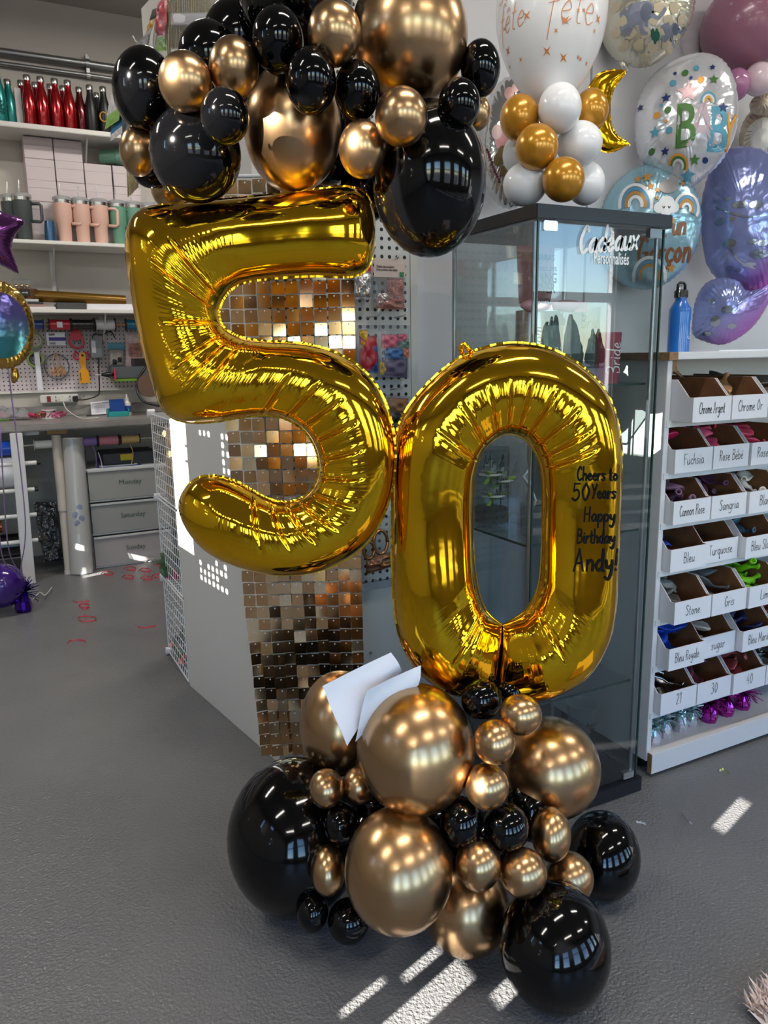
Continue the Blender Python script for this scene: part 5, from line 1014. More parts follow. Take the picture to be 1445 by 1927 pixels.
# ------------------------------------------------------------------ back wall: conduit pipes
YW = 5.4
def yz(px, py, Y): return PY(px, py, Y).z
tp = thing('conduit_pipe', 'grey metal conduit pipe along the back wall, upper one', 'pipe', (0.3, YW - .02, yz(100, 112, 5.36)))
zc = yz(100, 111, 5.36); obj('tube_run', MB().cyl((-3, 5.36, zc), (2.2, 5.36, zc), .021, n=14), ZINC, tp, smooth=40); xx = PY(165, 128, 5.36).x; obj('clamp', MB().cyl((xx - .012, 5.36, zc), (xx + .012, 5.36, zc), .028, n=14), ZINC, tp, smooth=40); obj('clamp_strap', MB().box(xx - .01, xx + .01, 5.35, 5.40, zc - .075, zc + .05), ZINC, tp)
tp = thing('conduit_pipe', 'thinner grey conduit pipe just below the upper one', 'pipe', (0.3, YW - .02, zc - .07)); z2_ = zc - .062
obj('tube_run', MB().cyl((-3, 5.365, z2_), (2.2, 5.365, z2_), .0125, n=12), ZINC, tp, smooth=40); obj('clamp', MB().cyl((xx - .012, 5.365, z2_), (xx + .012, 5.365, z2_), .019, n=12), ZINC, tp, smooth=40)
# ------------------------------------------------------------------ wall shelves
SHF = 5.10
def wall_shelf(label, zt, th, brx):
    t = thing('wall_shelf', label, 'shelf', (.2, 5.25, zt - th)); obj('board', MB().box(-2.5, 2.0, SHF, 5.398, zt - th, zt), WHITE, t, bevel=.003)
    for bx_ in brx:
        b = obj('bracket', MB().box(bx_ - .012, bx_ + .012, 5.385, 5.398, zt - th - .26, zt - th), WHITEP, t); mb = MB(); mb.prism([(0, 0), (0, -.015), (.20, -.0), (.20, .0), (.0, -.16), (.0, -.18), (.23, -.004), (.23, 0)][:0] or [(0, -.19), (.24, -.012), (.24, 0), (.225, 0), (0, -.165)], -.004, .004, frame_M((bx_, 5.392, zt - th), Vector((0, -1, 0)), UP, EX)); obj('brace', mb, WHITEP, b)
    return t
Z1 = yz(100, 237, SHF); Z2 = yz(130, 454, SHF); Z3 = yz(150, 582, SHF)
wall_shelf('highest white wall shelf carrying the red and black bottles', Z1, .028, (-.9, PY(160, 265, 5.25).x, 1.4)); wall_shelf('middle white wall shelf carrying the handled tumblers', Z2, .022, (-.9, PY(100, 480, 5.25).x, 1.4)); wall_shelf('lowest white wall shelf carrying the gold roll and papers', Z3, .022, (-.9, PY(195, 600, 5.25).x, 1.4))
# bottles
def bottle(px, m, row, label, grp, h=.265, top=None):
    Y = 5.17 + .085 * row; x = PY(px, 238, Y).x; r = .034; t = thing('steel_bottle', label, 'bottle', (x, Y, Z1), grp); k = h / .265
    obj('body', MB().lathe([(.001, 0), (r * .95, 0), (r, .004), (r, .125 * k), (r * .93, .160 * k), (r * .62, .200 * k), (r * .50, .225 * k), (r * .50, .236 * k), (.001, .236 * k)], T(x, Y, Z1), 22), m, t, smooth=50); obj('cap', MB().lathe([(.001, .236 * k), (r * .56, .236 * k), (r * .58, .24 * k), (r * .58, .262 * k), (r * .5, .266 * k), (.001, .266 * k)], T(x, Y, Z1), 22), STEEL, t, smooth=50); return t, x, Y
REDB = mat('red_metallic', (156, 14, 22), rough=.2, metal=.6, coat=.6); DRED = mat('dark_red_metallic', (92, 12, 18), rough=.25, metal=.6, coat=.5); TEAL = mat('teal_metallic', (28, 128, 124), rough=.3, metal=.4, coat=.3); BLKM = mat('black_matte_metal', (22, 22, 22), rough=.4)
t, x, Y = bottle(4, TEAL, 0, 'teal steel bottle with black script at the picture edge', 'steel bottles on the highest shelf', .29); glass_text(t, [('dance', .08, 1)], x, Y, Z1, .034, .035, INK, .003, tall=True, fn=.2)
bottle(22, TEAL, .6, 'plain teal steel bottle beside the white carton', 'steel bottles on the highest shelf', .25)
for i, px in enumerate((59, 84, 110, 134)): bottle(px, REDB, 0, 'bright red steel bottle, %s of the front row' % ('first', 'second', 'third', 'fourth')[i], 'steel bottles on the highest shelf', .272)
for i, px in enumerate((47, 73, 101, 124)): bottle(px, REDB, 1.3, 'red steel bottle, %s of the rear row' % ('first', 'second', 'third', 'fourth')[i], 'steel bottles on the highest shelf', .272)
bottle(154, DRED, .5, 'dark red steel bottle next to the black ones', 'steel bottles on the highest shelf', .255); bottle(174, BLKM, .2, 'plain black steel bottle beside the dark red one', 'steel bottles on the highest shelf', .268); bottle(186, BLKM, 1.5, 'black steel bottle behind the other two black ones', 'steel bottles on the highest shelf', .262)
t, x, Y = bottle(199, BLKM, .2, 'black steel bottle with a round gold emblem', 'steel bottles on the highest shelf', .268); obj('emblem', MB().tube([Vector((x - .012 + .0, Y, Z1 + .095)) + Vector((.021 * math.cos(a), -.0335 + .004 * abs(math.cos(a)), .026 * math.sin(a))) for a in np.linspace(.5, 5.8, 18)], .0045, 6), mat('gold_print_bottle', (200, 150, 50), rough=.4, metal=.5), t, smooth=True)
xw = PY(34, 210, 5.28).x; obj('white_carton', MB().box(xw - .015, xw + .02, 5.2, 5.34, Z1, Z1 + .21), mat('carton_white', (212, 206, 204), rough=.6), label='slim white carton standing between teal and red bottles', cat='carton', bevel=.002)
# boxes behind the tumblers
BOXM = mat('mailer_box', (206, 194, 196), rough=.65)
def mailer(px0, px1, k, Y, label):
    x0, x1 = PY(px0, 330, Y).x, PY(px1, 330, Y).x; h = .118; z = Z2 + k * (h + .001); t = thing('mailer_box', label, 'box', ((x0 + x1) / 2, Y + .06, z), 'pale mailer boxes behind the tumblers')
    obj('box_body', MB().box(x0, x1, Y, 5.39, z, z + h * .96), BOXM, t, bevel=.002); obj('box_lid', MB().box(x0 - .0005, x1 + .0005, Y - .0015, 5.388, z + h * .62, z + h), BOXM, t, bevel=.002)
ordn = ('bottom', 'second', 'third', 'fourth', 'top')
for c, (a, b, n, nm) in enumerate(((50, 104, 5, 'first'), (106, 158, 5, 'second'), (160, 210, 4, 'third'), (213, 262, 4, 'fourth'))):
    for k in range(n): mailer(a, b, k, 5.24 + .004 * ((c + k) % 2), 'pale mailer box, %s of the %s stack' % (ordn[k] if k < n - 1 else 'top', nm))
# tumblers
def tumbler(px, m, row, label, straw=True, lying=False, side=1):
    Y = 5.165 + .07 * row; x = PY(px, 455, Y).x; t = thing('handled_tumbler', label, 'tumbler', (x, Y, Z2), 'handled tumblers on the middle shelf'); B = T(x, Y, Z2)
    obj('body', MB().lathe([(.001, 0), (.036, 0), (.037, .006), (.040, .10), (.050, .125), (.052, .22), (.001, .22)], B, 26), m, t, smooth=45); obj('steel_rim', MB().lathe([(.050, .22), (.0525, .22), (.053, .238), (.001, .238)], B, 26), STEEL, t, smooth=45); obj('lid', MB().lathe([(.001, .238), (.054, .238), (.054, .252), (.045, .26), (.001, .26)], B, 26), mat('grey_clear_lid', (168, 168, 170), rough=.25, alpha=.85), t, smooth=45)
    obj('handle', MB().tube([(x + .045 * side, Y - .02, Z2 + .205), (x + .088 * side, Y - .035, Z2 + .205), (x + .098 * side, Y - .038, Z2 + .195), (x + .096 * side, Y - .038, Z2 + .115), (x + .086 * side, Y - .035, Z2 + .105), (x + .043 * side, Y - .02, Z2 + .108)], .0095, 8), m, t, smooth=True)
    if straw: obj('straw', MB().cyl((x - .012, Y, Z2 + .255), (x - .004, Y + .005, Z2 + .335), .004, n=8), clear_mat('straw_plastic', (230, 230, 232), 1.4, .1, .2), t, smooth=40)
TGR = mat('tumbler_charcoal', (68, 74, 74), rough=.55); TPC = mat('tumbler_peach', (222, 180, 164), rough=.5); TGN = mat('tumbler_green', (104, 152, 130), rough=.5)
tumbler(27, TGR, 1, 'charcoal handled tumbler behind the other charcoal one'); tumbler(49, TGR, 0, 'charcoal handled tumbler with its handle to the right, in front')
for i, px in enumerate((124, 158, 192)): tumbler(px, TPC, .1, 'peach handled tumbler, %s of three' % ('first', 'second', 'last')[i])
for i, px in enumerate((226, 256, 284)): tumbler(px, TGN, .2, 'green handled tumbler, %s beside the five' % ('first', 'second', 'last')[i])
bx_, bY = PY(96, 452, 5.15).x, 5.15; lathe_thing('blue_cup', 'small metallic blue stemless cup on the middle shelf', 'cup', bx_, bY, Z2, [('cup_body', [(.001, 0), (.033, 0), (.034, .01), (.032, .06), (.026, .115), (.024, .115), (.03, .06), (.001, .05)], mat('cup_blue', (70, 104, 138), rough=.25, metal=.6))])
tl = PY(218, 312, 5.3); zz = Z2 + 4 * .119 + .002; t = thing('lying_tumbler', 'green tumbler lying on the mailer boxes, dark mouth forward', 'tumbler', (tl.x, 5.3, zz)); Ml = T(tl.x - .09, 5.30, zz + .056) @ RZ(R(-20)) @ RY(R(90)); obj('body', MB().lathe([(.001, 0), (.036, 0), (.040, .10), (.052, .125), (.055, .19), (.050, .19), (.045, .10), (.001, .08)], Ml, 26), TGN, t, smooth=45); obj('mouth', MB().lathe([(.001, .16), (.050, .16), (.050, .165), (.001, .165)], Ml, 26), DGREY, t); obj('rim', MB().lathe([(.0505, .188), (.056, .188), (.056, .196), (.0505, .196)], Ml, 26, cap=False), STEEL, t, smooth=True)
# lowest shelf: gold roll, basket, papers
GROL = mat('gold_wrap_roll', (116, 84, 26), rough=.3, metal=.6)
a, b = PY(70, 546, 5.22), PY(237, 561, 5.16); zr = Z3 + .075; t = thing('wrapping_roll', 'long gold wrapping paper roll on the lowest wall shelf', 'roll', ((a.x + b.x) / 2, 5.2, Z3)); obj('paper_roll', MB().cyl((a.x - .1, 5.24, zr + .014), (b.x, 5.18, zr - .018), .034, n=20), GROL, t, smooth=40); obj('core_end', MB().cyl((b.x, 5.18, zr - .018), (b.x + .002, 5.1798, zr - .018), .025, n=18), KRAFT, t)
obj('white_board', MB().box(PY(160, 570, 5.2).x, 1.2, 5.14, 5.30, Z3, Z3 + .036), PAPER, label='white flat parcel under the gold roll', cat='parcel', bevel=.003)
obj('black_folder', MB().box(PY(105, 570, 5.2).x, PY(160, 570, 5.2).x - .003, 5.13, 5.33, Z3, Z3 + .04), mat('folder_grey', (70, 72, 74), rough=.5), label='dark grey folder on the lowest wall shelf', cat='folder', bevel=.002)
for i, (p0, p1, h0, h1, c, lab) in enumerate(((40, 102, 0, .014, (214, 212, 210), 'white album lying lowest in the pile beside the dark folder'), (48, 82, .0145, .028, (168, 130, 124), 'pinkish brown album in the pile'), (42, 80, .0285, .042, (44, 42, 42), 'black album in the pile'), (30, 72, .0425, .058, (190, 190, 192), 'grey album on top of the pile'))): obj('album', MB().box(PY(p0, 570, 5.2).x, PY(p1, 570, 5.2).x, 5.125 + .004 * i, 5.32, Z3 + h0, Z3 + h1), mat('album_%d' % i, c, rough=.5), label=lab, cat='album', group='albums on the lowest shelf', bevel=.002)
zb = Z3 + .0585; xb = PY(44, 540, 5.2).x; t = thing('woven_basket', 'brown boat shaped woven basket with black label', 'basket', (xb, 5.21, zb)); WIC = mat('wicker_brown', (134, 92, 58), rough=.7, noise=((104, 68, 42), 60)); mb = MB(); rings = []
for z, sx_, sy_ in ((0, .045, .035), (.03, .060, .048), (.062, .075, .058), (.062, .068, .051), (.01, .045, .035)): rings.append([Vector((xb + sx_ * math.cos(a), 5.21 + sy_ * math.sin(a), zb + z)) for a in np.linspace(0, 2 * math.pi, 28, endpoint=False)])
obj('basket_body', mb.ring_strip(rings), WIC, t, smooth=40); obj('label_plate', MB().box(xb - .026, xb + .03, 5.135, 5.150, zb + .018, zb + .056), BLKM, t); type_text('lettering', 'candy', Vector((xb + .002, 5.1345, zb + .032)), EX, UP, .014, WHITEINK, t)
xj = xb - .008; t = thing('glass_jar', 'clear box of golden ornament balls in the basket', 'jar', (xj, 5.21, zb + .045)); obj('jar_wall', MB().box(xj - .045, xj + .045, 5.17, 5.25, zb + .02, zb + .115), CLEARP, t)
for k in range(9): obj('ornament_ball', MB().sphere((xj - .03 + .03 * (k % 3), 5.185 + .03 * (k // 3), zb + .055 + .022 * ((k * 7) % 2)), .0145, 12, 8), mat('ornament_gold', (220, 180, 120), rough=.1, metal=1), t, smooth=True)
# ------------------------------------------------------------------ pegboard above the counter
PEGB = peg_mat('pink_white_pegboard', (208, 196, 200), (20, 18, 20), .0254, .0042)
zp0, zp1 = yz(150, 733, 5.38), yz(150, 604, 5.38); tpb = thing('pegboard', 'white pegboard with tools above the counter', 'pegboard', (0, 5.385, zp0)); obj('perforated_board', MB().box(-2.2, PY(268, 700, 5.38).x + .25, 5.38, 5.388, zp0, zp1), PEGB, tpb); obj('lower_trim', MB().box(-2.2, PY(268, 700, 5.38).x + .25, 5.376, 5.390, zp0 - .012, zp0), WHITE, tpb)
# ribbon rod with spools
YR = 5.26; zrod = yz(120, 611, YR); trod = obj('ribbon_rod', MB().cyl((-.4, YR, zrod), (1.3, YR, zrod), .006, n=10), WOODM, label='wooden dowel holding the upper ribbon spools', cat='rod', smooth=40)
def spool(px0, px1, py, Y, z, m, label, r=.031, fl=True, fm=None, group='ribbon spools'):
    x0, x1 = PY(px0, py, Y).x, PY(px1, py, Y).x; t = thing('ribbon_spool', label, 'spool', ((x0 + x1) / 2, Y, z - r), group); mb = MB(); n = 14; rings = []
    for i in range(n + 1):
        u = i / n; rr = r * (.86 + .02 * math.sin(i * 2.7)); rings.append([Vector((x0 + .006 + (x1 - x0 - .012) * u, Y + rr * math.cos(a), z + rr * math.sin(a))) for a in np.linspace(0, 2 * math.pi, 20, endpoint=False)])
    obj('wound_ribbon', mb.ring_strip(rings), m, t, smooth=40)
    for x in (x0, x1 - .004): obj('flange', MB().cyl((x, Y, z), (x + .004, Y, z), r * 1.12, n=22), fm or BLACKP, t, smooth=40)
    return t
RB = {k: mat('ribbon_' + k, c, rough=.3, coat=.3) for k, c in dict(blue=(24, 62, 140), red=(190, 20, 50), black=(26, 22, 22), white=(218, 218, 222), aqua=(20, 120, 160), purple=(132, 104, 170), pink=(206, 124, 140), gold=(206, 172, 110)).items()}
spool(56, 82, 612, YR, zrod, RB['blue'], 'blue ribbon spool on the upper dowel'); t = spool(91, 133, 612, YR, zrod, RB['red'], 'red ribbon spool on the upper dowel', .036); xq = PY(113, 615, YR - .04).x; obj('sticker', MB().box(xq - .016, xq + .016, YR - .034, YR - .0315, zrod - .018, zrod + .016), PAPER, t); spool(134, 176, 612, YR, zrod, RB['black'], 'black ribbon spool on the upper dowel', .036); spool(178, 217, 612, YR, zrod, RB['white'], 'white ribbon spool on the upper dowel', .037); spool(236, 263, 612, YR, zrod, RB['aqua'], 'aqua ribbon spool nearest the five', .037)
# items on the pegboard
def pb(px, py, off=.03): return PY(px, py, 5.38 - off)
def ring_obj(name, label, px, py, R_, r_, m, m2, cat, off=.02, depth_=.03):
    c = pb(px, py, off); t = thing(name, label, cat, c - UP * R_); Mx = T(*c) @ RX(R(90)); obj('outer_roll', MB().lathe([(R_ * .72, -depth_ / 2), (R_, -depth_ / 2), (R_, depth_ / 2), (R_ * .72, depth_ / 2), (R_ * .72, -depth_ / 2)], Mx, 30, cap=False), m, t, smooth=40); obj('core', MB().lathe([(R_ * .60, -depth_ / 2), (R_ * .72, -depth_ / 2), (R_ * .72, depth_ / 2 + .001), (R_ * .60, depth_ / 2 + .001), (R_ * .6, -depth_ / 2)], Mx, 30, cap=False), m2, t, smooth=40); return t
ring_obj('tape_roll', 'green masking tape roll hanging behind the blue spool', 65, 641, .052, .03, mat('tape_green', (120, 140, 96), rough=.5), mat('tape_core', (206, 192, 168), rough=.7), 'tape'); ring_obj('tape_roll', 'black and green tape roll hanging lower on the pegboard', 66, 676, .050, .03, mat('tape_lime', (140, 160, 90), rough=.5), BLKM, 'tape')
c = pb(71, 690, .045); obj('paper_strip', MB().box(c.x - .013, c.x + .016, 5.33, 5.334, yz(70, 735, 5.33), yz(70, 663, 5.33)), PAPER, label='white strip hanging in front of the lower tape roll', cat='strip')
xa, xb2 = pb(88, 638, .07).x, pb(123, 638, .07).x; za, zb2 = pb(105, 650, .07).z, pb(105, 625, .07).z; t = thing('staple_box', 'white and purple printed carton on the pegboard', 'carton', ((xa + xb2) / 2, 5.34, za)); obj('carton_body', MB().box(xa, xb2, 5.315, 5.379, za, zb2), PAPER, t); obj('purple_band', MB().box(xa + .012, xb2 + .0005, 5.3135, 5.315, za + .028, za + .05), mat('print_violet', (66, 48, 140), rough=.5), t)
for k, z in enumerate((za + .006, za + .06)): type_text('lettering', '5000', Vector((xa + .03, 5.3128, z)), EX, UP, .018, INK, t, bold=.0003)
ring_obj('tape_roll', 'red packing tape dispenser under the black spool', 144, 643, .046, .03, mat('tape_red', (200, 26, 60), rough=.35), mat('tape_grey', (150, 146, 150), rough=.5), 'tape', .03, .05); 
c = pb(143, 630, .055); obj('tape_label', MB().cyl(c, c + Vector((0, -.004, 0)), .036, n=24), mat('tape_red', (200, 26, 60)), label='round red label on the tape dispenser with white mark', cat='label'); 
# ring of zip ties
c = pb(107, 690, .03); t = thing('zip_tie_ring', 'clear ring holding a bundle of tan rubber loops', 'ring', c - UP * .08); obj('hoop', MB().tube([c + Vector((.072 * math.cos(a), 0, .078 * math.sin(a))) for a in np.linspace(0, 2 * math.pi, 33)], .0035, 6), clear_mat('grey_hoop', (150, 156, 164), 1.4, .1, .5, (120, 126, 138)), t, smooth=True); rnd = random.Random(6); TAN = mat('tan_rubber', (206, 162, 118), rough=.5)
for k in range(22):
    cc = c + Vector((rnd.uniform(-.038, .045), rnd.uniform(-.012, 0), rnd.uniform(-.05, -.008))); r_ = rnd.uniform(.010, .018); ax = rnd.uniform(0, 3); obj('rubber_loop', MB().tube([cc + Vector((r_ * math.cos(a) * math.cos(ax), r_ * .3 * math.sin(a * 2), r_ * math.sin(a + ax))) for a in np.linspace(0, 2 * math.pi, 13)], .0022, 5), TAN, t, smooth=True)
for s in (-1, 1): obj('hanging_loop', MB().tube([c + Vector((0, 0, .085)), c + Vector((s * .014, 0, .06)), c + Vector((s * .02, 0, .02)), c + Vector((s * .01, 0, -.02))], .004, 6), TAN, t, smooth=True)
# scissors and yellow cutter
c = pb(154, 676, .03); t = thing('scissors', 'pink handled scissors hanging on the pegboard', 'scissors', c - UP * .09); PNKH = mat('pink_handle', (206, 40, 86), rough=.35)
for s in (-1, 1): obj('handle', MB().tube([c + Vector((s * .030 + .017 * math.cos(a), 0, .02 + .022 * math.sin(a))) for a in np.linspace(0, 2 * math.pi, 17)], .005, 6), PNKH, t, smooth=True); obj('blade', MB().prism([(s * .016, .0), (s * .006, .006), (-s * .004, -.09), (-s * .008, -.088)], -.001, .001, frame_M(c, EX, UP, Vector((0, -1, 0)))), STEEL, t)
c = pb(157, 692, .045); t = thing('box_cutter', 'yellow plastic cutter hanging in front of the scissors', 'cutter', c - UP * .10); YEL = mat('yellow_plastic', (228, 156, 20), rough=.4); obj('cutter_body', MB().prism([(-.018, .092), (.018, .092), (.02, .05), (.014, .0), (.030, -.03), (.032, -.098), (-.030, -.098), (-.032, -.03), (-.014, .0), (-.02, .05)], -.008, .008, frame_M(c, EX, UP, Vector((0, -1, 0)))), YEL, t, bevel=.002); obj('blade_slot', MB().box(c.x - .024, c.x - .02, c.y - .0095, c.y - .008, c.z - .08, c.z - .03), BLACKP, t); obj('hang_hole', MB().cyl(c + Vector((0, -.0075, .078)), c + Vector((0, -.0095, .078)), .008, n=12), BLACKP, t)
# power adapter and cable
c = pb(181, 655, .05); t = thing('power_adapter', 'grey power adapter box mounted on the pegboard', 'adapter', c - UP * .06); obj('case', MB().box(c.x - .034, c.x + .036, c.y - .022, 5.379, c.z - .062, c.z + .058), mat('adapter_grey', (138, 142, 144), rough=.4), t, bevel=.004); obj('label_plate', MB().box(c.x - .03, c.x - .005, c.y - .0235, c.y - .022, c.z - .03, c.z + .045), PAPER, t)
zct = yz(100, 797, 4.78); PWR = PY(112, 750, 5.36)
obj('power_cable', MB().tube(crom([tuple(c + Vector((.01, .0, -.062))), tuple(pb(186, 700, .03)), tuple(pb(187, 735, .03)), tuple(PY(182, 745, 5.345)), tuple(PY(160, 752, 5.33)), tuple(PY(142, 752, 5.325))], 6), .0042, 6), BLKM, label='black cable from the adapter to the power strip', cat='cable', smooth=True)
obj('adapter_cable', MB().tube(crom([tuple(c + Vector((-.02, 0, .06))), tuple(pb(178, 628, .05)), tuple(pb(192, 630, .06)), tuple(pb(208, 624, .05)), tuple(pb(216, 636, .05))], 6), .004, 6), BLKM, label='short black cable looping above the adapter', cat='cable', smooth=True)
t = thing('power_strip', 'white power strip on the wall below the pegboard', 'power strip', PWR - UP * .03); xl, xr_ = PY(75, 750, 5.36).x, PY(148, 750, 5.36).x; obj('strip_body', MB().box(xl, xr_, 5.345, 5.399, PWR.z - .026, PWR.z + .026), WHITE, t, bevel=.006); obj('red_switch', MB().box(xl + .04, xl + .062, 5.338, 5.345, PWR.z - .018, PWR.z + .018), mat('switch_red', (130, 20, 20), rough=.4), t)
for k in range(5):
    for s in (-1, 1): obj('socket_slot', MB().box(xl + .09 + k * .042, xl + .094 + k * .042, 5.3435, 5.345, PWR.z + s * .011 - .007, PWR.z + s * .011 + .006), INK, t)
obj('charger_plug', MB().box(PY(117, 752, 5.34).x - .02, PY(117, 752, 5.34).x + .035, 5.315, 5.343, PWR.z - .02, PWR.z + .012), WHITE, label='white plug in the middle of the power strip', cat='plug', bevel=.004)
CT = zct
obj('charging_cable', MB().tube(crom([tuple(PY(119, 756, 5.31)), tuple(PY(124, 768, 5.28)), tuple(PY(135, 778, 5.22) * 1), (PY(150, 783, 5.1).x, 5.08, CT + .004), (PY(165, 783, 5.0).x, 5.0, CT + .004), (PY(186, 780, 5.0).x, 5.02, CT + .004)], 6), .0035, 6), WHITE, label='white charging cord lying on the counter', cat='cord', smooth=True)
obj('black_plug', MB().box(PY(141, 749, 5.34).x - .015, PY(141, 749, 5.34).x + .018, 5.315, 5.343, PWR.z - .022, PWR.z + .014), BLKM, label='black plug at the end of the power strip', cat='plug', bevel=.004)
# bags and frame right
def bq(a, b, off=.03): return [pb(a[0], a[1], off), pb(b[0], a[1], off), pb(b[0], b[1], off), pb(a[0], b[1], off)]
packet('parts_bag', 'clear bag with black discs and beige parts on the pegboard', bq((203, 645), (234, 688)), FN, .28, mat('card_teal', (96, 160, 178), rough=.6), fills=[(.1, .9, .32, .95, mat('beige_parts', (206, 190, 176), rough=.5), .006), (.25, .55, .7, .95, BLKM, .012), (.55, .85, .62, .88, BLKM, .012)], seed=81)
q = bq((236, 628), (270, 690), .02); t = thing('picture_card', 'pink chevron card with floral print on the pegboard', 'card', q[3]); CHV = mat('chevron_pink', (206, 164, 160), rough=.6, noise=((226, 210, 206), 30)); obj('card_sheet', pad(MB(), q, 0, 1, 0, 1, FN, .002, 4), CHV, t); obj('photo', pad(MB(), q, .12, .95, .25, .75, FN, .005, 6), mat('floral_print', (150, 92, 80), rough=.5, noise=((200, 150, 130), 40)), t)
xh0, xh1 = PY(210, 700, 5.2).x, PY(290, 700, 5.2).x; zh0, zh1 = yz(230, 712, 5.2), yz(230, 690, 5.2); t = thing('tool_holder', 'dark grey tool tray fixed under the chevron card', 'tray', ((xh0 + xh1) / 2, 5.29, zh0)); obj('tray_body', MB().box(xh0, xh1, 5.2, 5.379, zh0, zh1), mat('tray_grey', (86, 90, 94), rough=.45), t, bevel=.003); obj('green_foot', MB().box(xh0 + .012, xh1, 5.205, 5.37, zh0 - .018, zh0 - .001), mat('tray_green', (110, 156, 40), rough=.5), t); obj('slot_box', MB().box(xh0 + .15, xh0 + .235, 5.23, 5.37, zh1, zh1 + .05), BLKM, t)
c = PY(200, 705, 5.2); t = thing('screwdriver', 'black handled screwdriver with pink collar beside the grey tray', 'screwdriver', c - UP * .01); obj('handle', MB().tube([c + EX * .045, c + EX * .03, c + EX * .005, c - EX * .03], [.008, .013, .016, .009], 10), BLKM, t, smooth=True); obj('shaft', MB().cyl(c - EX * .03, c - EX * .07, .0035, n=8), STEEL, t); obj('collar', MB().box(c.x + .045, c.x + .055, c.y - .02, c.y + .02, c.z - .035, c.z + .035), PNKH, t)
obj('cable_loop', MB().tube(crom([tuple(PY(275, 690, 5.15)), tuple(PY(261, 712, 5.12)), tuple(PY(258, 735, 5.1)), tuple(PY(270, 755, 5.05)), tuple(PY(300, 764, 5.0))], 6), .008, 8), BLKM, label='thick black cable loop beside the five', cat='cable', smooth=True)
t = thing('tape_spool', 'brown round spool behind the left edge of the five', 'spool', PY(282, 738, 5.1) - UP * .07); obj('disc', MB().cyl(PY(282, 725, 5.1), PY(282, 725, 5.1) + Vector((0, .04, 0)), .075, n=28), mat('spool_brown', (110, 84, 70), rough=.4), t, smooth=40)
# ------------------------------------------------------------------ counter
LAMI = mat('grey_stone_laminate', (150, 144, 140), rough=.35, noise=((126, 120, 116), 5)); YC = 4.78
tc2 = thing('counter', 'grey stone look counter along the back wall', 'counter', (0, 5.1, 0)); obj('worktop', MB().box(-2.6, 2.0, YC, 5.399, CT - .040, CT), LAMI, tc2, bevel=.008); obj('splash_back', MB().box(-2.6, 2.0, 5.365, 5.399, CT, yz(150, 762, 5.365)), LAMI, tc2, bevel=.004)
obj('support_foot', MB().box(PY(88, 812, 4.85).x, PY(127, 812, 4.85).x, 4.86, 4.96, CT - .068, CT - .041), WOODM, tc2, bevel=.004); obj('support_leg', MB().box(1.6, 1.66, 4.9, 4.96, 0, CT - .041), WHITEP, tc2); obj('support_leg', MB().box(-2.5, -2.44, 4.9, 4.96, 0, CT - .041), WHITEP, tc2)
obj('white_shelf_strip', MB().box(PY(42, 810, 4.85).x, PY(73, 810, 4.85).x, 4.86, 5.2, CT - .065, CT - .0415), WHITEP, tc2)
# things on the counter
def ct(px, py):
    p = PZ(px, py, CT); p = p if 0 < p.y < 5.25 else PY(px, py, 5.22); p.z = CT; return p
p = ct(190, 774); mb = MB(); q = [PY(170, 757, 5.34), PY(207, 753, 5.34), PY(210, 774, 5.30), PY(172, 778, 5.30)]; q[2].z = q[3].z = CT + .001; t = thing('printed_note', 'white printed note leaning against the splash back', 'paper', (q[3].x, q[3].y, CT)); obj('sheet', pad(MB(), q, 0, 1, 0, 1, FN, .0006, 2), PAPER, t); dq = (q[1] - q[0]); up_ = (q[0] - q[3]).normalized(); exq = dq.normalized()
type_text('lettering', 'HOLIDAY HOURS', q[0] + dq * .5 - up_ * .018 + FN * .002, exq, up_, .013, INK, t)
for k in range(4): type_text('lettering', 'Monday  09 - 17', q[0] + dq * .45 - up_ * (.034 + .013 * k) + FN * .002, exq, up_, .009, INK, t)
p = PY(222, 778, 5.12); t = thing('card_holder', 'turquoise card holder on the counter', 'holder', (p.x, 5.12, CT)); TQ = mat('turquoise_plastic', (44, 160, 158), rough=.4); w_ = .062; obj('holder_base', MB().box(p.x - w_, p.x + w_, 5.09, 5.16, CT, CT + .012), TQ, t, bevel=.002); obj('holder_front', MB().box(p.x - w_, p.x + w_, 5.09, 5.096, CT + .012, CT + .032), TQ, t); obj('holder_back', MB().box(p.x - w_, p.x + w_, 5.154, 5.16, CT + .012, CT + .05), TQ, t)
for s in (-1, 1): obj('holder_side', MB().box(p.x + s * w_ - .003, p.x + s * w_ + .003, 5.09, 5.16, CT + .012, CT + .045), TQ, t)
for k in range(4): obj('name_card', MB().box(p.x - .045, p.x + .042, 5.10 + k * .012, 5.106 + k * .012, CT + .0125, CT + .088 + .006 * k), mat('card_blue', (22, 70, 150), rough=.4), label='blue card standing in the turquoise holder', cat='card', group='blue cards in the turquoise holder')
xs_, ys_ = PY(240, 770, 5.16).x, 5.16; t = lathe_thing('spray_bottle', 'small white spray bottle with blue label on the counter', 'bottle', xs_, ys_, CT, [('bottle_body', [(.001, 0), (.022, 0), (.023, .004), (.023, .075), (.012, .092), (.001, .092)], WHITE), ('label_wrap', [(.0235, .022), (.0235, .062)], mat('label_blue', (60, 84, 150), rough=.5)), ('nozzle', [(.001, .092), (.010, .092), (.011, .11), (.006, .112), (.004, .135), (.001, .135)], WHITE)], 18)
p = ct(92, 774); t = lathe_thing('ribbon_core', 'white ribbon core standing among the pink ribbon', 'spool', p.x, p.y + .02, CT, [('core', [(.001, 0), (.045, 0), (.045, .004), (.032, .005), (.032, .048), (.045, .049), (.045, .053), (.001, .053)], WHITE)], 24)
PKR = mat('pink_ribbon', (206, 60, 104), rough=.3, coat=.3); GDR = mat('gold_ribbon', (150, 116, 74), rough=.2, metal=.8); PKF = mat('pink_foil', (210, 110, 150), rough=.2, metal=.7)
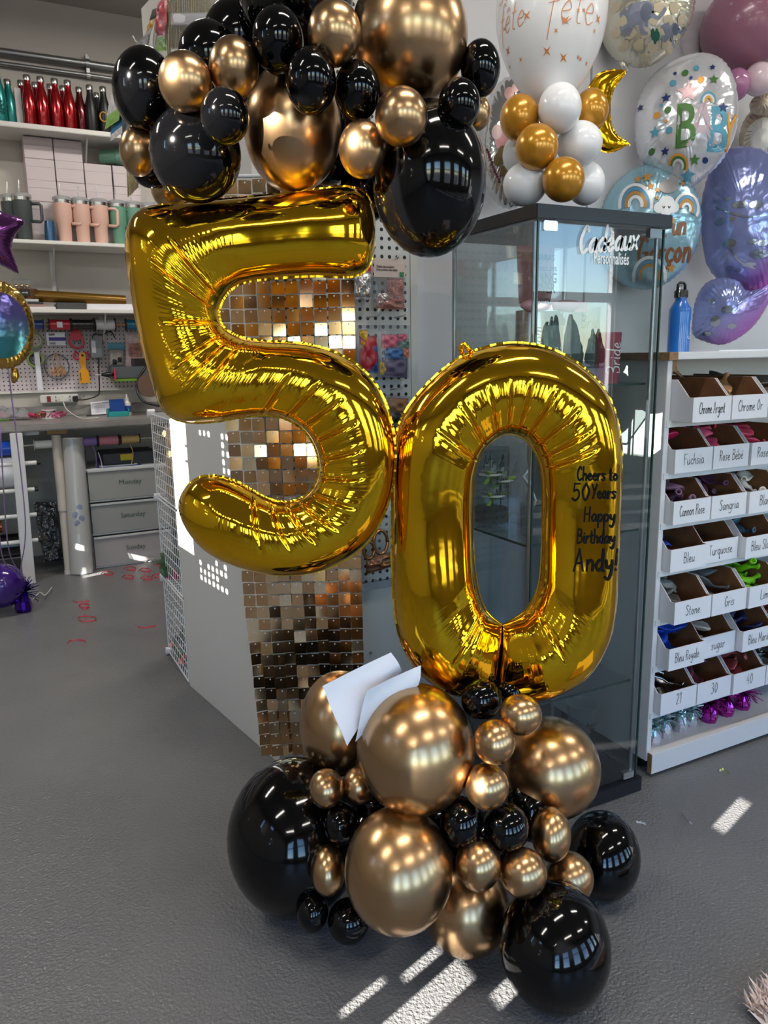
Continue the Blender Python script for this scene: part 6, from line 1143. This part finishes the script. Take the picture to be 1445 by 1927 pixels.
def ribbon_pile(label, px, py, n, rad, m, cat='ribbon', hgt=.035, seed=0):
    c = ct(px, py); rnd = random.Random(seed); mb = MB()
    for k in range(n):
        a0 = rnd.uniform(0, 6); r_ = rnd.uniform(.3, 1) * rad; cx_, cy_ = c.x + rnd.uniform(-.5, .5) * rad, c.y + rnd.uniform(-.4, .4) * rad; pts = [Vector((cx_ + r_ * math.cos(a0 + a), cy_ + r_ * .6 * math.sin(a0 + a), CT + .006 + hgt * abs(math.sin(a * 1.3 + k)) * rnd.uniform(.5, 1))) for a in np.linspace(0, rnd.uniform(2, 5), 10)]
        vs = []; 
        for q_ in pts: vs += [q_ - UP * .005, q_ + UP * .005 + Vector((rnd.uniform(-.003, .003), 0, 0))]
        mb.add(vs, [(2 * i, 2 * i + 1, 2 * i + 3, 2 * i + 2) for i in range(9)])
    return obj('ribbon_heap', mb, m, smooth=True, label=label, cat=cat)
ribbon_pile('tangle of hot pink ribbon on the counter', 60, 783, 9, .05, PKR, seed=1); ribbon_pile('twist of gold ribbon in the pink tangle', 76, 784, 7, .04, GDR, seed=2); ribbon_pile('crumpled pink foil ribbon near the counter edge', 106, 784, 10, .05, PKF, seed=3)
p = ct(91, 776); obj('folded_balloon', MB().sphere((p.x, p.y + .02, CT + .03), .03, 16, 10, sc=(1.7, 1, .9)), LPNK, smooth=True, label='folded pink balloon beside the white ribbon core', cat='balloon')
p = ct(20, 783); t = thing('plastic_bag', 'crumpled clear plastic bag at the picture edge on the counter', 'bag', (p.x, p.y, CT)); obj('film', pad(MB(), [Vector((p.x - .06, p.y + .1, CT + .06)), Vector((p.x + .12, p.y + .1, CT + .02)), Vector((p.x + .10, p.y - .06, CT + .01)), Vector((p.x - .08, p.y - .06, CT + .012))], 0, 1, 0, 1, UP, .03, 10, .9, 5), clear_mat('milky_film', (225, 225, 228), 1.4, .1, .4, (205, 205, 212)), t, smooth=True)
for k, (px, c, lab) in enumerate(((3, (214, 60, 40), 'red beads box at the very picture edge'), (8, (150, 214, 40), 'lime green clip on the counter edge'))): p = ct(px, 792 if k else 776); obj('small_box', MB().box(p.x - .03, p.x + .03, p.y, p.y + .04, CT, CT + (.02 if k else .05)), mat('smallbox_%d' % k, c, rough=.4), label=lab, cat='box', bevel=.004)
p = ct(178, 783); obj('pen', MB().cyl((p.x - .05, p.y - .02, CT + .006), (p.x + .08, p.y + .02, CT + .006), .004, n=8), DGREY, label='grey pen lying on the counter', cat='pen', smooth=40)
# ------------------------------------------------------------------ under the counter
YL = 4.9; zl = yz(120, 834, YL); obj('spool_rod', MB().cyl((PY(40, 836, YL).x, YL, zl), (1.4, YL, zl), .006, n=8), STEEL, label='steel rod holding the spools under the counter', cat='rod', smooth=40)
spool(63, 104, 834, YL, zl, WHITE, 'empty white spool under the counter', .028, fm=WHITE)
def curl(label_t, px, py, Y, m, t, ln):
    x = PY(px, py, Y).x; z0_ = PY(px, py, Y).z; pts = [Vector((x + .012 * math.sin(a * 5) + .012 * a, Y - .034 - .01 * math.cos(a * 5), z0_ - ln * a)) for a in np.linspace(0, 1, 26)]; vs = []
    for i, q_ in enumerate(pts): vs += [q_ + Vector((-.0025, 0, .001)), q_ + Vector((.0025, .001, -.001))]
    obj('curled_end', MB().add(vs, [(2 * i, 2 * i + 1, 2 * i + 3, 2 * i + 2) for i in range(25)]), m, t, smooth=True)
t = spool(141, 183, 832, YL, zl, RB['purple'], 'lilac ribbon spool under the counter'); curl('', 172, 835, YL, RB['purple'], t, .26); curl('', 183, 850, YL, RB['white'], t, .29)
spool(184, 224, 829, YL, zl, RB['pink'], 'pink ribbon spool under the counter'); t = spool(226, 263, 826, YL, zl, RB['gold'], 'pale gold ribbon spool under the counter', .027); curl('', 242, 835, YL, RB['gold'], t, .17)
# drawer tower
dx0, dx1 = PY(160, 900, 4.86).x, PY(318, 900, 4.86).x; dzt = yz(230, 878, 4.86); t = thing('drawer_tower', 'clear plastic drawer tower with weekday labels under the counter', 'drawers', ((dx0 + dx1) / 2, 5.05, 0)); FRM = mat('drawer_frame', (196, 196, 194), rough=.4); hh = dzt / 3
obj('top_panel', MB().box(dx0, dx1, 4.86, 5.25, dzt - .016, dzt), FRM, t, bevel=.003); obj('back_panel', MB().box(dx0, dx1, 5.24, 5.25, .0, dzt - .017), FRM, t)
for s in (dx0, dx1 - .012): obj('side_panel', MB().box(s, s + .012, 4.865, 5.239, .0, dzt - .017), FROST, t)
for k, day in enumerate(('Sunday', 'Saturday', 'Monday')):
    z0_ = k * hh + .012; obj('rail', MB().box(dx0 + .013, dx1 - .013, 4.858, 5.23, z0_ - .010, z0_ + .0), FRM, t); d_ = obj('drawer', MB().box(dx0 + .015, dx1 - .015, 4.85, 4.855, z0_ + .003, z0_ + hh - .03), FROST if k else clear_mat('drawer_sunlit_haze', (236, 236, 236), 1.4, .15, .42, (226, 216, 214)), t); type_text('lettering', day, Vector(((dx0 + dx1) / 2 + .01, 4.8485, z0_ + hh * .42)), EX, UP, .042, mat('label_green', (44, 84, 60), rough=.5), d_); obj('lip', MB().box(dx0 + .015, dx1 - .015, 4.842, 4.858, z0_ + hh - .030, z0_ + hh - .020), FRM, d_)  # lowest drawer: pale haze in the material stands in for sunlight on it
GRID = mat('pink_gingham', (226, 178, 182), rough=.6, noise=((206, 150, 158), 60))
for i, (z_, m_, lab) in enumerate(((.16, PAPER, 'white patterned roll in the Sunday drawer, topmost'), (.095, GRID, 'pink gingham roll in the Sunday drawer'), (.045, PAPER, 'white roll lying lowest in the Sunday drawer'))): obj('fabric_roll', MB().cyl((dx0 + .08 + .03 * i, 4.885 + .01 * i, z_), (dx1 - .08 - .02 * (i == 0), 4.885 + .01 * i, z_ + .012), .024, n=16), GRID if i < 2 else m_, label=lab, cat='roll', smooth=40)
t = thing('flat_box', 'dark box with a yellow sticker on top of the drawer tower', 'box', (dx0 + .25, 5.05, dzt)); obj('box_body', MB().box(dx0 + .12, dx1 - .05, 4.92, 5.2, dzt, dzt + .075), mat('box_dark', (58, 60, 66), rough=.5), t, bevel=.004); obj('sticker', MB().box(dx0 + .22, dx0 + .29, 4.9185, 4.92, dzt + .03, dzt + .068), mat('sticker_yellow', (206, 190, 30), rough=.5), t)
for k, c in enumerate(((40, 60, 120), (206, 204, 204), (40, 42, 48))): obj('magazine', MB().box(dx0 + .07 + .02 * k, dx1 - .16 - .02 * k, 4.87 + .004 * k, 4.915, dzt + .005 * k, dzt + .005 * k + .0045), mat('mag_%d' % k, c, rough=.35), label=('blue magazine lowest in front of the dark box', 'white magazine between two others on the drawer tower', 'black magazine topmost on the drawer tower')[k], cat='magazine')
# wrapped roll, pole, foil sheet
a = PZ(155, 1078, 0); zt_ = CT - .10; tx = PY(137, 845, a.y + .12).x; t = thing('plastic_roll', 'tall white plastic wrapped roll leaning under the counter', 'roll', a); PWH = mat('roll_white', (214, 208, 200), rough=.45, bump=(40, .2, .01)); obj('roll_body', MB().cyl((a.x, a.y, 0.0), (tx, a.y + .10, zt_), .063, n=26), PWH, t, smooth=40)
mb = MB(); rings = []; rnd = random.Random(3)
for i in range(19):
    u = i / 18; c_ = Vector((a.x, a.y, 0.002)).lerp(Vector((tx, a.y + .10, zt_)), u); rings.append([c_ + Vector((math.cos(t_), math.sin(t_), 0)) * (.066 + rnd.uniform(0, .006)) for t_ in np.linspace(0, 2 * math.pi, 22, endpoint=False)])
obj('film_wrap', mb.ring_strip(rings, cap=False), CLEARP, t, smooth=True)
BLUP = mat('faded_blue_print', (150, 158, 184), rough=.5)
for dx_, dz_ in ((-.02, .36), (.005, .40), (.012, .335), (-.012, .31)): cc = Vector((a.x, a.y, 0)).lerp(Vector((tx, a.y + .10, zt_)), dz_ / zt_); obj('printed_flower', MB().sphere(cc + Vector((dx_, -.063, 0)), .018, 12, 6, sc=(1, .08, 1.1)), BLUP, t)
a = PZ(130, 1080, 0); tx = PY(104, 812, a.y + .08).x; t = thing('cardboard_tube', 'long telescoping off white tube leaning beside the wrapped roll', 'tube', a); m0 = Vector((a.x, a.y, 0)); m1 = Vector((tx, a.y + .06, CT - .075)); mm = m0.lerp(m1, .46); TUBM = mat('tube_cream', (196, 184, 172), rough=.5); obj('lower_tube', MB().cyl(m0, mm, .0225, n=16), TUBM, t, smooth=40); obj('upper_tube', MB().cyl(mm, m1, .027, n=16), TUBM, t, smooth=40); obj('end_cap', MB().cyl(m0, m0.lerp(m1, .03), .025, n=16), PKR and mat('cap_pale', (206, 190, 188), rough=.5), t, smooth=40)
q = [PY(62, 945, 5.25), PY(105, 945, 5.25), PZ(121, 1063, 0) + Vector((0, .1, .005)), PZ(85, 1066, 0) + Vector((0, .1, .005))]; CRINK = mat('crumpled_silver', (186, 184, 184), rough=.2, metal=.9, bump=(22, 1.0, .05)); t = thing('foil_sheet', 'crumpled silver foil bag leaning against the wall under the counter', 'foil', q[3]); obj('foil', pad(MB(), q, 0, 1, 0, 1, FN, .03, 16, .9, 4), CRINK, t)
# white post and rack of vinyl rolls at the picture edge
a = PZ(56, 1098, 0); x1_ = PY(30, 815, a.y).x; t = thing('roll_rack', 'white wooden rack with pegs holding vinyl rolls at the picture edge', 'rack', (a.x - .25, a.y, 0)); m0, m1 = Vector((a.x, a.y + .03, 0)), Vector((x1_, a.y + .03, CT - .042)); mb = MB(); s_ = .032
mb.add([m0 + Vector((i * s_, j * s_, 0)) for i, j in ((-1, -1), (1, -1), (1, 1), (-1, 1))] + [m1 + Vector((i * s_, j * s_, 0)) for i, j in ((-1, -1), (1, -1), (1, 1), (-1, 1))], [(0, 1, 2, 3), (4, 5, 6, 7), (0, 1, 5, 4), (1, 2, 6, 5), (2, 3, 7, 6), (3, 0, 4, 7)]); obj('post', mb, WHITEP, t, bevel=.002); obj('foot_rail', MB().box(-1.2, a.x - .033, a.y, a.y + .06, 0, .06), WHITEP, t, bevel=.002)
for px, py in ((62, 870), (58, 920), (62, 967), (65, 1015)):
    e = PY(px + 14, py, a.y + .03); obj('peg', MB().cyl((-1.1, a.y + .03, e.z + .0), (e.x - .02, a.y + .03, e.z), .012, n=12), WHITE, t, smooth=40); obj('peg_cap', MB().cyl((e.x - .02, a.y + .03, e.z), (e.x, a.y + .03, e.z), .0135, n=12), BLACKP, t, smooth=40)
VIN = {'blue': (28, 74, 176), 'white': (206, 206, 208), 'copper': (150, 84, 52), 'black': (14, 14, 15)}
for px1, py0, py1, c, lab, mt in ((28, 833, 862, 'blue', 'blue vinyl roll highest on the white rack', 0), (38, 864, 924, 'white', 'thick white vinyl roll on the white rack', 0), (8, 985, 1008, 'copper', 'copper vinyl roll on the white rack', .8), (42, 1012, 1058, 'black', 'glossy black vinyl roll low on the white rack', 0)):
    zA, zB = yz(10, py0, a.y), yz(10, py1, a.y); e = PY(px1, (py0 + py1) / 2, a.y); obj('vinyl_roll', MB().cyl((-1.1, a.y + .10 , (zA + zB) / 2), (e.x - .01, a.y + .10, (zA + zB) / 2), (zA - zB) / 2, n=26), mat('vinyl_' + c, VIN[c], rough=.18, metal=mt), label=lab, cat='roll', group='vinyl rolls on the white rack', smooth=40)
# ------------------------------------------------------------------ balloons and strings at the left edge
STRP = mat('violet_foil', (112, 62, 126), rough=.16, metal=.8, bump=(16, .3, .02))
fst = wallF(0, 450, 3.4); Foil('star_balloon', 'violet foil star balloon cut by the left picture edge', [(-60, 390), (-40, 388), (-12, 392), (10, 400), (44, 414), (26, 440), (17, 462), (22, 490), (23, 511), (0, 500), (-30, 488), (-60, 500), (-84, 505), (-72, 460), (-90, 420)], fst, STRP, .35, group='balloons at the left edge')
# print on this balloon is left plain: only its colours
PRB = foil_paint('teal_violet_foil', (60, 130, 138), (84, 78, 140), .2, .6, 6, ((0, 0, 1), .10, .20)); fj = wallF(10, 615, 3.3)
f = Foil('round_balloon', 'round teal and violet foil balloon with gold rim at the left edge', ell(2, 612, 58, 82, 16), fj, mat('gold_rim_foil', (196, 160, 80), rough=.2, metal=.9, bump=(18, .5, .03)), .36, group='balloons at the left edge')
rings = []; mb = MB(); sx_ = [(p[0] * 46, p[1] * 60) for p in ell(0, 0, 1, 1, 30)]; a_, b_ = f.px(3, 612); vs = [f(a_, b_)]; 
for q in np.linspace(.12, 1, 9): vs += [f(a_ + p[0] * f.sc * q, b_ + p[1] * f.sc * q) for p in sx_]
fs = [(0, 1 + i, 1 + (i + 1) % 30) for i in range(30)] + [(1 + k * 30 + i, 1 + (k + 1) * 30 + i, 1 + (k + 1) * 30 + (i + 1) % 30, 1 + k * 30 + (i + 1) % 30) for k in range(8) for i in range(30)]; obj('printed_panel', mb.add(vs, fs), PRB, f.t, smooth=True)
obj('tail', MB().tube([f.c + f.ex * .03 - UP * .16, f.c + f.ex * .028 - UP * .19, f.c + f.ex * .02 - UP * .215], [.012, .016, .006], 8), mat('gold_rim_foil', (196, 160, 80)), f.t, smooth=True)
PUR = mat('purple_latex', (58, 26, 112), rough=.15, coat=.5); wb = PZ(45, 1150, 0)
pb_ = PZ(5, 1142, 0); Fq = pb_.dot(FWH) + .0; t = latex('purple_balloon', 'w', 0, 1102, 45, 42, wb.dot(FWH) - .02, 'purple printed balloon lying on the floor at the left edge', m=PUR, group='balloons at the left edge')
pcn = ORG[t].copy(); rb_ = 45 * depth(pcn) / F_PX; dcam = (CO - pcn).normalized(); exb = UP.cross(dcam).normalized(); eyb = dcam.cross(exb)
def on_ball(a, b): v = (dcam + exb * (a / rb_) + eyb * (b / rb_)).normalized(); return pcn + v * (rb_ * 1.012)
LIL = mat('lilac_print', (190, 178, 206), rough=.4)
def child_world(name, mb, m, par): 
    o = bpy.data.objects.new(name, mesh_of(name, mb, m)); COL.objects.link(o); o.parent = par; o.matrix_parent_inverse = par.matrix_local.inverted(); return o
for dx_, dy_, r_ in ((.045, .035, .012), (.06, -.01, .014), (.085, .02, .007), (.03, -.045, .006)):
    mb = MB(); decal(mb, [(p[0] * r_, p[1] * r_) for p in star5], dx_, dy_, on_ball); child_world('printed_star', mb, LIL, t)
ls, tw_ = strokes('Anniv', .035, .7, 0); mb = MB(); ribbon(mb, [[(.015 - q_[1], -.02 + q_[0] * .9) for q_ in l] for l in ls], .004, on_ball); child_world('lettering', mb, LIL, t)
PTN = mat('purple_tinsel_foil', (84, 40, 160), rough=.12, metal=1.0)
tw2 = tinsel_weight('balloon_weight', 'purple foil tinsel balloon weight on the floor at left', wb.x, wb.y, 0, .042, .19, PTN, PTN, 'balloons at the left edge', 160, .85)
LILR = mat('lilac_string', (160, 132, 182), rough=.4); top = Vector((wb.x, wb.y, .10))
for i, (px, py, F_, bend, lab) in enumerate(((0, 800, fj, -.03, 'lilac balloon string leaning furthest left'), (15, 690, fj, .03, 'lilac string running up to the round teal balloon'), (-6, 860, fj + .1, -.05, 'lilac string bending out of the picture low'))):
    e = PF(px, py, F_); md = (top * .55 + e * .45) + Vector((bend, 0, -.06)); obj('balloon_string', MB().tube(crom([tuple(top), tuple(top * .8 + md * .2 + Vector((0, 0, .06))), tuple(md), tuple(e)], 6), .0028, 5), LILR, label=lab, cat='string', group='lilac balloon strings', smooth=True)
WSTR = mat('white_string', (206, 204, 206), rough=.4)
p0, p1, p2 = PZ(62, 1128, .004), PZ(85, 1120, .03), PZ(98, 1105, .004); obj('white_ribbon_end', MB().tube(crom([tuple(p0), tuple(PZ(75, 1115, .012)), tuple(p1), tuple(p2)], 6), .003, 5), WSTR, label='white curled ribbon end on the floor beside the purple weight', cat='ribbon', smooth=True)
# ------------------------------------------------------------------ scraps on the floor
REDR = mat('red_scrap', (190, 40, 56), rough=.35)
def scrap(pts, label, m=REDR, w=.004, cat='ribbon scrap', group='red ribbon scraps on the floor', closed=False):
    P_ = [PZ(x, y, .003) for x, y in pts]; C_ = crom([tuple(p) for p in P_], 5, closed); vs = []
    for i, c_ in enumerate(C_): c_ = Vector(c_); hgt = .004 + .004 * math.sin(i * .9) ** 2; vs += [Vector((c_.x, c_.y - w * .4, .0015 + hgt * .2)), Vector((c_.x, c_.y + w * .4, .0015 + hgt))]
    n = len(C_); return obj('ribbon_scrap', MB().add(vs, [(2 * i, 2 * i + 1, 2 * ((i + 1) % n) + 1, 2 * ((i + 1) % n)) for i in range(n if closed else n - 1)]), m, label=label, cat=cat, group=group, smooth=True)
scrap([(137, 1131), (145, 1134), (158, 1133), (169, 1131)], 'short straight red ribbon scrap, farthest of the loose four'); scrap([(169, 1138), (155, 1137), (148, 1141), (158, 1144), (169, 1142), (160, 1147), (152, 1146)], 'looped red ribbon scrap under the straight one'); scrap([(150, 1161), (178, 1162), (178, 1168), (152, 1170)], 'rectangular red ribbon loop on the floor', closed=True)
scrap([(126, 1213), (132, 1207), (145, 1205), (160, 1207), (159, 1211)], 'curved red ribbon scrap nearest on the left floor'); scrap([(259, 1181), (270, 1182), (284, 1180), (294, 1178)], 'single red ribbon scrap halfway to the wire rack')
for i, (x, y) in enumerate(((201, 1079), (244, 1070), (272, 1073), (240, 1086), (275, 1088), (300, 1062), (296, 1084))): scrap([(x - 11, y + 2), (x - 4, y - 3), (x + 8, y - 2), (x + 12, y + 1), (x + 3, y + 3), (x - 6, y + 3), (x + 10, y + 4)], 'red ribbon curl in the litter before the drawers, %s one' % ('first', 'second', 'third', 'fourth', 'fifth', 'sixth', 'seventh')[i])
p = PZ(275, 1058, 0); obj('black_clip', MB().tube([p + UP * .006, p + Vector((.02, .004, .009)), p + Vector((.05, .0, .004))], [.006, .008, .003], 6), BLACKP, label='small black clip on the floor before the drawers', cat='clip', smooth=True)
p = PZ(1372, 1458, 0)
IRS = mat('iridescent_scrap', (170, 226, 200), rough=.15, metal=.6, noise=((230, 200, 90), 90))
scrap([(1354, 1452), (1360, 1449), (1368, 1453), (1373, 1457)], 'tiny iridescent curl on the floor before the bin shelf', IRS, .004, 'scrap', None); scrap([(1281, 1530), (1288, 1540), (1296, 1548), (1302, 1551)], 'thin clear film scrap on the floor near the cabinet', WSTR, .003, 'scrap', None); scrap([(1197, 1548), (1205, 1549), (1215, 1552)], 'small clear film scrap beside the right black balloon', WSTR, .003, 'scrap', None)
# shaggy pale rug at the bottom right corner
FLUF = mat('pale_shag', (240, 218, 206), rough=.9); rc = PZ(1452, 1905, 0); t = thing('shag_rug', 'pale pink shaggy rug corner at the bottom right', 'rug', (rc.x + .25, rc.y - .2, 0)); rnd = random.Random(12); rx0, ry1 = PZ(1412, 1922, 0).x, PZ(1440, 1874, 0).y; obj('rug_base', MB().box(rx0 + .02, rx0 + .55, ry1 - .5, ry1 - .01, 0, .012), FLUF, t, bevel=.005); mb = MB()
for k in range(2600):
    x, y = rx0 + .01 + rnd.random() * .25, ry1 - rnd.random() * .25; d = Vector((rnd.uniform(-.03, .02), rnd.uniform(-.02, .03), rnd.uniform(.012, .03))); s_ = Vector((rnd.uniform(-.008, .008), rnd.uniform(-.008, .008), 0)); p = Vector((x, y, .010)); mb.add([p - s_, p + s_, p + d], [(0, 1, 2)])
tag(obj('shag_pile', mb, FLUF, t), kind='stuff')
